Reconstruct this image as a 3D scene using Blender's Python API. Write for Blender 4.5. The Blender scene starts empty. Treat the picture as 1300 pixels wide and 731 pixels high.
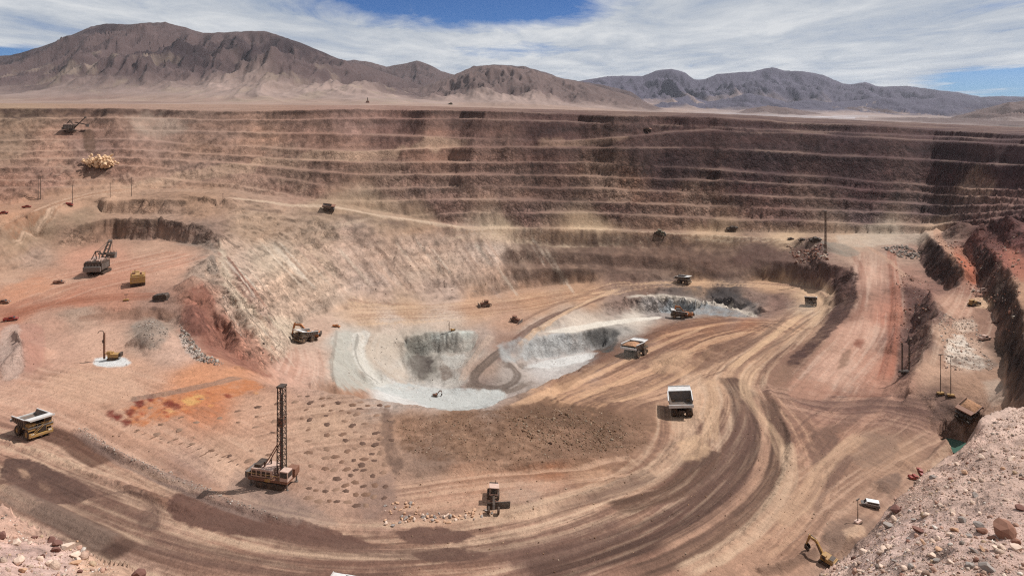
import bpy, bmesh, math, random
import numpy as np
from mathutils import Vector, Matrix

# ---------------------------------------------------------------- camera, sky, sun, exposure
scene = bpy.context.scene
COL = scene.collection
FPX, CX, HY = 847.0, 650.0, 128.0          # focal length and horizon of the photograph, in its pixels
cam_d = bpy.data.cameras.new("camera")
cam = bpy.data.objects.new("camera", cam_d)
COL.objects.link(cam)
cam.location = (0, 0, 0)
cam.rotation_euler = (math.radians(90), 0, 0)
cam_d.sensor_width = 36.0
cam_d.lens = 36.0 * FPX / 1300.0
cam_d.shift_y = -(365.5 - HY) / 1300.0
cam_d.clip_start = 0.5
cam_d.clip_end = 60000
scene.camera = cam

SUN_EL, SUN_AZ = math.radians(53), math.radians(71)     # azimuth from +Y (into the picture) towards +X (right)
world = bpy.data.worlds.new("World")
scene.world = world
world.use_nodes = True
wt = world.node_tree
wt.nodes.clear()
N = wt.nodes.new
w_out = N("ShaderNodeOutputWorld")
w_bg = N("ShaderNodeBackground")
w_sky = N("ShaderNodeTexSky")
w_sky.sky_type = 'NISHITA'
w_sky.sun_disc = False
w_sky.sun_elevation = SUN_EL
w_sky.sun_rotation = SUN_AZ
w_sky.altitude = 2300
w_sky.air_density = 0.85
w_sky.dust_density = 0.25
w_sky.ozone_density = 2.5
w_bg.inputs['Strength'].default_value = 0.068
# clouds of the sky: high veils laid out on a flat layer overhead, seen along the direction of the ray
w_tc = N("ShaderNodeTexCoord")
w_sep = N("ShaderNodeSeparateXYZ")
wt.links.new(w_tc.outputs['Generated'], w_sep.inputs[0])
def wmath(op, a, b=None, c=None, clamp=False):
    n = N("ShaderNodeMath"); n.operation = op; n.use_clamp = clamp
    for k, v in enumerate((a, b, c)):
        if v is None: continue
        if isinstance(v, (int, float)): n.inputs[k].default_value = v
        else: wt.links.new(v, n.inputs[k])
    return n.outputs[0]
zc = wmath('ADD', wmath('MAXIMUM', w_sep.outputs[2], 0.0), 0.055)
cu = wmath('DIVIDE', w_sep.outputs[0], zc)
cv = wmath('DIVIDE', w_sep.outputs[1], zc)
def wcomb(x, y, z):
    n = N("ShaderNodeCombineXYZ")
    for k, v in enumerate((x, y, z)):
        if isinstance(v, (int, float)): n.inputs[k].default_value = v
        else: wt.links.new(v, n.inputs[k])
    return n.outputs[0]
def wnoise(vec, scale, detail=8, rough=0.6, dist=0.0):
    n = N("ShaderNodeTexNoise"); n.inputs['Scale'].default_value = scale
    n.inputs['Detail'].default_value = detail; n.inputs['Roughness'].default_value = rough
    n.inputs['Distortion'].default_value = dist
    wt.links.new(vec, n.inputs['Vector']); return n.outputs['Fac']
def wramp(fac, stops):
    n = N("ShaderNodeValToRGB"); wt.links.new(fac, n.inputs[0])
    e = n.color_ramp.elements
    while len(e) < len(stops): e.new(0.5)
    for el, (p, c) in zip(e, stops):
        el.position = p; el.color = (c[0], c[1], c[2], 1) if not isinstance(c, (int, float)) else (c, c, c, 1)
    return n.outputs[0]
CLOUD_SHIFT = (3.1, 1.7)
cvec = wcomb(wmath('MULTIPLY_ADD', cu, 0.60, CLOUD_SHIFT[0]), wmath('MULTIPLY_ADD', cv, 0.32, CLOUD_SHIFT[1]), 0.0)
cover = wnoise(cvec, 0.55, 10, 0.62, 0.5)
fine = wnoise(cvec, 2.1, 12, 0.66, 0.5)
cov = wmath('MULTIPLY_ADD', fine, 0.58, wmath('MULTIPLY', cover, 0.60))
# where the veil is thin: two windows of blue sky (by bearing and height above the horizon)
el_ = wmath('DIVIDE', w_sep.outputs[2], wmath('MAXIMUM', w_sep.outputs[1], 0.05))
az_ = wmath('DIVIDE', w_sep.outputs[0], wmath('MAXIMUM', w_sep.outputs[1], 0.05))
def wblob(a0, e0, ra, re, amt):
    da = wmath('DIVIDE', wmath('SUBTRACT', az_, a0), ra)
    de = wmath('DIVIDE', wmath('SUBTRACT', el_, e0), re)
    r2 = wmath('ADD', wmath('MULTIPLY', da, da), wmath('MULTIPLY', de, de))
    return wmath('MULTIPLY', wmath('SUBTRACT', 1.0, r2, clamp=True), amt)
holes = wmath('ADD', wmath('ADD', wblob(-0.06, 0.155, 0.30, 0.062, 0.46), wblob(0.78, 0.026, 0.20, 0.036, 0.44)),
              wmath('ADD', wblob(-0.74, 0.072, 0.10, 0.018, 0.38), wblob(-0.02, 0.075, 0.13, 0.02, 0.20)))
cov2 = wmath('SUBTRACT', wmath('ADD', cov, 0.06), holes)
cmask = wramp(cov2, [(0.34, 0.0), (0.45, 0.55), (0.56, 0.97)])
ctone = wramp(wmath('MULTIPLY_ADD', fine, .55, wmath('MULTIPLY', wnoise(cvec, 1.1, 9, 0.62, 0.3), .5)), [(0.38, (4.6, 5.5, 7.0)), (0.50, (7.0, 7.5, 8.2)), (0.62, (9.6, 9.8, 10.0))])
w_mix = N("ShaderNodeMix"); w_mix.data_type = 'RGBA'
wt.links.new(cmask, w_mix.inputs['Factor'])
w_tint = N("ShaderNodeMix"); w_tint.data_type = 'RGBA'; w_tint.blend_type = 'MULTIPLY'; w_tint.inputs['Factor'].default_value = 1.0
wt.links.new(w_sky.outputs[0], w_tint.inputs['A']); w_tint.inputs['B'].default_value = (0.36, 0.62, 1.0, 1)
wt.links.new(w_tint.outputs['Result'], w_mix.inputs['A'])
wt.links.new(ctone, w_mix.inputs['B'])
wt.links.new(w_mix.outputs['Result'], w_bg.inputs['Color'])
wt.links.new(w_bg.outputs[0], w_out.inputs[0])

sun_d = bpy.data.lights.new("sun", 'SUN')
sun = bpy.data.objects.new("sun", sun_d)
COL.objects.link(sun)
sun_d.energy = 5.0
sun_d.angle = math.radians(0.5)
sun_d.color = (1.0, 0.98, 0.955)
sun_dir = Vector((math.sin(SUN_AZ) * math.cos(SUN_EL), math.cos(SUN_AZ) * math.cos(SUN_EL), math.sin(SUN_EL)))
sun.rotation_euler = sun_dir.to_track_quat('Z', 'Y').to_euler()

scene.view_settings.view_transform = 'Standard'
scene.view_settings.look = 'None'
scene.view_settings.gamma = 1.0
scene.view_settings.exposure = 0.12
scene.view_settings.use_curve_mapping = False
scene.cycles.max_bounces = 4
scene.cycles.diffuse_bounces = 2
scene.cycles.volume_bounces = 0
scene.cycles.use_denoising = False
scene.cycles.use_adaptive_sampling = False
scene.cycles.filter_width = 1.2

# ---------------------------------------------------------------- numpy helpers
rng = np.random.default_rng(7)
random.seed(7)
_tab = rng.random((256, 256)).astype(np.float32) * 2 - 1
def vnoise(x, y, seed=0):
    x = np.asarray(x, np.float32) + seed * 17.31; y = np.asarray(y, np.float32) + seed * 41.77
    xf = np.floor(x); yf = np.floor(y)
    fx = x - xf; fy = y - yf
    xi = xf.astype(np.int32) & 255; yi = yf.astype(np.int32) & 255
    fx = fx * fx * (3 - 2 * fx); fy = fy * fy * (3 - 2 * fy)
    x1 = (xi + 1) & 255; y1 = (yi + 1) & 255
    a = _tab[yi, xi]; b = _tab[yi, x1]; c = _tab[y1, xi]; d = _tab[y1, x1]
    return (a + (b - a) * fx) * (1 - fy) + (c + (d - c) * fx) * fy
def fbm(x, y, octs=4, gain=0.5, seed=0, ridged=False):
    s = 0; amp = 1.0; tot = 0
    for o in range(octs):
        n = vnoise(x * 2.03 ** o, y * 2.03 ** o, seed + o * 3 + 1)
        if ridged: n = 1 - 2 * np.abs(n)
        s = s + amp * n; tot += amp; amp *= gain
    return s / tot
def srgb(r, g, b):
    c = np.array([r, g, b], np.float64) / 255.0
    return np.where(c <= 0.04045, c / 12.92, ((c + 0.055) / 1.055) ** 2.4).astype(np.float32)
def smooth(a, b, x):
    t = np.clip((x - a) / (b - a), 0, 1)
    return t * t * (3 - 2 * t)

# ---------------------------------------------------------------- the pit: a height field on a grid of bearings and distances
U0, U1, NU = -0.94, 0.94, 1180
YS = np.concatenate([np.exp(np.arange(math.log(12), math.log(90), 0.0065)),
                     np.exp(np.arange(math.log(90), math.log(1250), 0.0025))]).astype(np.float64)
NV = len(YS)
LOGY = np.log(YS)
US = np.linspace(U0, U1, NU)
def col_of(px): return ((np.asarray(px, float) - CX) / FPX - U0) / (U1 - U0) * (NU - 1)
def row_of(Y): return np.interp(np.log(np.maximum(Y, 1e-3)), LOGY, np.arange(NV))
_num = np.zeros((NV, NU)); _den = np.zeros((NV, NU))
def _put(px, Y, H):
    px, Y, H = map(np.asarray, (px, Y, H))
    for k in range(len(px) - 1):
        c0, c1 = col_of(px[k]), col_of(px[k + 1]); r0, r1 = row_of(Y[k]), row_of(Y[k + 1])
        n = int(max(abs(c1 - c0), abs(r1 - r0)) * 1.5) + 2
        t = np.linspace(0, 1, n)
        c = np.rint(c0 + (c1 - c0) * t).astype(int); r = np.rint(r0 + (r1 - r0) * t).astype(int)
        h = H[k] + (H[k + 1] - H[k]) * t
        ok = (c >= 0) & (c < NU) & (r >= 0) & (r < NV)
        np.add.at(_num, (r[ok], c[ok]), h[ok]); np.add.at(_den, (r[ok], c[ok]), 1)
def _dens(pts, step=6):
    out = [pts[0]]
    for a, b in zip(pts[:-1], pts[1:]):
        n = max(1, int(math.hypot(b[0] - a[0], b[1] - a[1]) / step))
        for i in range(1, n + 1):
            out.append(tuple(a[k] + (b[k] - a[k]) * i / n for k in range(3)))
    return np.array(out, float)
def line(*pts):            # seen at (x, y) of the photograph, drop H metres below the viewpoint
    p = _dens(pts); _put(p[:, 0], FPX * p[:, 2] / np.maximum(p[:, 1] - HY, 4), p[:, 2])
def liney(*pts):           # seen at (x, y), at distance Y
    p = _dens(pts); _put(p[:, 0], p[:, 2], (p[:, 1] - HY) * p[:, 2] / FPX)
def lined(*pts):           # bearing x, distance Y, drop H (ground that other ground hides)
    p = np.array(pts, float); _put(p[:, 0], p[:, 1], p[:, 2])

# near slopes
liney((960, 815, 46), (1000, 775, 48), (1045, 731, 52), (1085, 700, 55), (1105, 675, 58), (1120, 655, 60), (1130, 640, 62), (1150, 620, 64),
      (1180, 598, 67), (1210, 580, 70), (1232, 565, 72), (1245, 545, 74), (1262, 530, 76), (1300, 516, 80), (1440, 470, 88))
liney((1090, 735, 40), (1180, 735, 37), (1300, 735, 36), (1440, 735, 36))
liney((1180, 660, 51), (1300, 620, 54), (1440, 600, 54))
lined((940, 70, 75), (1045, 116, 101), (1120, 150, 108), (1210, 186, 118), (1300, 200, 119), (1440, 210, 119))
liney((-150, 600, 62), (0, 642, 55), (30, 664, 54), (70, 682, 52), (100, 692, 52), (130, 712, 50), (165, 731, 48), (220, 790, 45))
liney((-150, 735, 40), (0, 735, 40), (80, 735, 42))
lined((-150, 122, 93), (0, 110, 93), (165, 104, 92), (260, 90, 88))
lined((-160, 12.5, 10.5), (1460, 12.5, 10.5))
lined((230, 30, 27), (600, 30, 30), (950, 30, 27))
lined((250, 60, 58), (600, 60, 62), (930, 60, 58))
lined((260, 96, 88), (600, 100, 91), (930, 110, 96), (1000, 112, 99))
# main haul road, down into the pit
line((-150, 540, 99), (0, 590, 97), (100, 630, 96), (200, 670, 95), (300, 700, 94), (430, 735, 93), (560, 725, 94), (700, 690, 97), (800, 660, 100),
     (870, 620, 104), (920, 570, 109), (940, 520, 113), (930, 490, 117), (945, 462, 120), (1000, 420, 128), (1036, 398, 135), (1046, 384, 139), (1032, 370, 143),
     (980, 363, 146), (880, 359, 149), (800, 363, 149.2), (740, 373, 148.4), (700, 395, 149.4), (660, 425, 152.6), (630, 445, 155.6),
     (612, 465, 160), (603, 485, 164.5), (570, 500, 167.4))
line((-150, 480, 99), (0, 522, 98), (60, 550, 98), (150, 592, 97), (250, 628, 96), (330, 653, 95.5), (420, 671, 95.5), (500, 667, 96), (560, 668, 96.5),
     (640, 655, 97.5), (700, 640, 98.5), (780, 615, 102), (835, 592, 106), (862, 562, 109), (852, 532, 113))
line((560, 762, 94), (700, 740, 96), (850, 735, 97), (900, 712, 99), (950, 672, 102), (985, 622, 106), (1002, 562, 111), (988, 522, 115), (972, 492, 118))
# drill pad and the bench edge before the pit
line((70, 535, 97.9), (95, 546, 97.3), (150, 582, 96.4), (230, 612, 95.8), (300, 642, 95.4), (420, 664, 95.3))
line((80, 530, 98.2), (160, 572, 97.4), (240, 602, 96.6), (310, 630, 96.1), (420, 652, 96))
line((240, 520, 97.5), (300, 530, 97.2), (365, 612, 96.5), (480, 640, 96.5), (480, 560, 97), (440, 520, 97), (330, 500, 97.6))
line((340, 486, 98.3), (360, 490, 97.5), (420, 498, 97), (480, 505, 97), (520, 512, 97), (550, 520, 97), (600, 521, 98), (640, 510, 99), (665, 500, 101),
     (690, 490, 106), (720, 478, 113), (750, 462, 120), (780, 448, 124), (800, 436, 126), (850, 413, 130), (880, 403, 133), (930, 402, 134.5), (965, 405, 134.6), (990, 395, 136.6))
lined((362, 262, 118), (400, 285, 130), (440, 300, 150), (500, 316, 161), (560, 326, 167), (620, 332, 167), (660, 345, 166), (700, 365, 164), (740, 385, 163),
      (790, 412, 160), (850, 455, 160), (900, 472, 159), (950, 474, 156), (985, 468, 149))
line((680, 515, 103), (720, 517, 106), (770, 519, 109), (830, 522, 112), (850, 535, 112.6))
line((560, 560, 97.2), (640, 550, 97.4), (700, 548, 101), (760, 545, 104.6), (815, 545, 108.6))
line((500, 596, 96.9), (600, 590, 96.6), (700, 582, 98.6), (800, 578, 102.8))
line((500, 608, 97.6), (600, 604, 98.0), (700, 599, 100.2), (800, 594, 104.2), (838, 585, 106.5))
# plateau between the haul road and the holes
line((700, 505, 108.5), (760, 480, 117.4), (800, 460, 121.8), (850, 440, 126), (900, 422, 129), (950, 412, 131.5))
line((850, 492, 117.6), (900, 455, 122.5), (960, 425, 127.5), (1000, 405, 130.5))
line((840, 468, 119.6), (862, 456, 120.2), (885, 452, 122.2))
# foot of the left spur, floor, pit bottom
line((300, 463, 99.5), (335, 477, 109), (346, 479, 114), (365, 450, 128), (370, 438, 133), (373, 420, 135), (385, 408, 136), (410, 398, 137), (450, 392, 140), (500, 389, 143.2),
     (550, 385, 145.6), (620, 375, 148.4), (690, 363.5, 149), (750, 358.5, 147.8))
line((400, 435, 135), (408, 455, 136), (405, 475, 131), (395, 488, 124))
line((428, 415, 138.4), (424, 440, 138), (421, 470, 136.5), (425, 492, 134))
line((436, 430, 141), (440, 465, 146), (462, 486, 156), (520, 497, 165.6), (560, 505, 167.6), (600, 511, 168), (640, 498, 167.8))
line((480, 421, 147), (468, 440, 149.4), (488, 468, 157), (520, 488, 164.6))
line((450, 402, 140), (550, 402, 146), (615, 389, 148.4), (655, 407, 150), (700, 380, 149.4))
line((505, 434, 151), (520, 428, 149.8), (545, 422, 149), (575, 421, 149.2), (615, 421, 150.2), (640, 417, 150.4))
line((512, 444, 157), (525, 448, 159.4), (545, 449, 160), (575, 447, 159.6), (600, 444, 157.4))
line((452, 424, 142.6), (448, 445, 145), (458, 470, 150.6), (480, 488, 158)); line((459, 426, 146.6), (455, 446, 149), (465, 469, 154.8), (487, 486, 161.4))
line((508, 462, 161), (520, 482, 164), (540, 491, 166.4), (562, 488, 166.4))
line((722, 383, 149), (682, 398, 149.6), (648, 420, 151.6), (620, 440, 154.4), (598, 460, 159), (582, 478, 163.4), (574, 494, 167))
line((748, 385, 149.6), (716, 400, 150.4), (692, 413, 152), (670, 428, 154), (652, 445, 156.8), (638, 464, 160.6), (642, 482, 165), (620, 496, 167.4))
# the two lower holes
line((662, 438, 156), (690, 427, 155.6), (740, 420, 156.6), (782, 414, 157.4))
line((656, 457, 161.4), (672, 457, 164.6), (695, 454, 167), (740, 447, 168), (770, 440, 167.6))
line((662, 470, 167), (700, 464, 167.6), (750, 455, 168.4))
line((680, 423, 154.6), (705, 417, 155), (760, 410, 156.4), (800, 404, 157.6), (835, 403, 158.4))
line((745, 390, 150.6), (765, 384, 151.4), (800, 378, 152.4), (830, 376, 153), (862, 378, 154), (905, 386, 155.6), (940, 395, 154.6), (962, 403, 151.6))
line((755, 403, 155.4), (775, 399, 157.4), (810, 398, 161), (860, 397, 164.6), (900, 400, 165), (935, 403, 162))
line((780, 372, 150.4), (850, 370, 151.6), (900, 376, 153.6), (950, 386, 151.6), (980, 394, 146))
line((785, 367, 149.4), (880, 363.5, 149.6), (960, 366, 147), (1010, 374, 143.6), (1022, 384, 140.6), (1000, 398, 135.8))
# shelf with the shovel, pad with the small drill, left spur
line((-150, 400, 97), (0, 372, 95.5), (20, 368, 95), (100, 322, 93), (200, 308, 92.2), (262, 318, 92.6), (272, 326, 93))
line((-150, 350, 94), (0, 345, 94), (39, 333, 93.8), (75, 325, 93), (101, 314, 92.4), (120, 308, 92), (148, 303, 92), (200, 304, 92), (250, 311, 92), (274, 320, 92.6))
line((128, 346, 93), (175, 361, 94), (205, 378, 94.8), (238, 352, 94))
line((272, 326, 92.6), (256, 354, 93), (242, 368, 93.8), (230, 388, 95.4), (228, 400, 97.5), (236, 425, 98.5), (258, 450, 98.4), (282, 460, 98.4))
line((-150, 460, 99), (0, 427, 98), (60, 406, 97), (120, 391, 96), (180, 387, 95.5), (222, 392, 96))
line((-150, 480, 101), (20, 440, 100), (80, 421, 100), (150, 405, 99.6), (200, 405, 99.8), (222, 415, 99.2))
line((140, 456, 99), (60, 470, 99), (0, 500, 98.6), (100, 505, 98.4), (200, 482, 98.5), (252, 470, 98.4))
line((27, 418, 96), (28, 445, 95.4), (30, 468, 97.6))
line((186, 412, 96.2), (196, 414, 95.8), (206, 424, 97))
line((24, 308, 88), (63, 299, 84.5), (88, 288, 81), (118, 283, 80), (131, 279, 79.4), (173, 276.5, 79.2), (230, 282, 80.6), (262, 288, 82.6), (276, 300, 86), (279, 312, 90))
line((-150, 345, 91), (0, 318, 90.5), (24, 309, 89))
line((128, 270, 78.6), (180, 272, 79), (230, 273, 79), (268, 276, 79.6))
line((130, 255, 70.4), (180, 253, 70), (225, 254, 70.4), (262, 258, 73), (285, 266, 78))
line((-150, 330, 77), (0, 291, 74), (40, 273, 72), (90, 256, 70), (140, 248, 68.6), (200, 247, 68.4), (250, 249, 68.6), (283, 252, 70), (330, 256, 76), (365, 260, 80), (424, 264.5, 84))
line((-150, 300, 76), (0, 275, 73), (50, 262, 71), (100, 248, 68.6), (150, 241, 66), (280, 244, 70), (350, 252, 77), (420, 259, 81.4))
# road on the back wall and the half benches below it
line((424, 264.5, 84), (473, 273, 91), (530, 281, 98), (560, 284, 101), (600, 291, 106), (680, 291, 110), (750, 293, 114), (850, 297, 119), (900, 299, 120), (1000, 303.5, 120.6), (1050, 307, 121))
line((640, 307, 117), (690, 310, 122), (750, 313, 126.5), (850, 313, 128.4), (930, 317, 129.4))
line((650, 317, 122), (690, 320, 126.5), (750, 321, 129), (850, 328, 136), (900, 332, 136))
line((640, 333, 131), (690, 335, 134.6), (750, 335, 136.6), (850, 343, 144), (890, 345, 142.6))
line((640, 341, 134.4), (690, 341, 136.5), (750, 342.5, 139), (850, 350, 146.5), (900, 351, 146))
line((1048, 312, 121), (1035, 322, 122.6), (1048, 334, 122.6), (1066, 338, 122.4))
line((960, 330, 133), (1000, 332, 130), (1040, 342, 129.6)); line((960, 341, 138), (1000, 343, 135.6))
line((800, 358.5, 148.6), (850, 356.5, 149.2), (880, 356, 149), (980, 358, 145.8), (1030, 363.5, 142.4), (1056, 374, 137.6))
line((450, 364, 129.6), (540, 361, 135.6), (630, 353, 138)); line((450, 370, 133), (540, 367, 139), (630, 359, 141.3))
line((500, 325, 117.2), (590, 321, 120.6)); line((500, 330, 120.3), (590, 326, 123.8))
# ramp on the right
line((1062, 322, 121), (1076, 335, 121), (1088, 352, 121), (1089, 378, 121), (1078, 400, 121), (1050, 432, 120.6), (1012, 466, 120), (990, 488, 119))
line((1057, 388, 134.8), (1046, 408, 130), (1012, 437, 125), (976, 472, 119.6))
line((1110, 340, 121), (1112, 400, 121), (1085, 470, 120.4), (1060, 500, 119))
line((1130, 330, 120.6), (1136, 380, 120.6), (1136, 420, 120.6), (1130, 480, 120), (1120, 500, 119))
line((1060, 300, 119.4), (1100, 300, 119.4), (1150, 303, 119.4)); line((1100, 320, 120.6), (1150, 325, 120))
line((1168, 314, 119.6), (1174, 340, 120), (1188, 360, 120), (1210, 372, 117.8))
line((1176, 292, 110), (1189, 305, 106), (1204, 321, 103.6), (1225, 343, 104), (1240, 360, 111))
line((1190, 289, 109), (1214, 318, 103.4), (1240, 346, 106), (1250, 360, 111))
line((1146, 345, 120.6), (1158, 378, 120), (1162, 412, 119.4), (1152, 452, 119), (1138, 486, 118.4))
line((1180, 368, 108), (1189, 385, 105.4), (1186, 420, 107), (1172, 460, 110.2), (1154, 492, 113.4))
line((1220, 385, 112), (1215, 420, 111), (1210, 455, 111), (1240, 482, 111), (1192, 480, 111.8))
line((1150, 498, 113.6), (1180, 504, 112.4), (1215, 514, 112), (1260, 523, 111.6), (1290, 524, 111))
line((1128, 503, 117), (1150, 508, 117.2), (1180, 517, 117.6), (1215, 530, 118.6), (1250, 542, 119))
line((1224, 318, 107), (1238, 350, 110.6), (1254, 384, 111.6), (1268, 418, 111.6), (1274, 456, 111.4), (1276, 500, 111.2))
line((1232, 303, 101), (1254, 313, 95), (1275, 336, 93), (1290, 362, 92), (1300, 396, 92), (1306, 436, 92), (1312, 500, 92))
line((1290, 334, 91.6), (1306, 360, 91), (1318, 400, 91), (1328, 470, 91)); line((1316, 326, 88), (1345, 380, 87), (1355, 460, 87), (1440, 460, 84))
line((1258, 302, 95), (1278, 312, 92), (1298, 328, 90), (1330, 350, 88))
line((1256, 287, 88), (1284, 288, 83), (1320, 306, 84), (1360, 330, 80), (1440, 360, 76))
# floor right of the haul road and the sump
line((1010, 505, 117.6), (1050, 520, 117.4), (1100, 520, 117.6), (1150, 560, 117.6), (1100, 600, 112), (1050, 650, 106), (1010, 690, 102), (960, 735, 99.6))
line((1180, 540, 118), (1200, 550, 118.6), (1205, 575, 118.4)); line((1110, 640, 108.4), (1150, 605, 113.4), (1190, 585, 117.4))
line((1060, 705, 101.4), (1090, 670, 105))
line((1206, 578, 121.4), (1222, 563, 121.6), (1242, 560, 121.6)); line((1198, 579, 118.8), (1212, 558, 118.8), (1245, 551, 119))
# benches of the back wall, each computed from the one below: bench width bw, riser lean k
PXB = np.arange(-150, 1451, 15.0)
def pyl(*pts):
    a = np.array(pts, float); return np.interp(PXB, a[:, 0], a[:, 1])
base_py = pyl((-150, 285), (0, 262), (100, 245), (150, 239), (280, 240), (350, 250), (420, 257), (473, 268), (600, 287.5), (750, 289), (900, 294), (1050, 296), (1180, 297), (1300, 285), (1450, 330))
base_H = np.interp(PXB, [-150, 0, 100, 150, 280, 350, 420, 473, 600, 750, 900, 1050, 1180, 1240, 1300, 1450],
                   [75, 72, 68, 66, 69.5, 77, 81, 90, 105.6, 114, 120, 119.4, 117.4, 98, 85, 75])
BN = [
 (pyl((-150, 245), (0, 240), (100, 237), (200, 236), (280, 239), (350, 249), (430, 257), (500, 276), (600, 270), (750, 271), (900, 278), (1050, 283), (1180, 287), (1300, 276), (1450, 300)), 15, .6),
 (pyl((-150, 232), (0, 229), (100, 228), (200, 226), (300, 235), (400, 255), (450, 255), (600, 253.5), (750, 257), (900, 262), (1050, 267), (1200, 274), (1300, 268), (1450, 280)), 15, .6),
 (pyl((-150, 214), (0, 213), (150, 210), (300, 219), (450, 240), (600, 238), (750, 240), (900, 246), (1050, 253), (1200, 262), (1300, 261), (1450, 270)), 14, .6),
 (pyl((-150, 204), (0, 203), (150, 200), (300, 208), (450, 222), (600, 222.5), (750, 224), (900, 229.5), (1050, 237), (1200, 248), (1300, 253), (1450, 262)), 14, .6),
 (pyl((-150, 194), (0, 193), (150, 189), (300, 198), (450, 207), (600, 207), (750, 207), (900, 215), (1050, 226), (1200, 238), (1300, 244), (1450, 250)), 18, .55),
 (pyl((-150, 180), (0, 179), (150, 176), (300, 186), (450, 192), (600, 187), (750, 188), (900, 188), (1050, 198), (1230, 206), (1300, 210), (1450, 215)), 24, .7),
 (pyl((-150, 166), (0, 166), (150, 164), (300, 168), (450, 171), (600, 176), (700, 180), (800, 173), (880, 166), (900, 165), (1050, 172), (1200, 180), (1300, 184), (1450, 190)), 26, .9),
 (pyl((-150, 150), (0, 150), (150, 150), (300, 152), (450, 151), (600, 151), (750, 156), (870, 160), (1000, 166), (1200, 174), (1300, 179), (1450, 184)), 30, .9),
 (pyl((-150, 138), (0, 138), (150, 138), (220, 140), (300, 141.5), (450, 138), (600, 141), (750, 146), (900, 149), (1000, 156), (1100, 160), (1200, 166), (1300, 172), (1450, 180)), 34, .8)]
bH = base_H.copy(); bY = FPX * bH / (base_py - HY)
_put(PXB, bY, bH)
for bi, (py, bw, k) in enumerate(BN):
    py = py + 1.3 * fbm(PXB / 40 + bi * 5.1, PXB * 0, 2, .5, 220 + bi)
    p = (py - HY) / FPX
    bn = fbm(PXB / 90 + bi * 9.3, PXB * 0 + bi * 3.7, 3, .6, 200 + bi)
    Yt = bY + (bw * np.clip(.6 + np.interp(PXB, [900, 1100], [1.2, .45]) * bn, .02, 1.5) * np.interp(PXB, [150, 420, 560], [.45, .6, 1.0]) if bi else 0)
    if bi: _put(PXB, Yt, bH)
    kk = np.interp(PXB, [250, 520], [max(1.25, k), k])
    dH = np.maximum((bH - p * Yt) / (1 + p * kk), 0.4)
    bH = bH - dH; bY = Yt + kk * dH
    _put(PXB, bY, bH)
RIM_Y, RIM_H = bY.copy(), bH.copy()
_put(PXB, bY + 60, bH - 0.8); _put(PXB, np.full_like(bY, 1240.0), np.interp(PXB, [-150, 500, 900, 1450], [4, 9, 24, 60]))
print("rim distance", RIM_Y.min(), RIM_Y.max(), "drop", RIM_H.min(), RIM_H.max(), "grid", NV, NU)

def diffuse(num, den, iters=70):
    lv = [(num, den)]
    while min(lv[-1][0].shape) > 24:
        n, d = lv[-1]
        h, w = n.shape; h2, w2 = (h + 1) // 2, (w + 1) // 2
        P = np.zeros((h2 * 2, w2 * 2) + n.shape[2:]); P[:h, :w] = n
        D = np.zeros((h2 * 2, w2 * 2)); D[:h, :w] = d
        lv.append((P.reshape((h2, 2, w2, 2) + n.shape[2:]).sum(axis=(1, 3)), D.reshape(h2, 2, w2, 2).sum(axis=(1, 3))))
    z = None
    for n, d in reversed(lv):
        m = d > 0
        v = n[m] / (d[m] if n.ndim == 2 else d[m][:, None])
        if z is None:
            z = np.empty(n.shape, np.float64); z[...] = v.mean(axis=0)
        else:
            z = np.repeat(np.repeat(z, 2, 0), 2, 1)[:n.shape[0], :n.shape[1]]
        z[m] = v
        for _ in range(iters if n.shape[0] > 200 else 200):
            p = np.pad(z, [(1, 1), (1, 1)] + [(0, 0)] * (n.ndim - 2), mode='edge')
            z = 0.25 * (p[:-2, 1:-1] + p[2:, 1:-1] + p[1:-1, :-2] + p[1:-1, 2:])
            z[m] = v
    return z
def sample(a, r, c):
    r = np.clip(r, 0, a.shape[0] - 1.001); c = np.clip(c, 0, a.shape[1] - 1.001)
    ri = r.astype(int); ci = c.astype(int); fr = r - ri; fc = c - ci
    if a.ndim == 3: fr = fr[..., None]; fc = fc[..., None]
    return (a[ri, ci] * (1 - fr) + a[ri + 1, ci] * fr) * (1 - fc) + (a[ri, ci + 1] * (1 - fr) + a[ri + 1, ci + 1] * fr) * fc

HB = diffuse(_num, _den)
YY = np.repeat(YS[:, None], NU, 1); XX = YY * US[None, :]
RR, CC = np.meshgrid(np.arange(NV, dtype=float), np.arange(NU, dtype=float), indexing='ij')
def masked_slope(H):
    gy = np.gradient(H, axis=0) / np.gradient(YS)[:, None]
    gx = np.gradient(H, axis=1) / (YS * (US[1] - US[0]))[:, None]
    return gx, gy
# ragged crests: the plan is warped by noise, metres growing with distance
wsc = np.clip(YY / 430, 0.22, 1.25) * (1 - .72 * smooth(500, 600, YY)) * (1 - .4 * smooth(300, 360, YY))
wx = (fbm(XX / 26, YY / 26, 4, .6, 11)) * 6.5 * wsc
wy = (fbm(XX / 24, YY / 24, 4, .6, 23)) * 7.5 * wsc
dcol = wx / (YY * (US[1] - US[0])); drow = wy / np.gradient(YS)[:, None]
HW = sample(HB, RR + drow, CC + dcol)
gx, gy = masked_slope(HW)
STEEP = smooth(0.35, 0.95, np.hypot(gx, gy))
wgt = np.abs(gy) / (np.abs(gx) + np.abs(gy) + 1e-6)
_hs = np.where(YY > 540, 6.0, 22.0)
rillx = fbm(XX / 5.5, HW / _hs, 4, .6, 31); rilly = fbm(YY / 5.5, HW / 22, 4, .6, 37)
RILL = rillx * wgt + rilly * (1 - wgt)
CRX = fbm(XX / 15 + .5 * vnoise(XX / 9, HW / 9, 5), HW / 40, 4, .6, 51, ridged=True); CRY = fbm(YY / 15 + .5 * vnoise(YY / 9, HW / 9, 6), HW / 40, 4, .6, 57, ridged=True)
CRAG = CRX * wgt + CRY * (1 - wgt)
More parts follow.
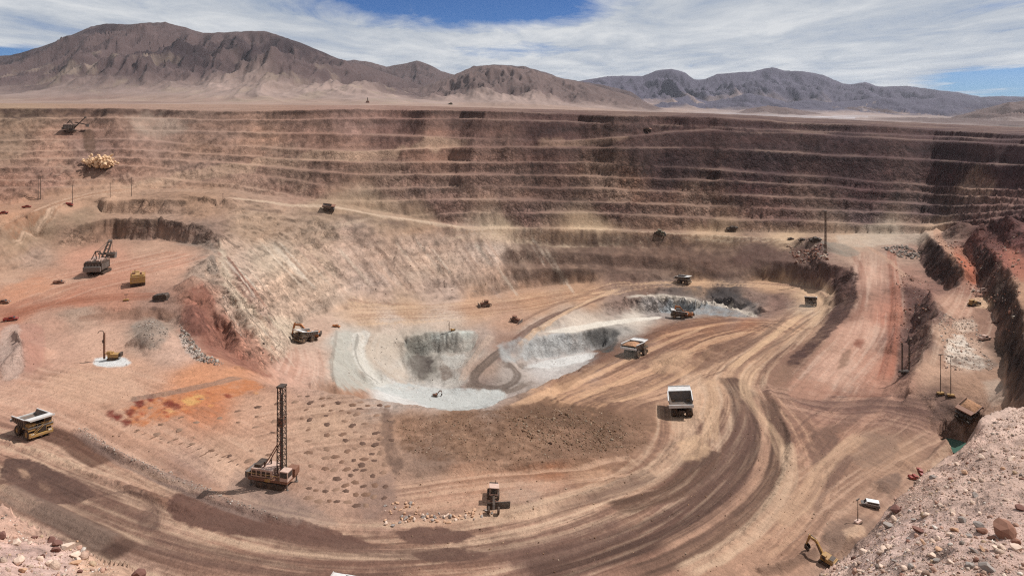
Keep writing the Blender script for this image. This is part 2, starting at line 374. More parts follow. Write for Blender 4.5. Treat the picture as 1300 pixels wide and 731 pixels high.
lod = np.clip(YY / 300, 0.25, 1.5)
ROUGHN = fbm(XX / 14, YY / 14, 5, .62, 41)
FINE = fbm(XX / 2.6, YY / 2.6, 3, .6, 47)

# ---------------------------------------------------------------- ground colour: what the soil, ore and wetted roads are made of
def trace_in(Hf, px, py):
    px = np.atleast_1d(np.asarray(px, float)); py = np.atleast_1d(np.asarray(py, float))
    rr = np.zeros(len(px)); cc = np.clip(col_of(px), 0, NU - 1.001)
    for k in range(len(px)):
        c = cc[k]; c0 = int(c); f = c - c0
        h = Hf[:, c0] * (1 - f) + Hf[:, c0 + 1] * f
        yp = HY + FPX * h / YS
        hit = np.nonzero(yp <= py[k])[0]
        if len(hit) == 0: rr[k] = NV - 1.01; continue
        i = hit[0]
        if i == 0: continue
        rr[k] = i - 1 + (yp[i - 1] - py[k]) / (yp[i - 1] - yp[i] + 1e-9)
    return rr, cc

TAN = (206, 172, 146); MID = (182, 146, 120); BRN = (150, 116, 98); PINK = (206, 162, 138); DUST = (214, 184, 158)
DRK = (112, 84, 74); PUR = (128, 92, 84); WHT = (206, 200, 190); GRY = (176, 164, 150); RED = (160, 108, 88); LB = (166, 136, 114)
SEEDS = [ # x, y, colour of the ground there, roughness
 # back wall and rim, left to right
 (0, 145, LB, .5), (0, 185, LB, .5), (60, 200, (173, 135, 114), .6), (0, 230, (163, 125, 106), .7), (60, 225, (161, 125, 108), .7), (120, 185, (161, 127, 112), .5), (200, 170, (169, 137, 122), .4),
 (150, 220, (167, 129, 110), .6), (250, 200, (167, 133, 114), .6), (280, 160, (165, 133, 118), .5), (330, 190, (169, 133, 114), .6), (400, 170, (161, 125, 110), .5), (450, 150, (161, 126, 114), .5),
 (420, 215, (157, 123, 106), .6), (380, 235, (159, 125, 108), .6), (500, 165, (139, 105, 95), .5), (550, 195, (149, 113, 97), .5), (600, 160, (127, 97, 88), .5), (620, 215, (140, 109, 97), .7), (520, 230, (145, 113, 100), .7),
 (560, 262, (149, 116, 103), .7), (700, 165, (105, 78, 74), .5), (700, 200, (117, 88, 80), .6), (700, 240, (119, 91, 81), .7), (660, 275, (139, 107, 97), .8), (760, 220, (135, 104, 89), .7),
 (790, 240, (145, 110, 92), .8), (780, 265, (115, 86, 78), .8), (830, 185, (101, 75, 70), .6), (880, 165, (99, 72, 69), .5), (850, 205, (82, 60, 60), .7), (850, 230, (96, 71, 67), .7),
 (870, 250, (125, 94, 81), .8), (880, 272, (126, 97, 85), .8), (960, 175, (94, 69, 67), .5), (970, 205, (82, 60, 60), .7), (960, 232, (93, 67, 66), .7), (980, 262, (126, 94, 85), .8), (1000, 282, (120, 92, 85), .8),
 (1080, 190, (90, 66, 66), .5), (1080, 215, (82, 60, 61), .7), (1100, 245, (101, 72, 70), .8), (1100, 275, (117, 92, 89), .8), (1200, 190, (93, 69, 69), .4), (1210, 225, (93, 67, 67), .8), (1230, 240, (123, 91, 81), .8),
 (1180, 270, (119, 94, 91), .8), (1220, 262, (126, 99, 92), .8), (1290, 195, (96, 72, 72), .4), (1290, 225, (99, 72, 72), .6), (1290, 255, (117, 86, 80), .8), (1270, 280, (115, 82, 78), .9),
 # left terraces
 (30, 280, (196, 150, 120), .2), (90, 262, (190, 150, 122), .2), (150, 245, (198, 160, 132), .2), (60, 290, (160, 132, 108), .25), (30, 305, (168, 138, 112), .3), (100, 275, (160, 132, 108), .25),
 (190, 262, (170, 136, 112), .7), (250, 262, (176, 140, 114), .6), (200, 276, (178, 146, 124), .5), (200, 292, (140, 112, 98), .8), (260, 295, (150, 124, 108), .8), (90, 300, (160, 128, 106), .8), (40, 322, (176, 146, 126), .5), (10, 340, (196, 158, 132), .3),
 (110, 330, (204, 152, 126), .2), (200, 312, (200, 160, 134), .2), (220, 335, (206, 160, 134), .2), (150, 340, (200, 148, 122), .2), (60, 360, (202, 152, 124), .2), (140, 372, (196, 142, 116), .2), (20, 395, (186, 130, 104), .2), (100, 385, (190, 132, 106), .2), (200, 390, (164, 130, 112), .4),
 (100, 400, (176, 148, 128), .4), (60, 412, (186, 146, 124), .4), (130, 430, (214, 172, 146), .2), (60, 445, (204, 162, 138), .3), (14, 450, (190, 158, 142), .6), (40, 450, (186, 140, 118), .4),
 (160, 470, (212, 168, 140), .2), (220, 440, (206, 170, 148), .4), (200, 425, (168, 146, 128), .6), (100, 490, (210, 166, 138), .2), (30, 500, (208, 164, 138), .25), (150, 510, (206, 162, 134), .2), (250, 475, (212, 150, 112), .3), (300, 475, (206, 148, 112), .35),
 # left spur
 (262, 345, (186, 160, 140), .9), (250, 380, (164, 118, 98), .8), (260, 420, (158, 108, 90), .8), (290, 430, (166, 118, 98), .9), (310, 460, (168, 120, 100), .9), (300, 380, (202, 172, 150), .9), (340, 440, (182, 136, 114), .9), (330, 400, (202, 170, 148), .9),
 (300, 330, (202, 174, 152), .7), (340, 330, (202, 178, 154), .6), (380, 360, (200, 172, 148), .6), (360, 395, (204, 174, 150), .6), (330, 290, (178, 150, 126), .6), (400, 300, (172, 146, 124), .7), (400, 340, (198, 170, 146), .6),
 (355, 425, (206, 186, 160), .6), (370, 470, (204, 160, 138), .3), (400, 460, (212, 176, 154), .3), (405, 420, (204, 172, 150), .3),
 # the great face
 (450, 290, (180, 152, 133), .5), (450, 330, (220, 187, 164), .5), (470, 365, (211, 180, 159), .5), (540, 310, (206, 178, 157), .5), (550, 345, (222, 191, 166), .5), (560, 372, (200, 172, 153), .5), (620, 320, (215, 187, 166), .5), (640, 350, (189, 156, 133), .5),
 (680, 310, (160, 136, 118), .5), (700, 335, (146, 116, 98), .5), (760, 315, (132, 104, 90), .5), (800, 330, (138, 106, 90), .5), (800, 350, (132, 104, 90), .5), (860, 315, (142, 110, 94), .5), (900, 335, (136, 106, 92), .5), (960, 320, (136, 108, 96), .5), (1000, 335, (138, 108, 96), .5), (1030, 320, (140, 112, 102), 1), (1050, 350, (126, 92, 82), .5),
 (470, 268, (176, 148, 122), .3), (530, 277, (180, 150, 124), .3), (640, 291, (206, 180, 152), .15), (750, 292, (212, 182, 152), .15), (900, 298, (206, 172, 142), .15), (1000, 303, (210, 176, 144), .15), (425, 264, (180, 152, 126), .2),
 # pit floor and ore
 (460, 398, (206, 174, 146), .2), (520, 395, (200, 166, 136), .2), (600, 390, (196, 156, 126), .2), (680, 385, (196, 152, 120), .2), (740, 372, (196, 154, 122), .2), (650, 405, (190, 150, 124), .3), (560, 408, (206, 184, 164), .25), (500, 408, (210, 190, 172), .25),
 (440, 430, (196, 186, 172), .4), (440, 465, (196, 184, 168), .4), (480, 440, (202, 188, 170), .3), (500, 470, (206, 196, 182), .3), (500, 495, (216, 212, 204), .2), (560, 508, (226, 224, 218), .2), (600, 512, (224, 220, 214), .2), (530, 440, (176, 170, 156), .52), (560, 435, (192, 184, 170), .55), (545, 465, (164, 156, 144), .55), (590, 450, (192, 180, 166), .5), (570, 480, (198, 190, 178), .5),
 (610, 432, (184, 162, 146), .4), (645, 435, (160, 128, 110), .15), (612, 468, (176, 150, 132), .15), (600, 492, (150, 128, 116), .2), (650, 475, (184, 170, 158), .3), (700, 465, (204, 196, 188), .3), (690, 440, (190, 186, 180), .55), (720, 435, (186, 182, 176), .55), (755, 432, (130, 124, 118), .55), (740, 456, (200, 192, 184), .4),
 (690, 420, (204, 186, 168), .3), (740, 412, (222, 204, 184), .15), (800, 406, (226, 212, 194), .15), (790, 418, (176, 168, 158), .6), (790, 388, (150, 124, 110), .8), (830, 388, (160, 150, 142), .9), (870, 390, (160, 156, 150), .9), (920, 392, (104, 96, 92), .9), (860, 366, (116, 100, 92), .8), (820, 369, (140, 112, 96), .7), (920, 372, (88, 78, 74), .9), (960, 380, (140, 114, 102), .9), (985, 385, (150, 118, 104), .7), (945, 398, (176, 164, 154), .5),
 # haul roads
 (880, 360, (204, 162, 126), .1), (980, 361, (206, 164, 128), .1), (1035, 375, (212, 176, 142), .1), (1040, 395, (214, 178, 144), .1), (1000, 420, (208, 168, 136), .15), (960, 450, (200, 158, 126), .15), (930, 470, (206, 166, 134), .15),
 (760, 450, (140, 104, 84), .3), (800, 440, (150, 112, 90), .3), (850, 420, (158, 114, 88), .3), (900, 412, (164, 118, 90), .3), (950, 412, (160, 112, 86), .3), (880, 440, (166, 124, 98), .4), (920, 430, (158, 118, 94), .35), (840, 465, (158, 122, 100), .5), (720, 495, (178, 138, 112), .3), (780, 480, (186, 144, 116), .3), (830, 490, (192, 152, 124), .3),
 (0, 560, (186, 142, 120), .15), (0, 610, (178, 140, 116), .15), (60, 620, (170, 132, 110), .15), (100, 580, (190, 148, 124), .15), (200, 640, (182, 142, 118), .15), (300, 680, (172, 132, 110), .15), (430, 715, (160, 120, 100), .15), (430, 690, (200, 160, 134), .15), (150, 650, (160, 122, 102), .15), (180, 610, (204, 164, 138), .15), (330, 662, (208, 168, 142), .15), (560, 690, (192, 152, 126), .15), (560, 722, (170, 130, 108), .15), (700, 710, (150, 116, 100), .15), (700, 660, (200, 160, 134), .15),
 (800, 640, (176, 138, 114), .15), (850, 650, (150, 114, 98), .15), (900, 600, (160, 124, 104), .15), (880, 540, (216, 178, 146), .15), (840, 545, (170, 132, 106), .2), (880, 500, (212, 172, 140), .15), (960, 560, (140, 108, 92), .15), (980, 600, (176, 138, 112), .2), (900, 700, (184, 144, 118), .15), (820, 725, (170, 130, 108), .15), (960, 680, (186, 146, 120), .2),
 (560, 640, (194, 152, 126), .15), (700, 620, (192, 150, 124), .15), (600, 610, (190, 146, 118), .2), (760, 605, (190, 148, 118), .2), (60, 632, (196, 158, 132), .3), (120, 690, (160, 128, 110), .3),
 # drill pad and rubble
 (200, 540, (204, 158, 130), .2), (260, 510, (206, 132, 92), .25), (330, 520, (208, 164, 136), .2), (420, 540, (206, 168, 140), .2), (300, 580, (212, 172, 144), .2), (420, 620, (198, 160, 136), .2), (240, 600, (170, 136, 118), .5), (350, 650, (158, 130, 116), .6), (440, 500, (170, 132, 108), .4), (470, 580, (182, 146, 122), .25), (480, 640, (176, 140, 120), .25),
 (520, 540, (174, 136, 110), .8), (580, 530, (160, 124, 98), .9), (600, 565, (170, 134, 108), 1), (660, 540, (150, 116, 92), 1), (680, 560, (172, 136, 110), 1), (740, 550, (160, 124, 100), 1), (700, 515, (134, 102, 80), .8), (760, 525, (140, 106, 84), .6), (810, 530, (146, 112, 90), .3), (560, 590, (150, 122, 104), .5), (700, 580, (158, 124, 102), .7), (790, 575, (166, 130, 106), .6), (700, 598, (164, 112, 82), .4), (840, 560, (170, 132, 108), .3),
 # right; left-facing risers get darker colours that carry their shade
 (1100, 350, (212, 168, 144), .15), (1090, 420, (210, 166, 142), .15), (1050, 470, (212, 170, 146), .15), (1130, 400, (196, 136, 112), .3), (1120, 470, (198, 146, 122), .3), (1070, 360, (106, 76, 70), .8), (1060, 400, (108, 80, 70), .7), (1010, 450, (140, 106, 88), .5), (980, 475, (150, 116, 96), .4),
 (1080, 305, (204, 172, 146), .3), (1120, 295, (196, 172, 150), .3), (1150, 310, (170, 140, 124), .6), (1150, 320, (172, 136, 118), .7), (1150, 350, (168, 126, 108), .5), (1160, 385, (130, 92, 82), .9), (1150, 430, (122, 90, 80), .9), (1140, 470, (156, 118, 100), .6),
 (1190, 320, (100, 76, 70), .9), (1205, 345, (100, 74, 68), .9), (1190, 292, (214, 178, 150), .3), (1215, 325, (176, 120, 96), .5), (1235, 340, (182, 116, 92), .5), (1240, 320, (126, 84, 76), .9), (1210, 300, (130, 96, 86), .8), (1240, 365, (170, 124, 104), .6), (1175, 400, (110, 84, 76), .8), (1165, 440, (126, 98, 86), .7),
 (1215, 390, (196, 154, 130), .4), (1205, 430, (200, 164, 138), .4), (1225, 450, (206, 172, 148), .5), (1190, 470, (196, 158, 132), .3), (1230, 495, (186, 148, 122), .3), (1265, 480, (176, 140, 116), .4), (1262, 410, (150, 114, 96), .5), (1200, 510, (120, 94, 82), .8),
 (1250, 335, (110, 74, 68), .9), (1272, 380, (76, 56, 50), .9), (1290, 440, (84, 66, 56), .9), (1285, 330, (170, 108, 90), .6), (1300, 370, (190, 148, 120), .4), (1280, 300, (120, 78, 72), .9), (1298, 310, (120, 78, 72), .9), (1298, 430, (130, 104, 84), .7),
 (1050, 520, (150, 112, 96), .3), (1100, 520, (146, 108, 92), .3), (1150, 530, (148, 112, 96), .3), (1040, 560, (160, 120, 98), .3), (1100, 570, (172, 136, 110), .3), (1060, 600, (160, 124, 102), .3), (1150, 570, (180, 144, 118), .3), (1020, 620, (186, 146, 118), .3), (1060, 640, (176, 140, 116), .3), (1000, 690, (182, 142, 116), .3), (1080, 690, (170, 138, 116), .5), (1190, 560, (170, 134, 112), .4),
 # near slopes
 (1120, 715, (210, 181, 165), .9), (1200, 680, (206, 175, 159), .9), (1280, 700, (204, 173, 157), .9), (1200, 610, (204, 173, 155), .9), (1280, 580, (204, 173, 155), .9), (1280, 540, (208, 179, 161), .9), (1140, 680, (208, 177, 161), .9),
 (20, 700, (204, 171, 157), .9), (60, 715, (204, 173, 159), .9), (120, 720, (204, 167, 141), .7), (20, 670, (204, 165, 143), .8),
]
CS = 3                                              # the colour field is blended on a coarser grid
def seeds_field(seeds, Hf):
    Hc = Hf[::CS, ::CS]; Yc = YY[::CS, ::CS]
    h, w = Hc.shape
    py = HY + FPX * Hc / Yc
    A = np.stack([CC[::CS, ::CS] / CS * (US[1] - US[0]) * FPX * CS, np.clip(py, 100, 900) * 1.5, RR[::CS, ::CS] * .2], -1).astype(np.float32)
    r, c = trace_in(Hf, [s[0] for s in seeds], [s[1] for s in seeds])
    num = np.zeros((h, w, 4), np.float32); den = np.zeros((h, w), np.float32)
    for k, s in enumerate(seeds):
        b = np.array([c[k] * (US[1] - US[0]) * FPX, np.clip(s[1], 100, 900) * 1.5, r[k] * .2], np.float32)
        wk = 1.0 / (((A - b) ** 2).sum(-1) + 30.0) ** 2
        num += wk[..., None] * np.append(srgb(*s[2]), s[3]).astype(np.float32); den += wk
    f = num / den[..., None]
    return sample(f, RR / CS + drow / CS * 1.5, CC / CS + dcol / CS * 1.5)
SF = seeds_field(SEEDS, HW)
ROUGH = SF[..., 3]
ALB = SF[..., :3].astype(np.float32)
ALB *= np.array([1.0, .985, 1.0], np.float32)
near_rub = smooth(100, 88, YY)
ALB *= (1 + .15 * near_rub)[..., None]
H = (HW - RILL * STEEP * 2.0 * lod * (1 - .4 * smooth(500, 600, YY)) * (0.25 + ROUGH) - (CRAG - .15) * STEEP * 4.2 * lod * np.clip(ROUGH * 1.5 - .35, 0, 1) * (1 - .75 * smooth(500, 600, YY)) - ROUGHN * (0.12 + 1.1 * ROUGH ** 1.5 + .9 * np.clip(ROUGH - .8, 0, 1) * 5) * np.clip(YY / 330, .12, 1.2)
     - FINE * (0.05 + .55 * ROUGH) * np.clip(YY / 330, .12, 1.1) - near_rub * (.9 * fbm(XX / 6, YY / 6, 3, .5, 55) + .35 * fbm(XX / 1.7, YY / 1.7, 3, .6, 56)))
def trace(px, py): return trace_in(H, px, py)
def ground(px, py):
    """the point of the ground seen at (px, py) of the photograph"""
    r, c = trace(px, py)
    y = np.interp(r, np.arange(NV), YS); u = U0 + c / (NU - 1) * (U1 - U0)
    h = sample(H, r, c)
    return [Vector((u[k] * y[k], y[k], -h[k])) for k in range(len(y))]
def height_at(x, y):
    c = (x / y - U0) / (U1 - U0) * (NU - 1); r = row_of(y)
    return -float(sample(H, np.array([r]), np.array([c]))[0])

def spline(pts, n=14):
    pts = np.array(pts, float)
    p = np.vstack([2 * pts[0] - pts[1], pts, 2 * pts[-1] - pts[-2]])
    out = []
    for i in range(1, len(p) - 2):
        for t in np.linspace(0, 1, n, endpoint=False):
            a, b, c, d = p[i - 1], p[i], p[i + 1], p[i + 2]
            out.append(.5 * (2 * b + (c - a) * t + (2 * a - 5 * b + 4 * c - d) * t * t + (3 * b - a - 3 * c + d) * t ** 3))
    out.append(pts[-1]); return np.array(out)
def plan(pts):
    r, c = trace(pts[:, 0], pts[:, 1])
    y = np.interp(r, np.arange(NV), YS); u = U0 + c / (NU - 1) * (U1 - U0)
    return u * y, y
def corridor(pts, wid, n=8):
    """signed distance across and distance along a route on the plan, for the grid cells within wid metres"""
    p = spline(pts, n); x, y = plan(p)
    r0 = max(int(row_of(max(y.min() - wid, 12.5))), 0); r1 = min(int(row_of(y.max() + wid)) + 2, NV)
    c0 = 0; c1 = NU
    cols = col_of(p[:, 0]); m = wid / y.min() / (US[1] - US[0])
    c0 = max(int(cols.min() - m), 0); c1 = min(int(cols.max() + m) + 2, NU)
    sl = (slice(r0, r1), slice(c0, c1))
    X = XX[sl].astype(np.float32); Y = YY[sl].astype(np.float32)
    best = np.full(X.shape, 1e9, np.float32); S = np.zeros_like(X); T = np.zeros_like(X)
    acc = 0.0
    for k in range(len(x) - 1):
        dx, dy = x[k + 1] - x[k], y[k + 1] - y[k]; L = math.hypot(dx, dy)
        if L < 1e-4: continue
        t = np.clip(((X - x[k]) * dx + (Y - y[k]) * dy) / (L * L), 0, 1)
        ex = X - x[k] - t * dx; ey = Y - y[k] - t * dy
        d = ex * ex + ey * ey
        m = d < best
        best[m] = d[m]
        s = (ex * dy - ey * dx) / L
        S[m] = (np.sqrt(d) * np.sign(s))[m]; T[m] = (acc + t * L)[m]
        acc += L
    return sl, S, T, acc
def mixin(sl, col, a):
    a = np.clip(a, 0, 1)[..., None].astype(np.float32)
    ALB[sl] = ALB[sl] * (1 - a) + np.asarray(col, np.float32) * a
def band(pts, w, col, op=.8, seed=0, streak=.6, soft=.35, ends=.06, fs=1.0, ft=.02, w2=None):
    """a strip of soil of another colour along a route (wet lane, wheel tracks), streaked lengthwise"""
    sl, S, T, L = corridor(pts, max(w, w2 or 0) * 1.3)
    ww = w if w2 is None else w + (w2 - w) * T / max(L, 1)
    q = np.abs(S) / ww + .22 * fbm(T / (5 * w), S / (3 * w), 3, .6, seed + 5)
    a = smooth(1, 1 - soft, q) * smooth(0, ends * L + .01, T) * smooth(L, L - ends * L - .01, T)
    st = fbm(S * fs / 1.1, T * ft, 4, .65, seed + 9)
    a = a * np.clip(1 - streak * .5 + streak * 1.6 * st, 0, 1.15)
    mixin(sl, srgb(*col), a * op)
def tracks(pts, w, seed=0, light=(214, 180, 152), dark=(140, 106, 90), op=.6, fs=1.0, ft=.012, soft=.3):
    """a run of wheel tracks: light and dark lines along a route"""
    sl, S, T, L = corridor(pts, w * 1.2)
    st = fbm(S * fs / 1.6 + 0.6 * vnoise(T / 60, S * 0, seed), T * ft, 4, .7, seed + 3)
    edge = smooth(1, 1 - soft, np.abs(S) / w) * smooth(0, .04 * L + .01, T) * smooth(L, L - .04 * L - .01, T)
    H[sl] += (edge * (st * .30 + .16 * fbm(S * 1.7, T * .04, 3, .6, seed + 21)) * np.clip(YY[sl] / 250, .4, 1.2))
    st = st + .22 * fbm(XX[sl] / 2.2, YY[sl] / 2.2, 3, .7, seed + 12)
    mixin(sl, srgb(*light), edge * np.clip(st * 2.6, 0, 1) * op)
    mixin(sl, srgb(*dark), edge * np.clip(-st * 2.6, 0, 1) * op)
def patch(pts, col, op=.85, soft=1.6, wob=2.2, seed=0, mott=.35):
    """an area of another soil, its outline (in the photograph's pixels) laid on the plan"""
    pts = np.array(pts, float)
    pts = spline(np.vstack([pts, pts[:1]]), 5)
    r, c = trace(pts[:, 0], pts[:, 1])
    r0, r1 = max(int(r.min()) - 8, 0), min(int(r.max()) + 9, NV); c0, c1 = max(int(c.min()) - 8, 0), min(int(c.max()) + 9, NU)
    sl = (slice(r0, r1), slice(c0, c1))
    R, C = RR[sl], CC[sl]
    sc = float(np.clip(FPX / np.median(np.interp(r, np.arange(NV), YS)), .5, 9))
    R = R + wob * fbm(XX[sl] * sc / 11, YY[sl] * sc / 11, 3, .6, seed + 2); C = C + wob * fbm(XX[sl] * sc / 11, YY[sl] * sc / 11, 3, .6, seed + 7)
    ins = np.zeros(R.shape, bool); dist = np.full(R.shape, 1e9)
    for k in range(len(r) - 1):
        ra, rb, ca, cb = r[k], r[k + 1], c[k], c[k + 1]
        cond = (ra > R) != (rb > R)
        if abs(rb - ra) > 1e-9: ins ^= cond & (C < (cb - ca) * (R - ra) / (rb - ra) + ca)
        L2 = (rb - ra) ** 2 + (cb - ca) ** 2
        if L2 < 1e-9: continue
        t = np.clip(((R - ra) * (rb - ra) + (C - ca) * (cb - ca)) / L2, 0, 1)
        dist = np.minimum(dist, (R - ra - t * (rb - ra)) ** 2 + (C - ca - t * (cb - ca)) ** 2)
    sd = np.sqrt(dist) * np.where(ins, 1, -1)
    a = smooth(-soft, soft, sd) * (1 - mott + mott * 2 * (0.5 + .8 * fbm(XX[sl] * sc / 8, YY[sl] * sc / 8, 4, .6, seed + 4)))
    mixin(sl, srgb(*col), a * op)
    return sl, sd
def mound(px, py, rx, ry, h, pw=1.0):
    """a heap of height h and radii rx, ry metres where (px, py) is seen"""
    p = ground(px, py)[0]
    m = max(rx, ry) * 1.1
    r0, r1 = int(row_of(max(p.y - m, 13))), int(row_of(p.y + m)) + 1
    mc = m / p.y / (US[1] - US[0]); c = float(col_of(px))
    sl = (slice(max(r0, 0), min(r1, NV)), slice(max(int(c - mc), 0), min(int(c + mc) + 1, NU)))
    q = np.sqrt(((XX[sl] - p.x) / rx) ** 2 + ((YY[sl] - p.y) / ry) ** 2) * (1 + .25 * vnoise(XX[sl] / rx * 1.7, YY[sl] / ry * 1.7, int(px)))
    H[sl] -= h * np.clip(1 - q, 0, 1) ** pw
    return sl
def ridge_along(pts, w, h, seed=0, lump=.5):
    """a windrow of pushed-up soil along a route"""
    sl, S, T, L = corridor(pts, w * 1.3)
    a = np.clip(1 - np.abs(S) / w, 0, 1) * smooth(0, .03 * L + .01, T) * smooth(L, L - .03 * L - .01, T)
    H[sl] -= h * a * (1 - lump * .5 + lump * fbm(XX[sl] / 1.5, YY[sl] / 1.5, 3, .6, seed))

# ---------------------------------------------------------------- strata, talus and dust: large-scale colour of faces and flats
ell = np.hypot(*masked_slope(H))
ST2 = smooth(.38, .95, ell)
bandn = fbm(XX / 260, H / 9.5, 3, .6, 191) * smooth(520, 600, YY)
strata = fbm(XX / 90 + .6 * vnoise(YY / 60, XX / 60, 90), H / 3.5, 4, .65, 91)
blot = fbm(XX / 34, YY / 34, 5, .6, 93)
spk = fbm(XX / 3.2, YY / 3.2, 3, .7, 95)
grit = fbm(XX / .85, YY / .85, 3, .75, 96) * smooth(420, 200, YY)
crumb = smooth(.34, .52, fbm(XX / 1.5, YY / 1.5, 2, .6, 98)) * smooth(500, 300, YY) + smooth(.3, .5, fbm(XX / 5, YY / 5, 2, .6, 99)) * smooth(250, 420, YY)
orew = smooth(.30, .42, ALB[..., 2])
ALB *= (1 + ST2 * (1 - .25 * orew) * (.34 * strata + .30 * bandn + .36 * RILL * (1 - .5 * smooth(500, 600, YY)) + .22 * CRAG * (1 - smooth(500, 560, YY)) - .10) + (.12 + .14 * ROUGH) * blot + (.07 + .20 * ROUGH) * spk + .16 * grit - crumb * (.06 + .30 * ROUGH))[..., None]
ALB *= 1 - smooth(540, 600, YY)[..., None] * np.array([0, -.01, .03], np.float32)
# fresh dark rock under the crests, pale talus at the toes of the benches
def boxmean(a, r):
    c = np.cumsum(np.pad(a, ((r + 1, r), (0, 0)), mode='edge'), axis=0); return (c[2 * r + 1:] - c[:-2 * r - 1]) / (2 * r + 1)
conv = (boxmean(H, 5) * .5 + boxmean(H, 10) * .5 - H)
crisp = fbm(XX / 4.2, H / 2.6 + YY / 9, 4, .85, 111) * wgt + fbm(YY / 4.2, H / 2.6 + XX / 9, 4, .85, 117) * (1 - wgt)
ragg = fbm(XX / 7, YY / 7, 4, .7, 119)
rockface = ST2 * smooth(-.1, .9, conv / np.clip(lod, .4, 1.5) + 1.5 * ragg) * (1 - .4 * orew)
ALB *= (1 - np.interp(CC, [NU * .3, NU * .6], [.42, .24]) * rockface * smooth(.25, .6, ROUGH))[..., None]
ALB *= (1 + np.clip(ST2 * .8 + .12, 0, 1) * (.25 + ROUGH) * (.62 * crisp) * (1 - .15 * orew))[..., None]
hue = fbm(XX / 48, H / 9, 4, .6, 97)[..., None] * (.25 + .75 * ST2[..., None])
ALB *= 1 + hue * np.array([.09, .0, -.06], np.float32)
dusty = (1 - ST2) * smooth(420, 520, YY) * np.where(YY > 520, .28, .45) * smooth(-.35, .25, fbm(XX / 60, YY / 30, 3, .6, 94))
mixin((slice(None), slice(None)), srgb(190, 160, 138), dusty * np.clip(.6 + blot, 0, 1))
ALB = np.clip(ALB, .01, 1)

# ---------------------------------------------------------------- heaps, windrows and berms
for q in ([(95, 543), (150, 577), (200, 600), (260, 625), (300, 641), (350, 657), (400, 664)], [(166, 506), (215, 498), (260, 488), (300, 479)], ):
    ridge_along(q, 2.2, .8, 3)
ridge_along([(0, 616), (40, 637), (100, 664), (148, 688)], 3.2, .9, 5, .15)
ridge_along([(0, 300), (40, 280), (85, 262), (150, 250)], 5, 2.2, 6)
ridge_along([(1052, 376), (1054, 390), (1044, 409), (1010, 438), (975, 472), (975, 495), (1003, 540), (1006, 580), (985, 630)], 2.6, 1.3, 7)
ridge_along([(1132, 330), (1138, 385), (1134, 440), (1122, 492)], 3, 1.5, 8)
ridge_along([(610, 292), (700, 292), (800, 296), (900, 301), (1000, 305)], 4, 1.6, 9)
ridge_along([(850, 418), (790, 442), (750, 465), (700, 490)], 3.5, 1.5, 10)
for q in ([(862, 560), (836, 593), (780, 617), (700, 642), (640, 658)], [(985, 522), (1003, 562), (987, 622), (952, 672), (900, 714)], [(1051, 386), (1036, 368), (980, 360), (880, 356), (810, 360)], [(745, 384), (712, 400), (690, 413), (668, 428), (650, 446)], [(-40, 548), (60, 577), (150, 615), (250, 650)]):
    ridge_along(q, 1.9, 1.0, int(q[0][1]), .7)
ridge_along([(960, 725), (1010, 712), (1045, 690)], 1.6, 1.0, 13)
ridge_along([(1180, 594), (1205, 562), (1222, 548), (1250, 547)], 2.0, 1.4, 14)
ridge_along([(1160, 600), (1190, 575), (1210, 548)], 1.6, 1.2, 15)
mound(195, 432, 10, 9, 6); mound(28, 455, 7, 14, 7); mound(205, 440, 9, 9, 3)
mound(868, 462, 12, 10, 3.5); mound(900, 452, 10, 8, 2.5); mound(920, 442, 10, 8, 2.0); mound(850, 470, 8, 7, 2)
mound(262, 340, 8, 12, 5); mound(244, 362, 9, 9, 5); mound(236, 378, 9, 8, 4)
mound(1062, 655, 5, 4, 1.0); mound(1122, 618, 5, 4, 1.6); mound(1080, 690, 7, 5, 2.0); mound(1150, 590, 4, 4, 1.2)
mound(1032, 312, 16, 12, 6); mound(1018, 306, 14, 10, 4); mound(1046, 318, 14, 10, 6)
mound(1208, 300, 14, 12, 7); mound(1225, 296, 14, 12, 8); mound(1250, 300, 14, 12, 8); mound(1275, 295, 14, 12, 9); mound(1230, 312, 10, 10, 5)
mound(1150, 372, 12, 14, 4); mound(1152, 405, 12, 14, 5); mound(1142, 445, 10, 10, 4); mound(1160, 355, 9, 9, 3)
for q in ([(257, 362), (268, 385), (285, 412), (308, 445), (326, 466)], [(274, 335), (290, 372), (312, 408), (345, 458)], [(243, 385), (250, 410), (266, 440)], [(285, 330), (312, 372), (345, 415), (360, 435)]):
    sl, S, T, L = corridor(q, 9)
    H[sl] -= 4.5 * np.clip(1 - np.abs(S + 2.5 * fbm(T / 9, S / 9, 3, .6, 300)) / 7, 0, 1) * smooth(0, .2 * L, T) * smooth(L, .75 * L, T)
for q in ([(262, 380), (280, 420), (300, 452)], [(282, 365), (302, 402), (335, 448)]):
    sl, S, T, L = corridor(q, 7)
    H[sl] += 3.5 * np.clip(1 - np.abs(S + 2 * fbm(T / 7, S / 7, 3, .6, 310)) / 5, 0, 1) * smooth(0, .2 * L, T) * smooth(L, .75 * L, T)
for x, y, h in ((600, 540, 2.6), (640, 535, 2.2), (660, 548, 2.6), (690, 540, 2.8), (720, 530, 3), (745, 540, 2.6), (575, 560, 1.6), (620, 565, 1.6), (700, 565, 1.8), (760, 560, 2.2), (785, 548, 2), (540, 530, 1.2), (735, 515, 2)):
    mound(x, y, 7.5, 7, h * .45)

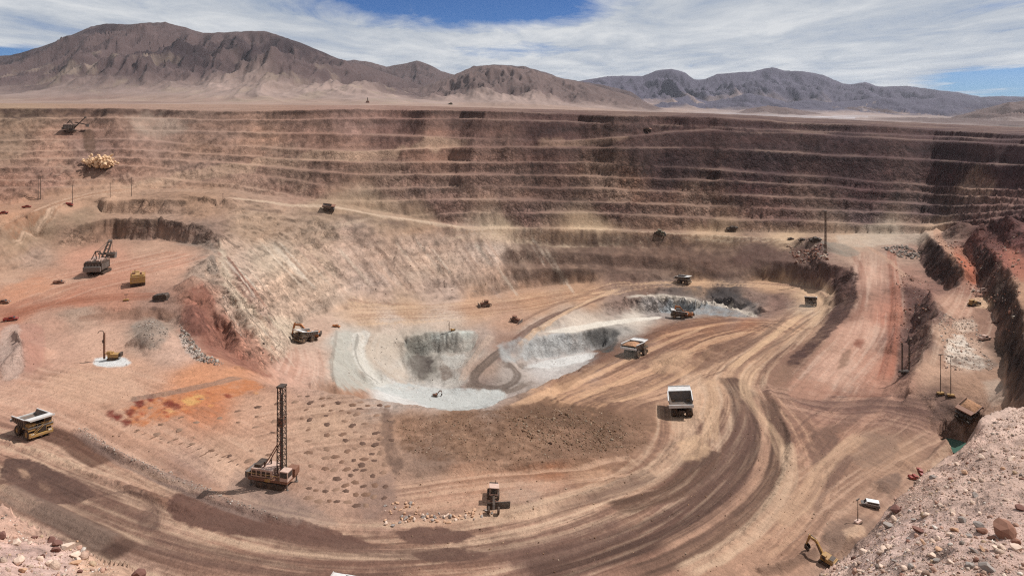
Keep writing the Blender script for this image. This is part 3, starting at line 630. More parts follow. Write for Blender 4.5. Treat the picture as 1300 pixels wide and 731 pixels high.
# ---------------------------------------------------------------- haul roads: dust, wetted lanes, wheel tracks
WET = (112, 84, 72); LITE = (220, 184, 154)
tracks([(-60, 575), (0, 592), (100, 637), (200, 674), (300, 704), (430, 724), (560, 716), (700, 690), (800, 655), (870, 610), (920, 560), (938, 515), (928, 482)], 17, 1, op=.8, fs=.75, ft=.012, dark=(118, 86, 72))
tracks([(-60, 545), (0, 560), (60, 585), (150, 625), (260, 660), (400, 690), (560, 690), (680, 670), (780, 635), (850, 600), (872, 560), (868, 510)], 13, 2, op=.75, fs=.8, ft=.012, dark=(122, 90, 76))
tracks([(930, 490), (945, 462), (1000, 418), (1040, 392)], 17, 3, op=.65, fs=.7)
tracks([(1046, 384), (1030, 370), (980, 362), (880, 360), (800, 364), (740, 374)], 10, 4, op=.7, light=(222, 182, 146))
tracks([(680, 512), (760, 480), (830, 447), (900, 419), (965, 412), (1010, 425)], 26, 5, op=.7, fs=.6, light=(212, 166, 130), dark=(112, 80, 64))
tracks([(760, 512), (830, 490), (890, 462), (940, 440), (1000, 412)], 16, 6, op=.65, fs=.6, light=(212, 170, 138), dark=(124, 92, 76))
tracks([(440, 398), (550, 396), (650, 386), (740, 371)], 20, 7, op=.6, light=(220, 184, 150), dark=(158, 118, 94))
tracks([(1108, 318), (1112, 380), (1098, 430), (1055, 482), (1030, 512)], 18, 8, op=.4, fs=.6, light=(224, 190, 168), dark=(176, 130, 110))
tracks([(560, 292), (650, 291), (750, 293), (850, 297), (950, 301), (1050, 304), (1110, 300)], 9, 9, op=.6, light=(226, 198, 168), dark=(180, 146, 118))
tracks([(0, 390), (80, 362), (160, 342), (245, 322)], 34, 10, op=.45, fs=.6, light=(214, 172, 148), dark=(176, 118, 94))
tracks([(0, 480), (80, 495), (170, 530), (280, 590), (360, 640)], 26, 11, op=.4, fs=.6, light=(222, 182, 156), dark=(176, 132, 108))
tracks([(320, 560), (400, 545), (490, 535)], 26, 12, op=.5, light=(208, 170, 144), dark=(150, 116, 96), ft=.03)
tracks([(500, 640), (600, 625), (720, 612), (820, 600)], 12, 13, op=.7, light=(212, 172, 144), dark=(150, 112, 90))
tracks([(960, 500), (1000, 545), (1010, 600), (980, 650), (930, 690)], 14, 14, op=.7, light=(210, 168, 138), dark=(140, 106, 88))
tracks([(985, 690), (1040, 640), (1110, 590), (1190, 545)], 24, 15, op=.6, light=(206, 168, 142), dark=(146, 112, 94))
tracks([(980, 502), (1050, 518), (1120, 516), (1190, 524)], 16, 16, op=.75, light=(190, 150, 128), dark=(116, 86, 76))
tracks([(1012, 590), (1050, 545), (1090, 515), (1110, 500)], 12, 17, op=.6, light=(196, 152, 128), dark=(120, 90, 78))
tracks([(0, 292), (45, 270), (95, 252), (150, 242), (210, 238)], 10, 18, op=.7, light=(222, 186, 158), dark=(170, 124, 96))
tracks([(470, 425), (466, 450), (490, 475), (530, 495)], 11, 19, op=.6, light=(222, 206, 190), dark=(186, 160, 138))
tracks([(380, 440), (385, 460), (378, 485)], 12, 20, op=.5, light=(224, 190, 168), dark=(184, 140, 118))
tracks([(1240, 362), (1228, 395), (1205, 430), (1195, 470)], 16, 21, op=.5, light=(218, 186, 162), dark=(160, 122, 102))
# wetted lanes
band([(48, 545), (75, 555), (105, 571), (135, 590)], 3.6, (108, 76, 62), .97, 1, .15)
patch([(8, 582), (40, 584), (70, 597), (100, 611), (122, 628), (100, 638), (72, 640), (50, 636), (36, 626), (14, 612), (0, 600)], (104, 78, 68), .97, 1.4, 3, 1, .12)
patch([(22, 594), (34, 598), (38, 606), (28, 606)], (190, 152, 126), .8, 2, 1, 2); patch([(50, 612), (62, 617), (64, 624), (52, 620)], (196, 158, 130), .8, 2, 1, 3)
band([(45, 638), (75, 653), (110, 672), (140, 690), (164, 704)], 3.4, (90, 66, 56), .97, 2, .15)
band([(100, 640), (130, 655), (165, 672), (200, 690), (260, 708), (340, 722)], 4.2, (126, 94, 80), .7, 21, .7)
band([(118, 632), (145, 625), (172, 626), (192, 638), (200, 655), (196, 672)], 2.0, (104, 78, 68), .7, 3, .9)
patch([(168, 655), (190, 645), (202, 660), (200, 675), (180, 670)], (108, 82, 72), .7, 2.5, 3, 4)
patch([(212, 648), (217, 631), (238, 625), (268, 634), (310, 644), (390, 662), (440, 678), (470, 690), (420, 690), (350, 682), (290, 678), (232, 664)], (116, 84, 72), .97, 1.4, 3, 5, .12)
band([(180, 684), (260, 704), (340, 718), (430, 730), (520, 730)], 3.6, (108, 80, 70), .8, 5, .6)
band([(330, 700), (410, 710), (490, 712), (560, 706)], 3.5, (118, 88, 76), .65, 6, .8)
band([(420, 690), (480, 700), (540, 702)], 2.4, (120, 92, 80), .6, 61, .6)
patch([(502, 676), (530, 669), (575, 671), (602, 679), (590, 686), (555, 691), (518, 690)], (116, 86, 74), .97, 1.4, 3, 7, .12)
patch([(522, 702), (558, 696), (602, 699), (620, 705), (590, 712), (540, 711)], (112, 84, 72), .97, 1.4, 3, 8, .12)
band([(738, 630), (780, 619), (832, 601)], 3.4, (96, 70, 62), .97, 9, .15)
band([(772, 645), (815, 637), (858, 620), (893, 592), (905, 570)], 4.2, (102, 76, 62), .92, 10, .35)
band([(860, 592), (880, 585), (902, 570)], 4.5, (106, 80, 68), .75, 101, .3)
band([(928, 478), (944, 505), (950, 545), (936, 590), (896, 636), (836, 673), (745, 706), (660, 728)], 6.5, (92, 68, 58), .95, 11, .4, ends=.02)
band([(972, 505), (990, 555), (985, 602), (955, 643), (905, 682), (845, 714), (780, 735)], 3.6, (98, 74, 62), .92, 12, .35)
band([(640, 715), (720, 692), (800, 668)], 5, (126, 96, 84), .65, 13, .6)
band([(957, 500), (972, 560), (953, 615), (902, 660), (830, 700)], 2.0, (196, 154, 128), .75, 14, .5)
band([(1000, 560), (1000, 612), (965, 660), (910, 702), (860, 730)], 3.0, (222, 188, 158), .75, 15, .5)
band([(880, 470), (872, 515), (866, 562), (826, 604), (740, 630), (640, 652), (560, 662)], 5.0, LITE, .6, 16, .6)
band([(900, 478), (905, 520), (900, 560)], 3, (206, 168, 136), .7, 17, .4)
band([(1048, 380), (1043, 398), (1012, 428), (968, 458), (948, 478), (947, 500), (962, 524), (985, 556), (998, 590)], 2.6, (222, 184, 150), .65, 18, .6)
band([(1020, 398), (985, 424), (950, 450), (925, 470)], 2.6, (222, 182, 146), .8, 19, .35)
band([(1030, 403), (995, 428), (955, 458)], 1.6, (128, 98, 82), .7, 20, .3)
band([(1000, 402), (965, 428), (935, 448)], 2.2, (120, 92, 78), .7, 22, .4)
band([(770, 374), (738, 387), (704, 401), (672, 419), (648, 440), (630, 464)], 3.6, (116, 86, 74), .85, 23, .4)
band([(752, 371), (715, 383), (680, 398), (655, 412)], 2.4, (132, 100, 84), .8, 24, .5)
band([(790, 366), (752, 380), (715, 398), (680, 420), (655, 445)], 2.0, (222, 184, 150), .8, 25, .4)
band([(625, 425), (608, 445), (594, 466), (585, 485)], 2.6, (206, 178, 158), .7, 251, .4)
band([(644, 440), (620, 458), (603, 476), (606, 488), (628, 493), (648, 488), (657, 476), (648, 464), (634, 462)], 3.2, (112, 96, 86), .9, 26, .3)
band([(590, 486), (612, 497), (645, 497), (668, 486)], 3.0, (126, 110, 98), .8, 262, .4)
band([(592, 494), (640, 498), (680, 484)], 3.0, (140, 122, 110), .7, 27, .4)
for k, q in enumerate(([(690, 506), (745, 481), (800, 456), (850, 433), (905, 412)], [(735, 506), (800, 479), (858, 455), (905, 431), (955, 420)], [(770, 512), (825, 495), (872, 470), (905, 442)], [(640, 520), (700, 497), (750, 470), (790, 450)])):
    band(q, 2.0, (220, 176, 140), .75, 30 + k, .4)
band([(700, 492), (750, 467), (790, 446), (840, 424)], 3.5, (124, 92, 74), .8, 36, .4)
band([(780, 470), (830, 448), (880, 428)], 2.6, (128, 92, 74), .7, 37, .5)
patch([(740, 455), (775, 438), (800, 430), (850, 410), (880, 404), (940, 404), (900, 412), (850, 422), (800, 445), (765, 462)], (122, 88, 72), .6, 2, 2, 38)
patch([(870, 462), (900, 440), (945, 428), (960, 436), (925, 456), (890, 470)], (124, 92, 76), .6, 3, 3, 39)
patch([(820, 462), (850, 446), (880, 447), (860, 470), (835, 474)], (206, 166, 134), .6, 2.5, 3, 40)
patch([(860, 560), (890, 552), (900, 575), (870, 585)], (214, 176, 142), .6, 3, 3, 41)
# broad damp patches of the water trucks
for q, w in (([(250, 650), (330, 672), (420, 690), (470, 700)], 4.5), ([(60, 600), (120, 640), (180, 668)], 5.5), ([(560, 705), (640, 700), (720, 682), (790, 655)], 4.5), ([(930, 500), (940, 550), (915, 600), (880, 640)], 7),
             ([(0, 600), (40, 622), (90, 655)], 4), ([(690, 645), (760, 628), (820, 606)], 3), ([(870, 690), (930, 640), (972, 590)], 3.5), ([(960, 470), (1000, 438), (1030, 412)], 3), ([(470, 655), (540, 652), (600, 648)], 2.2)):
    band(q, w, (118, 88, 76), .6, int(q[0][0]) + 500, .75, .5, .12, .5, .03)
for k in range(95):
    t = random.random(); x0 = 290 + 400 * t; y0 = 300 - 8 * t + random.uniform(0, 40); q = random.uniform(.25, .9)
    dx = (95 - 45 * t) * q; dy = (100 - 22 * t) * q
    if y0 + dy > 384: continue
    band([(x0, y0), (x0 + dx * .5, y0 + dy * .5), (x0 + dx, y0 + dy)], random.uniform(.7, 2.2), random.choice(((220, 198, 176), (224, 206, 186), (140, 116, 102), (156, 130, 114), (128, 102, 88), (206, 172, 150))), .6, k + 700, .25, .5, .2, .9, .05)
for k in range(50):
    t = random.random(); x0 = 276 + 34 * t + random.uniform(-4, 4); y0 = 312 + 76 * t; q = random.uniform(.25, .9)
    band([(x0, y0), (x0 + 45 * q, y0 + 55 * q), (x0 + 80 * q, y0 + 105 * q)], random.uniform(.7, 2.0), random.choice(((216, 186, 164), (226, 208, 190), (140, 102, 88), (122, 84, 72), (190, 142, 120))), .6, k + 800, .25, .5, .2, .9, .05)
# floor right of the road
band([(1000, 500), (1060, 516), (1120, 514), (1185, 522)], 7, (120, 90, 80), .7, 42, .5)
band([(1018, 492), (1070, 500), (1130, 502)], 2.6, (150, 104, 86), .7, 43, .4)
patch([(1008, 480), (1045, 486), (1060, 500), (1030, 508), (1000, 500)], (186, 140, 118), .7, 2.5, 3, 44)
patch([(1030, 545), (1060, 540), (1062, 565), (1035, 590), (1025, 572)], (124, 94, 80), .75, 3, 4, 45)
band([(1080, 575), (1062, 600), (1042, 625), (1030, 650)], 2.0, (116, 88, 76), .7, 46, .4)
patch([(1100, 548), (1140, 555), (1130, 585), (1090, 592), (1085, 570)], (150, 120, 102), .65, 4, 4, 47)
band([(985, 668), (1015, 640), (1050, 590), (1095, 550)], 3, (206, 168, 138), .7, 48, .5)
patch([(1110, 610), (1140, 600), (1142, 618), (1122, 625)], (130, 104, 90), .8, 2, 2, 49)
patch([(1055, 660), (1100, 655), (1112, 672), (1085, 700), (1050, 700), (1040, 685)], (140, 112, 96), .7, 3, 4, 50)
patch([(1070, 672), (1092, 666), (1098, 678), (1076, 684)], (206, 170, 142), .8, 2, 2, 51)
band([(960, 727), (1000, 718), (1040, 698)], 1.2, (130, 102, 86), .8, 52, .3)
patch([(1180, 590), (1204, 560), (1212, 562), (1190, 592)], (206, 172, 146), .6, 1.5, 1.5, 53)
# ramp on the right, shadowless edges of red earth
band([(1131, 315), (1137, 380), (1132, 440), (1120, 490)], 3.5, (172, 108, 86), .7, 54, .5)
band([(1080, 318), (1094, 345), (1094, 385), (1080, 412)], 2.5, (150, 102, 84), .6, 55, .5)
patch([(1088, 430), (1098, 432), (1092, 442), (1084, 438)], (150, 98, 80), .8, 2, 2, 56); patch([(1070, 448), (1080, 444), (1076, 462), (1064, 468)], (150, 116, 96), .8, 2, 2, 57)
band([(1085, 305), (1110, 318), (1130, 332), (1150, 352)], 2.4, (200, 160, 136), .8, 58, .3)
patch([(1060, 300), (1120, 291), (1172, 293), (1172, 306), (1120, 312), (1070, 312)], (204, 184, 164), .6, 3, 4, 59)
patch([(1040, 305), (1075, 312), (1092, 322), (1075, 326), (1050, 318)], (150, 136, 122), .8, 2, 2, 60)
band([(1188, 290), (1194, 306), (1212, 326), (1224, 345), (1238, 362)], 3.2, (206, 158, 130), .7, 61, .4)
patch([(1210, 320), (1228, 330), (1242, 352), (1236, 362), (1222, 345)], (190, 112, 84), .75, 2, 2, 62)
patch([(1275, 310), (1300, 330), (1300, 358), (1284, 340)], (184, 118, 96), .7, 2, 2, 63)
patch([(1203, 430), (1222, 425), (1232, 440), (1250, 462), (1238, 470), (1206, 462), (1200, 448)], (232, 214, 196), .8, 2.5, 4, 64, .7)
patch([(1210, 408), (1235, 405), (1238, 420), (1215, 420)], (222, 194, 172), .7, 3, 3, 65)
patch([(1248, 485), (1272, 482), (1276, 505), (1258, 512)], (206, 182, 162), .6, 3, 3, 66)
patch([(1210, 452), (1260, 456), (1262, 468), (1212, 462)], (140, 118, 104), .6, 2, 3, 67, .8)
patch([(1236, 378), (1258, 378), (1260, 390), (1238, 390)], (222, 182, 148), .8, 2, 2, 68)
# shelf, pads and the left spur
band([(0, 405), (60, 388), (130, 378), (200, 376)], 6, (160, 100, 76), .7, 70, .5)
band([(0, 355), (60, 358), (120, 352)], 5, (206, 170, 146), .5, 71, .5)
patch([(0, 366), (50, 352), (70, 362), (40, 375), (0, 388)], (206, 146, 114), .6, 3, 3, 72)
band([(95, 405), (150, 400), (200, 400), (222, 404)], 3, (158, 120, 100), .7, 73, .4)
patch([(20, 412), (50, 412), (58, 440), (50, 465), (32, 470), (28, 440)], (188, 140, 122), .7, 2, 2, 74)
patch([(2, 415), (24, 412), (26, 440), (28, 472), (2, 478)], (206, 178, 162), .6, 2, 3, 75)
patch([(120, 455), (140, 452), (160, 455), (166, 462), (140, 466), (120, 463)], (232, 230, 226), .95, 1.6, 1.5, 76, .1)
patch([(165, 412), (190, 403), (206, 410), (215, 425), (200, 442), (178, 436)], (160, 142, 128), .7, 2, 2, 77)
patch([(60, 478), (150, 470), (180, 500), (110, 512), (60, 500)], (220, 178, 150), .5, 4, 4, 78)
patch([(158, 520), (200, 501), (260, 489), (318, 483), (332, 493), (290, 505), (238, 521), (190, 540), (162, 534)], (204, 132, 90), .7, 3.5, 6, 79, .9)
patch([(228, 508), (250, 500), (260, 506), (240, 514)], (232, 178, 112), .8, 2, 3, 80, .5)
for k in range(60):
    x, y = random.uniform(165, 330), random.uniform(482, 536)
    if not (505 - (x - 165) * .13 < y < 545 - (x - 165) * .27): continue
    c_ = random.choice(((186, 92, 60), (222, 156, 100), (150, 76, 56), (208, 120, 76), (226, 176, 120), (170, 120, 96)))
    q = random.uniform(2.5, 7); patch([(x - q, y - q * .2), (x, y - q * .4), (x + q, y), (x, y + q * .4)], c_, .6, 1.6, 3, 900 + k, .8)
for x, y in ((140, 526), (165, 523), (160, 537), (212, 512), (190, 505), (148, 530), (222, 516), (176, 512)):
    patch([(x - 7, y - 2), (x + 3, y - 4), (x + 8, y + 1), (x, y + 5)], (126, 54, 42), .8, 2, 3, x, .4)
band([(164, 506), (215, 499), (262, 489), (305, 478)], 1.9, (152, 124, 108), .8, 81, .3)
band([(95, 544), (150, 578), (200, 601), (260, 626), (300, 642), (350, 658)], 2.2, (150, 124, 112), .75, 82, .5)
band([(0, 618), (40, 639), (100, 666), (148, 690)], 3.0, (158, 132, 116), .7, 83, .3)
patch([(300, 596), (420, 655), (410, 670), (330, 652), (290, 630)], (160, 134, 120), .5, 4, 4, 84)
patch([(492, 520), (502, 540), (498, 560), (512, 590), (500, 600), (486, 565), (484, 520)], (124, 98, 84), .7, 2.5, 4, 85, .4)
patch([(470, 610), (500, 600), (500, 640), (470, 660), (455, 640)], (150, 122, 108), .6, 4, 4, 86, .4)
patch([(505, 530), (600, 522), (690, 512), (760, 518), (830, 528), (825, 560), (780, 580), (690, 588), (600, 588), (520, 578)], (128, 96, 76), .55, 4, 5, 87, .9)
patch([(640, 515), (720, 512), (780, 524), (800, 560), (770, 572), (740, 545), (680, 540)], (112, 84, 66), .6, 4, 5, 88, .9)
# left spur of red rock and the pale scree beside it
patch([(228, 405), (240, 372), (256, 358), (272, 380), (280, 410), (300, 440), (318, 470), (290, 458), (262, 448), (244, 432)], (146, 96, 80), .65, 2, 4, 90, .5)
patch([(232, 402), (246, 385), (262, 400), (262, 420), (245, 425)], (128, 84, 72), .6, 2, 4, 91, .5)
patch([(282, 405), (300, 430), (322, 462), (345, 476), (330, 476), (300, 455), (285, 430)], (156, 104, 86), .6, 2, 4, 92, .5)
patch([(278, 310), (290, 330), (300, 360), (330, 400), (360, 440), (350, 455), (322, 425), (295, 385), (280, 350)], (206, 184, 160), .55, 3, 5, 93, .6)
patch([(262, 326), (272, 325), (276, 345), (264, 345)], (150, 132, 118), .8, 1.5, 1.5, 94)
patch([(345, 410), (362, 402), (370, 425), (362, 450), (348, 440)], (210, 186, 164), .6, 2, 3, 95)
patch([(228, 425), (245, 440), (262, 455), (250, 458), (234, 442)], (196, 180, 168), .7, 1.5, 3, 96, .6)
# ore in the pit
patch([(425, 420), (450, 425), (470, 460), (500, 490), (470, 494), (430, 490), (420, 460)], (196, 192, 180), .6, 3, 5, 100, .5)
patch([(470, 430), (500, 418), (520, 420), (512, 450), (520, 485), (490, 475), (465, 455)], (206, 188, 170), .6, 3, 4, 101, .5)
patch([(515, 432), (535, 428), (548, 450), (560, 478), (535, 484), (518, 465)], (126, 118, 108), .6, 2.5, 5, 102, .7)
patch([(530, 450), (545, 452), (550, 468), (538, 470)], (88, 78, 72), .8, 2, 4, 103, .5)
patch([(545, 422), (600, 420), (592, 430), (550, 432)], (214, 216, 206), .75, 2, 2, 104)
patch([(548, 434), (582, 430), (584, 440), (552, 446)], (112, 104, 96), .7, 2, 5, 105, .9)
patch([(556, 465), (570, 463), (576, 478), (562, 482)], (130, 112, 100), .7, 2, 3, 106)
patch([(505, 500), (560, 496), (640, 498), (625, 514), (570, 521), (535, 512)], (196, 194, 187), .7, 1.2, 3, 107, .6)
patch([(634, 436), (690, 425), (740, 421), (775, 422), (770, 440), (700, 452), (640, 458)], (184, 182, 178), .6, 2, 4, 108, .6)
patch([(745, 422), (782, 418), (778, 445), (760, 444), (740, 430)], (96, 92, 88), .8, 2, 4, 109, .4)
patch([(690, 460), (740, 448), (760, 448), (735, 462), (700, 470)], (214, 206, 198), .7, 2, 3, 110)
patch([(838, 380), (900, 386), (950, 400), (930, 402), (880, 398), (840, 396)], (170, 172, 172), .7, 2, 4, 111, .8)
patch([(895, 366), (935, 372), (958, 388), (965, 402), (950, 392), (910, 382)], (84, 76, 74), .75, 2, 4, 112, .4)
band([(790, 377), (850, 375.5), (905, 385), (945, 396), (962, 404)], 2.2, (222, 206, 188), .8, 113, .2)
patch([(858, 362), (890, 364), (886, 376), (850, 374)], (112, 98, 90), .6, 2, 3, 114, .6)
patch([(430, 424), (447, 427), (444, 446), (455, 472), (476, 490), (440, 492), (424, 480), (424, 450)], (188, 182, 170), .6, .9, 2.5, 140, .5)
patch([(446, 424), (470, 421), (462, 442), (470, 466), (494, 488), (480, 490), (458, 472), (448, 446)], (222, 214, 202), .65, .9, 2.0, 141, .3)
patch([(470, 492), (510, 486), (545, 492), (600, 494), (640, 497), (625, 515), (570, 521), (520, 508)], (202, 201, 195), .8, .9, 2.0, 142, .6)
patch([(512, 432), (545, 424), (548, 446), (520, 447)], (150, 146, 136), .6, .8, 3, 143, .4); patch([(575, 424), (604, 424), (600, 442), (572, 444)], (196, 190, 178), .6, .8, 3, 144, .4)
patch([(520, 450), (536, 452), (546, 470), (536, 480), (524, 468)], (112, 102, 94), .7, .8, 4, 145, .4); patch([(560, 452), (590, 450), (586, 464), (566, 466)], (206, 200, 190), .6, .8, 3, 146, .4)
patch([(664, 440), (692, 430), (720, 425), (722, 446), (690, 452), (664, 454)], (204, 202, 198), .6, .8, 4, 147, .6); patch([(664, 466), (700, 456), (745, 449), (752, 455), (705, 466)], (226, 222, 216), .7, .9, 2, 148, .3)
patch([(690, 421), (740, 412), (800, 404), (836, 402), (834, 405), (800, 409), (762, 415), (720, 423)], (238, 226, 210), .85, .9, 1.2, 149, .15)
band([(428, 418), (424, 442), (421, 470), (428, 494)], 1.0, (150, 138, 126), .7, 150, .3); band([(455, 424), (451, 446), (461, 470), (484, 488)], .9, (150, 144, 134), .7, 151, .3)
# back wall: pale slides, dark rock
patch([(855, 240), (880, 236), (900, 255), (905, 275), (870, 275)], (140, 108, 92), .4, 3, 6, 121, .8)
patch([(1212, 225), (1240, 220), (1262, 238), (1250, 252), (1220, 246)], (176, 140, 120), .6, 3, 6, 122, .8)
patch([(1225, 265), (1270, 245), (1298, 252), (1270, 275), (1240, 290)], (150, 114, 102), .6, 3, 6, 123, .7)
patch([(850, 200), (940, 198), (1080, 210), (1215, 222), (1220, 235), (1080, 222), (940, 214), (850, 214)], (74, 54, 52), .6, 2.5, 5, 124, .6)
patch([(0, 138), (110, 138), (220, 140), (215, 146), (100, 149), (0, 150)], (84, 64, 56), .7, 1.5, 3, 126, .5)
patch([(105, 166), (118, 166), (120, 190), (108, 192)], (104, 80, 66), .8, 1.5, 2, 127)
patch([(160, 148), (210, 148), (240, 165), (180, 172)], (190, 168, 150), .4, 4, 5, 128)
patch([(220, 310), (262, 305), (276, 322), (262, 316)], (150, 138, 126), .4, 3, 3, 129)
patch([(160, 280), (230, 284), (262, 291), (255, 302), (160, 298)], (120, 96, 84), .5, 3, 5, 130, .6)
patch([(290, 400), (310, 395), (318, 415), (300, 420)], (190, 165, 145), .4, 3, 4, 131)
band([(150, 241), (200, 233), (250, 222), (330, 209), (440, 197), (520, 189), (600, 184)], 7, (200, 166, 140), .6, 132, .2)
band([(680, 181), (740, 178), (800, 173)], 6, (176, 142, 120), .5, 133, .2)
ALB = np.clip(ALB, .008, 1)

# basin of the sump
_yw = FPX * 120.7 / (570 - HY); _xw = (1222 - CX) / FPX * _yw
_q = np.sqrt(((XX - _xw) / 4.6) ** 2 + ((YY - _yw) / 7.5) ** 2)
H = np.where(_q < 1.3, np.maximum(H, 121.8 - 5.0 * np.clip(_q - .95, 0, 2)), H)
mixin((slice(None), slice(None)), srgb(118, 86, 72), smooth(1.35, 1.05, _q) * .7)
ALB = np.clip(ALB, .008, 1)

# dark broken ledges on the great face and under the back road
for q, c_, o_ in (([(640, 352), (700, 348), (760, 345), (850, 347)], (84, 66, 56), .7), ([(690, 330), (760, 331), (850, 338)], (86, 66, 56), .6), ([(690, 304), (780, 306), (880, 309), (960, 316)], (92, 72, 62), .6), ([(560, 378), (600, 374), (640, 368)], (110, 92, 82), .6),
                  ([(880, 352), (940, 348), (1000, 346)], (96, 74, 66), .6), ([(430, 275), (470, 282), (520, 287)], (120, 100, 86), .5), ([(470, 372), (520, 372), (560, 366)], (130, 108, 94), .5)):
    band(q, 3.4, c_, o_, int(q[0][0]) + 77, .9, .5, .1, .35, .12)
ALB = np.clip(ALB, .008, 1)

band([(283, 251), (330, 255), (365, 260), (424, 263), (473, 272), (530, 280), (600, 290)], 3.2, (214, 186, 160), .8, 601, .3)
band([(424, 288), (450, 282), (473, 276)], 1.6, (206, 178, 154), .7, 602, .3)
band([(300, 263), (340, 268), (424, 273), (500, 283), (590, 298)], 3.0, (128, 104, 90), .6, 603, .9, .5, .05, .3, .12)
ALB = np.clip(ALB, .008, 1)

# dark rock of the cuttings on the right, with shade painted onto left-facing risers
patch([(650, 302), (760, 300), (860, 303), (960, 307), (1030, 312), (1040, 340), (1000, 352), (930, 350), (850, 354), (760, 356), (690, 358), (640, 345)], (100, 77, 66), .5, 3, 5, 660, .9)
patch([(1058, 342), (1080, 348), (1086, 364), (1086, 384), (1072, 405), (1046, 432), (1012, 462), (1000, 458), (1036, 424), (1056, 394), (1060, 370)], (88, 62, 55), .8, 1.5, 4, 650, .4)  # bank left of the ramp, its shade painted into the colour
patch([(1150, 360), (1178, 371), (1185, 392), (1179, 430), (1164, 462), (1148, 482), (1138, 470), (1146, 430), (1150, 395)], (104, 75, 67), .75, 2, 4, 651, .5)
patch([(1176, 297), (1189, 310), (1204, 328), (1224, 348), (1212, 366), (1190, 358), (1176, 338)], (72, 52, 46), .75, 1.5, 3, 652, .3)  # riser below the path, painted dark as shade
patch([(1234, 310), (1254, 320), (1272, 343), (1287, 370), (1297, 402), (1301, 440), (1303, 500), (1280, 500), (1277, 450), (1269, 412), (1254, 380), (1239, 347)], (70, 52, 46), .75, 1.5, 3, 653, .3)  # tall right riser, its shade painted in too
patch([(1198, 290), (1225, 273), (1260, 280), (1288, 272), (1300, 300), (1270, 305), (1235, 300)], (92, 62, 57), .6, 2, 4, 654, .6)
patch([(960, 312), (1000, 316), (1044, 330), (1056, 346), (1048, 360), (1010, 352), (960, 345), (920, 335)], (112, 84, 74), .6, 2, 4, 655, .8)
ALB = np.clip(ALB, .008, 1)

for k, q in enumerate(([(742, 216), (768, 213), (786, 228), (802, 250), (790, 260), (764, 252), (752, 235)], [(470, 205), (500, 203), (520, 236), (505, 252), (480, 235)], [(620, 222), (640, 220), (660, 252), (645, 270), (628, 245)], [(860, 240), (884, 238), (908, 262), (900, 276), (872, 270)], [(1000, 236), (1020, 236), (1040, 266), (1020, 280), (1004, 258)], [(330, 190), (370, 186), (400, 226), (380, 245), (345, 220)])):
    patch(q, (158, 128, 110) if k not in (2, 4) else (132, 104, 92), .55, 3, 6, 950 + k, .8)
ALB = np.clip(ALB, .008, 1)

# ---------------------------------------------------------------- terrain meshes
def grid_mesh(name, X, Y, Z, col, rgh=None):
    nv, nu = X.shape
    me = bpy.data.meshes.new(name)
    co = np.stack([X, Y, Z], -1).astype(np.float32).reshape(-1)
    i = (np.arange(nv - 1)[:, None] * nu + np.arange(nu - 1)[None, :]).reshape(-1)
    quads = np.stack([i, i + 1, i + 1 + nu, i + nu], -1).astype(np.int32).reshape(-1)
    nq = len(i)
    me.vertices.add(nv * nu); me.vertices.foreach_set('co', co)
    me.loops.add(nq * 4); me.loops.foreach_set('vertex_index', quads)
    me.polygons.add(nq); me.polygons.foreach_set('loop_start', np.arange(0, nq * 4, 4, dtype=np.int32))
    me.polygons.foreach_set('use_smooth', np.ones(nq, bool))
    at = me.color_attributes.new('soil', 'FLOAT_COLOR', 'POINT')
    c4 = np.ones((nv * nu, 4), np.float32); c4[:, :3] = col.reshape(-1, 3)
    if rgh is not None: c4[:, 3] = rgh.reshape(-1)
    at.data.foreach_set('color', c4.reshape(-1))
    me.update()
    ob = bpy.data.objects.new(name, me); COL.objects.link(ob)
    return ob
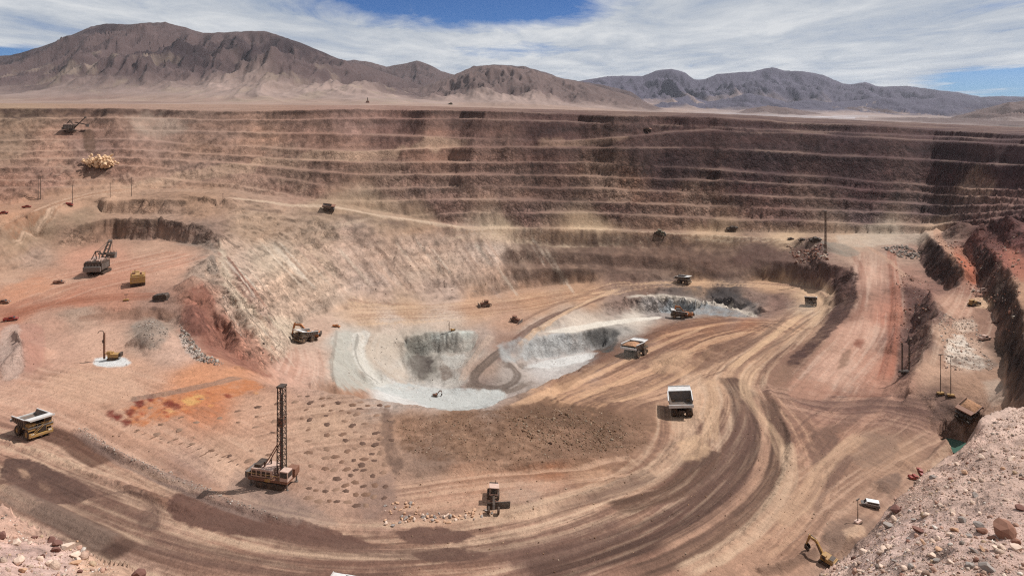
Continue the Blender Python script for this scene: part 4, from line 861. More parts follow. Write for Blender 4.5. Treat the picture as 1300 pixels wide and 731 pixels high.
def soil_material(name, scales, amounts, bump=.25, bump_scale=.6, rough=.95, rock=None):
    m = bpy.data.materials.new(name); m.use_nodes = True
    nt = m.node_tree; b = nt.nodes['Principled BSDF']
    b.inputs['Roughness'].default_value = rough; b.inputs['Specular IOR Level'].default_value = .15
    at = nt.nodes.new('ShaderNodeAttribute'); at.attribute_name = 'soil'
    tc = nt.nodes.new('ShaderNodeTexCoord')
    val = None
    for s, a in zip(scales, amounts):
        n = nt.nodes.new('ShaderNodeTexNoise'); n.inputs['Scale'].default_value = s; n.inputs['Detail'].default_value = 5; n.inputs['Roughness'].default_value = .65
        nt.links.new(tc.outputs['Object'], n.inputs['Vector'])
        mr = nt.nodes.new('ShaderNodeMapRange'); mr.inputs['From Min'].default_value = .25; mr.inputs['From Max'].default_value = .75
        mr.inputs['To Min'].default_value = 1 - a; mr.inputs['To Max'].default_value = 1 + a
        nt.links.new(n.outputs['Fac'], mr.inputs['Value'])
        if val is None: val = mr.outputs[0]
        else:
            q = nt.nodes.new('ShaderNodeMath'); q.operation = 'MULTIPLY'
            nt.links.new(val, q.inputs[0]); nt.links.new(mr.outputs[0], q.inputs[1]); val = q.outputs[0]
    def mth(op, a, b_=None, c_=None, cl=False):
        q = nt.nodes.new('ShaderNodeMath'); q.operation = op; q.use_clamp = cl
        for k, w in enumerate((a, b_, c_)):
            if w is None: continue
            if isinstance(w, (int, float)): q.inputs[k].default_value = w
            else: nt.links.new(w, q.inputs[k])
        return q.outputs[0]
    rk = None
    if rock:                                       # jointed, blocky rock where the ground is steep and rough
        ge = nt.nodes.new('ShaderNodeNewGeometry'); sp = nt.nodes.new('ShaderNodeSeparateXYZ'); nt.links.new(ge.outputs['Normal'], sp.inputs[0])
        mk = mth('MULTIPLY', mth('MULTIPLY_ADD', sp.outputs[2], -4.0, 3.7, True), mth('MULTIPLY_ADD', at.outputs['Alpha'], 2.0, -.75, True))
        wn = nt.nodes.new('ShaderNodeTexNoise'); wn.inputs['Scale'].default_value = .16; wn.inputs['Detail'].default_value = 4
        nt.links.new(tc.outputs['Object'], wn.inputs['Vector'])
        ws = nt.nodes.new('ShaderNodeVectorMath'); ws.operation = 'MULTIPLY_ADD'; ws.inputs[1].default_value = (7, 7, 5)
        nt.links.new(wn.outputs['Color'], ws.inputs[0]); nt.links.new(tc.outputs['Object'], ws.inputs[2])
        cells = []
        for sc_ in rock:
            vo = nt.nodes.new('ShaderNodeTexVoronoi'); vo.inputs['Scale'].default_value = sc_; nt.links.new(ws.outputs[0], vo.inputs['Vector'])
            ve = nt.nodes.new('ShaderNodeTexVoronoi'); ve.feature = 'DISTANCE_TO_EDGE'; ve.inputs['Scale'].default_value = sc_; nt.links.new(ws.outputs[0], ve.inputs['Vector'])
            cells.append((vo, ve))
        hgt = None
        for (vo, ve), amp in zip(cells, (1.0, .5)):
            s3 = nt.nodes.new('ShaderNodeSeparateColor'); nt.links.new(vo.outputs['Color'], s3.inputs[0])
            tone = mth('MULTIPLY_ADD', s3.outputs[0], .62, .76)
            crack = mth('MULTIPLY_ADD', ve.outputs['Distance'], 8.0, .5, True)
            f_ = mth('MULTIPLY', tone, crack)
            f_ = mth('ADD', mth('MULTIPLY', f_, mk), mth('SUBTRACT', 1.0, mk))
            val = mth('MULTIPLY', val, f_)
            h_ = mth('MULTIPLY', mth('MULTIPLY', mth('ADD', s3.outputs[1], mth('MULTIPLY', vo.outputs['Distance'], -.9)), mk), amp * 2.6)
            hgt = h_ if hgt is None else mth('ADD', hgt, h_)
        rk = hgt
    vm = nt.nodes.new('ShaderNodeVectorMath'); vm.operation = 'SCALE'
    nt.links.new(at.outputs['Color'], vm.inputs[0]); nt.links.new(val, vm.inputs['Scale'])
    nt.links.new(vm.outputs[0], b.inputs['Base Color'])
    bn = nt.nodes.new('ShaderNodeTexNoise'); bn.inputs['Scale'].default_value = bump_scale; bn.inputs['Detail'].default_value = 6; bn.inputs['Roughness'].default_value = .7
    nt.links.new(tc.outputs['Object'], bn.inputs['Vector'])
    bp = nt.nodes.new('ShaderNodeBump'); bp.inputs['Strength'].default_value = bump; bp.inputs['Distance'].default_value = 1.0
    nt.links.new(bn.outputs['Fac'] if rk is None else mth('ADD', bn.outputs['Fac'], rk), bp.inputs['Height']); nt.links.new(bp.outputs[0], b.inputs['Normal'])
    return m
ALBK = 0.60                      # reflectance of the soil against its lit look
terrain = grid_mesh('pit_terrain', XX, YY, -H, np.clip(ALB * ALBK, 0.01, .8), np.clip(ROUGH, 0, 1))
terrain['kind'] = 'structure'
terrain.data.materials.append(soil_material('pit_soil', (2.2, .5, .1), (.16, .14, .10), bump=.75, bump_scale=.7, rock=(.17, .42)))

# the slopes go on past both edges of the view and under the lookout
for side in (0, -1):
    rws = np.arange(0, NV, 7); off = np.concatenate([[-1.2, -.3], np.cumsum(np.geomspace(.6, 60, 34))])
    ys_ = np.concatenate([[-60, -30, -10, 0, 6], YS[rws]]); hs_ = np.concatenate([np.full(5, H[0, side]), H[rws, side]]); cs_ = np.concatenate([np.repeat(ALB[:1, side], 5, 0), ALB[rws, side]])
    ux = np.maximum(ys_, 12) * (US[side]); sg = 1 if side == -1 else -1
    GX = ux[:, None] + sg * off[None, :]; GY = np.repeat(ys_[:, None], len(off), 1)
    fade = np.clip(off / 30, 0, 1)[None, :]
    GZ = -hs_[:, None] - .22 * (off < 0)[None, :] + fade * (1.6 * fbm(GX / 12, GY / 12, 4, .6, 610 + side)) + np.clip(off - 5, 0, 120)[None, :] * .06
    GC = np.repeat(cs_[:, None, :], len(off), 1) * (1 + .25 * fbm(GX / 4, GY / 4, 4, .7, 620)[..., None])
    if side == 0: GX, GY, GZ, GC = GX[:, ::-1], GY[:, ::-1], GZ[:, ::-1], GC[:, ::-1]
    o = grid_mesh('side_ground', GX, GY, GZ, np.clip(GC * ALBK, .01, .8), np.full(GX.shape, .6))
    o['kind'] = 'structure'; o.data.materials.append(terrain.data.materials[0])
gx_ = np.linspace(-11.3, 11.3, 60); gy_ = np.linspace(-60, 12.05, 60)
GX, GY = np.meshgrid(gx_, gy_); GX = GX * 1.0
GZ = np.full(GX.shape, -float(H[0].mean())) + .15 * fbm(GX / 3, GY / 3, 3, .6, 640)
o = grid_mesh('lookout_ground', GX, GY, GZ, np.clip(np.repeat(np.repeat(ALB[:1, NU // 2][:, None], 60, 0), 60, 1) * ALBK, .01, .8), np.full(GX.shape, .4))
o['kind'] = 'structure'; o.data.materials.append(terrain.data.materials[0])

# ---------------------------------------------------------------- the desert plain beyond the rim and the mountains
FNU, FNV = 1250, 470
fus = np.linspace(-1.02, 1.02, FNU); fys = np.exp(np.linspace(math.log(1190), math.log(17000), FNV))
FY = np.repeat(fys[:, None], FNU, 1); FXX = FY * fus[None, :]
fpx = fus * FPX + CX
_prow = [1190, 2200, 3800, 6000, 9000, 17000]
_ptab = {-300: (136, 131, 121, 113, 109, 106), 0: (136, 131, 121, 113, 109, 106), 300: (137, 132, 124.5, 117, 111, 108), 500: (137, 133, 129, 126, 124, 124),
         700: (143, 138, 134, 131, 130, 130), 900: (152, 149, 145.5, 142, 139, 136), 1100: (163, 159, 153, 147.5, 142, 138), 1300: (173, 168, 161, 154, 148, 144), 1600: (182, 175, 168, 160, 152, 146)}
_pk = sorted(_ptab)
_rows = np.stack([np.interp(np.log(fys), np.log(_prow), _ptab[k]) for k in _pk], 1)
PPY = np.stack([np.interp(fpx, _pk, _rows[i]) for i in range(FNV)])
PLAIN = -(PPY - HY) * FY / FPX
PLAIN += 5 * fbm(FXX / 420, FY / 420, 5, .55, 61) + 2.0 * fbm(FXX / 90, FY / 90, 3, .6, 62)
FZ = PLAIN.copy(); FREL = np.zeros_like(FZ); FWHO = np.zeros(FZ.shape, int)
def mountains(pts, dist, wn, wf, sc, seed, sharp=1.25, spur=.6, who=1):
    global FZ
    a = np.array(pts, float)
    rpy = np.interp(fpx, a[:, 0], a[:, 1]); D = np.interp(fpx, [d[0] for d in dist], [d[1] for d in dist])
    D = D + 220 * fbm(fpx / 60, fpx * 0, 3, .5, seed) * D / 6000
    zr = (HY - rpy) / FPX * D + D * .0007 * fbm(fpx / 7, fpx * 0, 3, .6, seed + 2)
    pl = np.array([np.interp(D[j], fys, PLAIN[:, j]) for j in range(FNU)])
    hr = np.maximum(zr - pl, 0)
    fade = np.clip(hr / 40, 0, 1)
    t = (FY - D[None, :]); t = np.where(t < 0, -t / wn, t / wf)
    sx = FXX + .35 * FY * 0
    n1 = fbm(sx / sc + 0.7 * vnoise(FXX / (2 * sc), FY / (2 * sc), seed + 8), FY / (sc * 2.6), 5, .55, seed + 3, ridged=True)
    n2 = fbm(sx / (sc * .33), FY / (sc * .9), 5, .6, seed + 4, ridged=True)
    te = np.clip(t * (1 - spur * .42 * n1 * (1 - .6 * t) - .12 * n2 * np.clip(t * 4, 0, 1) * (1 - np.clip(t, 0, 1))) , 0, 1.2)
    prof = np.clip(1 - te, 0, 1) ** sharp
    z = PLAIN + hr[None, :] * prof * (1 + .05 * n2 * (1 - prof) * np.clip(prof * 6, 0, 1))
    z = z - hr[None, :] * (.34 * (.55 - n1) + .14 * (.5 - n2)) * smooth(.0, .16, t) * smooth(.02, .45, prof) * fade[None, :]
    win = (z > FZ + .5) & (hr[None, :] > 3)
    FREL = globals()['FREL']; FREL[win] = (prof * fade[None, :])[win]; FWHO[win] = who
    FZ = np.where(win, z, FZ)
mountains([(-400, 70), (-100, 80), (0, 71), (14, 70), (30, 66), (60, 57), (90, 45), (115, 34), (135, 30), (165, 31), (180, 29), (210, 28), (232, 34), (258, 42), (285, 41), (335, 39), (352, 44), (380, 54),
           (405, 64), (430, 75), (460, 82), (500, 96), (560, 118), (600, 131), (700, 150)], [(-300, 5200), (200, 5000), (600, 4700)], 2300, 2600, 520, 101, 1.45, .75, 1)
mountains([(230, 150), (300, 110), (400, 84), (430, 77), (450, 76), (475, 80), (490, 85), (510, 81), (529, 77), (545, 82), (562, 91), (580, 96), (620, 110), (700, 130)], [(300, 7200), (700, 7800)], 1700, 2000, 480, 131, 1.3, .6, 2)
mountains([(400, 150), (420, 130), (470, 112), (530, 112), (570, 98), (592, 88), (615, 83), (640, 84), (668, 88), (690, 93), (720, 101), (760, 110), (800, 122), (840, 138), (900, 150)], [(420, 4600), (900, 4300)], 1500, 1600, 330, 151, 1.35, .7, 3)
mountains([(530, 150), (560, 105), (600, 84), (628, 82), (665, 84), (690, 91), (715, 100), (760, 107), (800, 116), (850, 150)], [(560, 6800), (820, 6800)], 1400, 1600, 400, 171, 1.25, .6, 2)
mountains([(600, 150), (690, 108), (735, 103), (770, 97), (800, 96), (815, 97), (832, 90), (852, 87), (870, 92), (881, 101), (895, 101), (910, 94), (930, 92), (955, 91), (980, 85), (996, 90), (1018, 90), (1045, 95), (1070, 106),
           (1082, 107), (1098, 104), (1115, 110), (1150, 109), (1180, 113), (1215, 117), (1245, 123), (1275, 122), (1330, 124), (1500, 118)], [(690, 9500), (1500, 9800)], 3000, 3000, 620, 191, 1.3, .65, 4)
mountains([(730, 155), (760, 142), (820, 133), (850, 126), (872, 122), (900, 129), (930, 124), (948, 118), (975, 123), (1000, 130), (1028, 126), (1050, 130), (1080, 128), (1120, 124), (1160, 127), (1200, 123), (1240, 130), (1300, 128), (1360, 150)], [(760, 7400), (1100, 7400)], 1500, 1400, 420, 211, 1.2, .7, 4)
mountains([(900, 165), (925, 147), (950, 138), (975, 134), (1000, 137), (1030, 142), (1060, 148), (1085, 170)], [(925, 5200), (1060, 5200)], 600, 600, 190, 221, 1.2, .5, 3)
mountains([(1150, 175), (1180, 158), (1215, 147), (1245, 139), (1275, 131), (1310, 127), (1400, 118), (1600, 100)], [(1180, 4600), (1600, 4400)], 1100, 1200, 260, 231, 1.2, .6, 3)
fgx = np.gradient(FZ, axis=1) / (fys * (fus[1] - fus[0]))[:, None]; fgy = np.gradient(FZ, axis=0) / np.gradient(fys)[:, None]
fst = smooth(.12, .55, np.hypot(fgx, fgy))
fn = fbm(FXX / 600, FY / 900, 5, .6, 71); fn2 = fbm(FXX / 110, FY / 200, 4, .6, 73)
def mixf(a, b, t): t = np.clip(t, 0, 1)[..., None]; return a * (1 - t) + b * t
FC = np.zeros(FZ.shape + (3,), np.float32) + srgb(170, 142, 122)
FC = mixf(FC, srgb(150, 122, 106), smooth(-.2, .4, fn))
rgt = smooth(820, 1000, fpx)[None, :] * np.ones_like(FZ)
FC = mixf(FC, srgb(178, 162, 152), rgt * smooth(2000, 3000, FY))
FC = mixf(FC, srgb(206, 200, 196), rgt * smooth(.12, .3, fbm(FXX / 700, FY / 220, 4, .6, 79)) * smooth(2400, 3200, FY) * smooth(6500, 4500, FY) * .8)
FC = mixf(FC, srgb(128, 116, 110), rgt * smooth(.2, .4, fbm(FXX / 500, FY / 160, 4, .6, 83)) * smooth(2000, 3000, FY) * .6)
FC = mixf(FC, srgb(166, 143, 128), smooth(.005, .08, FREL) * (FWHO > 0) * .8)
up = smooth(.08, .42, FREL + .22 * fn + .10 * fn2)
FC = mixf(FC, np.where((FWHO == 4)[..., None], srgb(84, 80, 94), np.where((FWHO == 3)[..., None], srgb(112, 92, 84), srgb(92, 74, 70))), up * .92)  # far right ranges tinted bluish: distance haze put into their colour
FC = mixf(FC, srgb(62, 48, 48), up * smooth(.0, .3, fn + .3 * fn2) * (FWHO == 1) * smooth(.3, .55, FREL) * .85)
FC = mixf(FC, srgb(172, 150, 126), smooth(.1, .45, fn2 - .2 * fn) * (FWHO == 1) * smooth(.7, .4, FREL) * .5)
fcr = fbm(FXX / 60 + .6 * vnoise(FXX / 90, FY / 90, 7), FZ / 34 + FY / 260, 5, .8, 121)
FC = FC * (1 + (.05 + .26 * fst) * fcr)[..., None] * (1 + .22 * fbm(FXX / 260, FY / 500, 4, .7, 123))[..., None]
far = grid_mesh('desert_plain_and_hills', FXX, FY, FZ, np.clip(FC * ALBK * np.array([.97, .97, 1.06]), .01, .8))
far['kind'] = 'structure'
far.data.materials.append(soil_material('desert_soil', (.02, .004), (.12, .12), bump=.5, bump_scale=.03))

# ---------------------------------------------------------------- dusty air over the pit and the plain
bm = bmesh.new()
bmesh.ops.create_cube(bm, size=1.0)
zlo, zhi = float(min(FZ.min(), -H.max())) - 4.0, float(FZ.max()) + 60.0
for v in bm.verts:
    v.co = (v.co.x * 50000, 8500 + v.co.y * 17200, (zlo + zhi) / 2 + v.co.z * (zhi - zlo))
me = bpy.data.meshes.new('haze'); bm.to_mesh(me); bm.free()
haze = bpy.data.objects.new('haze', me); COL.objects.link(haze); haze['kind'] = 'stuff'
hm = bpy.data.materials.new('dusty_air'); hm.use_nodes = True
ht = hm.node_tree; ht.nodes.clear()
ho = ht.nodes.new('ShaderNodeOutputMaterial'); hv = ht.nodes.new('ShaderNodeVolumePrincipled')
hv.inputs['Color'].default_value = (.86, .90, 1.0, 1); hv.inputs['Density'].default_value = 1.3e-5; hv.inputs['Anisotropy'].default_value = .2
ht.links.new(hv.outputs[0], ho.inputs['Volume'])
me.materials.append(hm)

# ---------------------------------------------------------------- kit for machines
def material(name, rgb, rough=.6, metal=0.0, spec=.3, dust=.25, dust_rgb=(176, 140, 114), scale=1.2):
    m = bpy.data.materials.new(name); m.use_nodes = True
    nt = m.node_tree; b = nt.nodes['Principled BSDF']
    b.inputs['Roughness'].default_value = rough; b.inputs['Metallic'].default_value = metal; b.inputs['Specular IOR Level'].default_value = spec
    tc = nt.nodes.new('ShaderNodeTexCoord'); n = nt.nodes.new('ShaderNodeTexNoise')
    n.inputs['Scale'].default_value = scale; n.inputs['Detail'].default_value = 6; n.inputs['Roughness'].default_value = .65
    nt.links.new(tc.outputs['Object'], n.inputs['Vector'])
    mr = nt.nodes.new('ShaderNodeMapRange'); mr.inputs['From Min'].default_value = .35; mr.inputs['From Max'].default_value = .75
    mr.inputs['To Min'].default_value = dust * .2; mr.inputs['To Max'].default_value = min(1, dust * 1.8)
    nt.links.new(n.outputs['Fac'], mr.inputs['Value'])
    mx = nt.nodes.new('ShaderNodeMix'); mx.data_type = 'RGBA'
    mx.inputs['A'].default_value = (*srgb(*rgb), 1); mx.inputs['B'].default_value = (*(srgb(*dust_rgb) * .6), 1)
    nt.links.new(mr.outputs[0], mx.inputs['Factor']); nt.links.new(mx.outputs['Result'], b.inputs['Base Color'])
    return m
MY = material('yellow_paint', (158, 120, 52), .65, dust=.6)
MDUST = material('dusty_dark_paint', (92, 78, 58), .7, dust=.45)
MORG = material('orange_paint', (168, 98, 44), .6, dust=.45)
MDK = material('dark_steel', (46, 42, 40), .6, .2, dust=.2)
MGR = material('grey_steel', (96, 94, 92), .55, .2, dust=.25)
MCAN = material('pale_bed_steel', (200, 200, 198), .5, dust=.3, scale=.5)
MBED = material('worn_bed_steel', (84, 82, 80), .55, .2, dust=.35, scale=.6)
MTY = material('tyre_rubber', (34, 32, 31), .9, dust=.3)
MGL = material('dark_window_glass', (22, 26, 30), .12, spec=.6, dust=.08)
MWH = material('white_paint', (226, 226, 222), .4, dust=.12)
MRED = material('red_paint', (128, 34, 28), .45, dust=.2)
MRUST = material('rusty_brown_steel', (110, 70, 54), .7, dust=.3)
MLAMP = material('lamp_glass', (220, 220, 210), .2, dust=.1)
MPOLE = material('weathered_pole', (88, 74, 66), .8, dust=.2)
MPALE = material('pale_pink_paint', (190, 160, 146), .6, dust=.3)
MGRN = material('dull_green_paint', (60, 66, 50), .6, dust=.3)

class MB:
    def __init__(s): s.bm = bmesh.new()
    def _xf(s, vs, M):
        for v in vs: v.co = M @ v.co
    def box(s, x0, x1, y0, y1, z0, z1, M=None, bev=0.0):
        r = bmesh.ops.create_cube(s.bm, size=1.0)['verts']
        for v in r: v.co = Vector(((x0 + x1) / 2 + v.co.x * (x1 - x0), (y0 + y1) / 2 + v.co.y * (y1 - y0), (z0 + z1) / 2 + v.co.z * (z1 - z0)))
        if bev:
            e = list({e for v in r for e in v.link_edges})
            g = bmesh.ops.bevel(s.bm, geom=e, offset=bev, segments=2, affect='EDGES', profile=.6)
            r = list({v for f in g['faces'] for v in f.verts} | {v for v in r if v.is_valid})
        if M is not None: s._xf(r, M)
        return s
    def prism(s, prof, y0, y1, M=None):
        """profile in (x, z), extruded along y"""
        a = [s.bm.verts.new((x, y0, z)) for x, z in prof]; b = [s.bm.verts.new((x, y1, z)) for x, z in prof]
        n = len(prof)
        s.bm.faces.new(a[::-1]); s.bm.faces.new(b)
        for i in range(n): s.bm.faces.new((a[i], a[(i + 1) % n], b[(i + 1) % n], b[i]))
        if M is not None: s._xf(a + b, M)
        return s
    def hexa(s, p):
        v = [s.bm.verts.new(q) for q in p]
        for f in ((3, 2, 1, 0), (4, 5, 6, 7), (0, 1, 5, 4), (1, 2, 6, 5), (2, 3, 7, 6), (3, 0, 4, 7)): s.bm.faces.new([v[i] for i in f])
        return s
    def rod(s, a, b, r, n=8, r2=None):
        a, b = Vector(a), Vector(b); d = b - a; L = d.length
        if L < 1e-6: return s
        q = d.to_track_quat('Z', 'Y').to_matrix().to_4x4()
        g = bmesh.ops.create_cone(s.bm, cap_ends=True, segments=n, radius1=r, radius2=r if r2 is None else r2, depth=L)['verts']
        s._xf(g, Matrix.Translation((a + b) / 2) @ q); return s
    def wheel(s, x, y, z, r, w, n=20, bev=.14):
        prof = [(-w / 2, r * .55), (-w / 2, r * (1 - bev)), (-w / 2 + w * .14, r), (w / 2 - w * .14, r), (w / 2, r * (1 - bev)), (w / 2, r * .55)]
        rings = []
        for k in range(n):
            t = 2 * math.pi * k / n
            rings.append([s.bm.verts.new((x + q * math.cos(t), y + p, z + q * math.sin(t))) for p, q in prof])
        for k in range(n):
            A, B = rings[k], rings[(k + 1) % n]
            for i in range(len(prof)): s.bm.faces.new((A[i], A[(i + 1) % len(prof)], B[(i + 1) % len(prof)], B[i]))
        return s
    def disc(s, x, y, z, r, w, n=16):
        return s.rod((x, y - w / 2, z), (x, y + w / 2, z), r, n)
    def lattice(s, p0, p1, half0, half1, r, bays, rb=None):
        """a square truss mast from p0 to p1"""
        p0, p1 = Vector(p0), Vector(p1); d = (p1 - p0).normalized()
        u = d.cross(Vector((0, 1, 0))).normalized() if abs(d.y) < .9 else Vector((1, 0, 0)); v = d.cross(u)
        rb = rb or r * .6
        def cor(t):
            c = p0.lerp(p1, t); h = half0 + (half1 - half0) * t
            return [c + u * h + v * h, c + u * h - v * h, c - u * h - v * h, c - u * h + v * h]
        prev = cor(0)
        for i in range(bays):
            nx = cor((i + 1) / bays)
            for k in range(4):
                s.rod(prev[k], nx[k], r, 5); s.rod(nx[k], nx[(k + 1) % 4], rb, 4)
                s.rod(prev[k], nx[(k + 1) % 4], rb, 4) if i % 2 else s.rod(prev[(k + 1) % 4], nx[k], rb, 4)
            prev = nx
        return s
    def build(s, name, mat, parent=None):
        bmesh.ops.recalc_face_normals(s.bm, faces=s.bm.faces)
        me = bpy.data.meshes.new(name); s.bm.to_mesh(me); s.bm.free()
        me.materials.append(mat)
        o = bpy.data.objects.new(name, me); COL.objects.link(o)
        if parent is not None: o.parent = parent
        return o
def thing(name):
    o = bpy.data.objects.new(name, None); COL.objects.link(o); o.empty_display_size = .5
    return o
def tag(o, label, cat, group=None):
    o['label'] = label; o['category'] = cat
    if group: o['group'] = group
    elif 'group' in o: del o['group']
    return o
def kids(o): return [c for c in bpy.data.objects if c.parent == o]
def dup(o):
    r = o.copy(); COL.objects.link(r)
    for c in kids(o):
        d = c.copy(); COL.objects.link(d); d.parent = r
        for g in kids(c):
            e = g.copy(); COL.objects.link(e); e.parent = d
    return r
def put(o, px, py, head=0.0, sc=1.0, tilt=True, base=3.0, sink=.05, dz=0.0):
    """stand a thing on the ground seen at (px, py), facing the compass angle head (degrees from +X)"""
    p = ground(px, py)[0]
    a = math.radians(head)
    f = Vector((math.cos(a), math.sin(a), 0)); l = Vector((-math.sin(a), math.cos(a), 0))
    def hh(v): return height_at(v.x, v.y)
    b = base * sc
    zc = (hh(p + f * b) + hh(p - f * b) + hh(p + l * b * .6) + hh(p - l * b * .6)) / 4
    if tilt:
        gx = (hh(p + f * b) - hh(p - f * b)) / (2 * b); gy = (hh(p + l * b * .6) - hh(p - l * b * .6)) / (1.2 * b)
        gx = max(-.25, min(.25, gx)); gy = max(-.2, min(.2, gy))
        X = Vector((f.x, f.y, gx)).normalized(); Yv = Vector((l.x, l.y, gy)); Yv = (Yv - X * Yv.dot(X)).normalized(); Z = X.cross(Yv)
        R = Matrix((X, Yv, Z)).transposed().to_4x4()
    else:
        R = Matrix.Rotation(a, 4, 'Z')
    o.matrix_world = Matrix.Translation((p.x, p.y, zc - sink + dz)) @ R @ Matrix.Scale(sc, 4)
    return o

# ---------------------------------------------------------------- haul truck
def make_truck(MY=MY, MCAN=MCAN):
    t = thing('haul_truck')
    # chassis
    MB().box(-5.2, 5.9, -1.1, 1.1, 1.7, 2.6, bev=.1).box(-3.4, -2.2, -2.6, 2.6, 1.3, 2.3).box(3.6, 4.6, -2.4, 2.4, 1.4, 2.1).build('chassis', MDK, t)
    MB().box(3.4, 6.3, -1.9, 1.9, 2.3, 4.25, bev=.12).build('engine_hood', MY, t)
    g = MB()
    g.box(6.28, 6.42, -1.7, 1.7, 2.35, 4.1)
    for k in range(6): g.box(6.40, 6.50, -1.6, 1.6, 2.45 + k * .27, 2.55 + k * .27)
    g.build('radiator_grille', MDK, t)
    MB().box(6.2, 6.95, -3.9, 3.9, 1.15, 2.05, bev=.08).box(6.2, 6.8, -3.9, -2.2, 2.05, 2.6).box(6.2, 6.8, 2.2, 3.9, 2.05, 2.6).build('bumper', MY, t)
    for y in (-3.1, -2.5, 2.5, 3.1): MB().box(6.80, 6.90, y - .2, y + .2, 2.15, 2.5).build('headlight', MLAMP, t)
    MB().box(2.4, 6.4, -4.1, 4.1, 4.27, 4.45).build('deck', MGR, t)
    for sx in (3.9,):
        for sy in (-1, 1):
            f = MB(); f.prism([(2.2, 4.1), (2.2, 3.4), (3.0, 3.95), (5.4, 3.95), (6.2, 3.4), (6.2, 4.1)], sy * 2.0 if sy > 0 else -4.1, 4.1 if sy > 0 else -2.0)
            f.build('fender', MY, t)
    cab = MB().box(3.4, 5.6, 1.2, 3.8, 4.46, 6.35, bev=.1).box(3.2, 5.9, 1.05, 3.95, 6.36, 6.48).build('cab', MY, t)
    MB().box(5.61, 5.66, 1.4, 3.6, 5.2, 6.15).box(3.6, 5.4, 3.81, 3.85, 5.2, 6.15).box(3.6, 5.4, 1.15, 1.19, 5.2, 6.15).build('window', MGL, cab)
    MB().box(3.2, 5.4, -3.7, -1.4, 4.46, 5.5, bev=.08).build('electrical_cabinet', MY, t)
    ld = MB()
    a, b = Vector((7.0, -3.6, 1.3)), Vector((6.65, .6, 4.4))
    for off in (0, .75):
        ld.rod(a + Vector((0, 0, off)), b + Vector((0, 0, off)), .07, 6)
    for k in range(11):
        q = a.lerp(b, k / 10); ld.box(q.x - .35, q.x + .15, q.y - .16, q.y + .16, q.z - .03, q.z + .03)
        if k % 3 == 0: ld.rod(q, q + Vector((0, 0, .75)), .04, 5)
    ld.build('stairway', MY, t)
    for y in (-4.0, 4.0):
        hr = MB()
        hr.rod((2.6, y, 5.4), (6.3, y, 5.4), .045, 5)
        for x in (2.6, 3.8, 5.0, 6.3): hr.rod((x, y, 4.4), (x, y, 5.4), .045, 5)
        if y < 0:
            hr.rod((6.3, -4, 5.4), (6.3, 1.0, 5.4), .045, 5)
            for yy in (-2.6, -1.2, .2): hr.rod((6.3, yy, 4.4), (6.3, yy, 5.4), .045, 5)
        hr.build('handrail', MY, t)
    # dump bed: floor, flared sides, front wall, ribs, canopy
    bd = MB()
    bd.hexa([(-6.6, -3.7, 4.4), (2.4, -3.2, 3.0), (2.4, 3.2, 3.0), (-6.6, 3.7, 4.4), (-6.6, -3.7, 4.65), (2.4, -3.2, 3.25), (2.4, 3.2, 3.25), (-6.6, 3.7, 4.65)])
    for s in (-1, 1):
        bd.hexa([(-6.6, s * 3.55, 4.5), (2.4, s * 3.1, 3.1), (2.4, s * 3.35, 3.1), (-6.6, s * 3.8, 4.5),
                 (-6.2, s * 4.05, 6.3), (2.9, s * 4.05, 6.75), (2.9, s * 4.3, 6.75), (-6.2, s * 4.3, 6.3)])
        for x in (-5, -3.4, -1.8, -.2, 1.4):
            zb = 3.1 + (2.4 - x) / 9 * 1.4
            bd.hexa([(x - .15, s * 3.5, zb), (x + .15, s * 3.5, zb), (x + .15, s * 3.8, zb), (x - .15, s * 3.8, zb),
                     (x - .15, s * 4.2, 6.3), (x + .15, s * 4.2, 6.3), (x + .15, s * 4.5, 6.3), (x - .15, s * 4.5, 6.3)])
    bd.hexa([(2.3, -3.2, 3.1), (2.6, -3.2, 3.1), (2.6, 3.2, 3.1), (2.3, 3.2, 3.1), (3.0, -4.15, 6.8), (3.3, -4.15, 6.8), (3.3, 4.15, 6.8), (3.0, 4.15, 6.8)])
    bed = bd.build('dump_bed', MBED, t)
    cp = MB()
    cp.hexa([(2.9, -4.25, 6.75), (6.9, -4.0, 7.1), (6.9, 4.0, 7.1), (2.9, 4.25, 6.75), (2.9, -4.25, 6.98), (6.9, -4.0, 7.33), (6.9, 4.0, 7.33), (2.9, 4.25, 6.98)])
    cp.hexa([(6.75, -4.0, 7.0), (7.0, -4.0, 7.0), (7.0, 4.0, 7.0), (6.75, 4.0, 7.0), (6.75, -4.0, 7.6), (7.0, -4.0, 7.6), (7.0, 4.0, 7.6), (6.75, 4.0, 7.6)])
    cp.build('canopy', MCAN, bed)
    rl = MB()
    for s in (-1, 1):
        rl.hexa([(-6.25, s * 4.02, 6.25), (3.0, s * 4.02, 6.72), (3.0, s * 4.38, 6.72), (-6.25, s * 4.38, 6.25), (-6.25, s * 4.02, 6.5), (3.0, s * 4.02, 6.97), (3.0, s * 4.38, 6.97), (-6.25, s * 4.38, 6.5)])
    rl.box(-6.95, -6.55, -4.3, 4.3, 4.1, 5.1)
    rl.build('rim_rail', MCAN, bed)
    for x, y, w in ((4.1, -3.2, 1.3), (4.1, 3.2, 1.3), (-2.8, -2.55, 2.5), (-2.8, 2.55, 2.5)):
        wh = MB().wheel(x, y, 1.85, 1.85, w).build('wheel', MTY, t)
        MB().disc(x, y, 1.85, 1.03, w * .8).disc(x, y, 1.85, .5, w * .92).build('rim', MY, wh)
    MB().rod((.6, 2.2, 2.2), (2.6, 2.2, 2.2), .75, 14).build('fuel_tank', MY, t)
    for y in (-1.0, 1.0): MB().rod((.2, y, 2.3), (-.9, y, 4.0), .16, 8).build('hoist_cylinder', MGR, t)
    return t
TG = 'haul trucks working in the pit'
truck = make_truck(); dtruck = make_truck(MDUST); dtruck_used = []
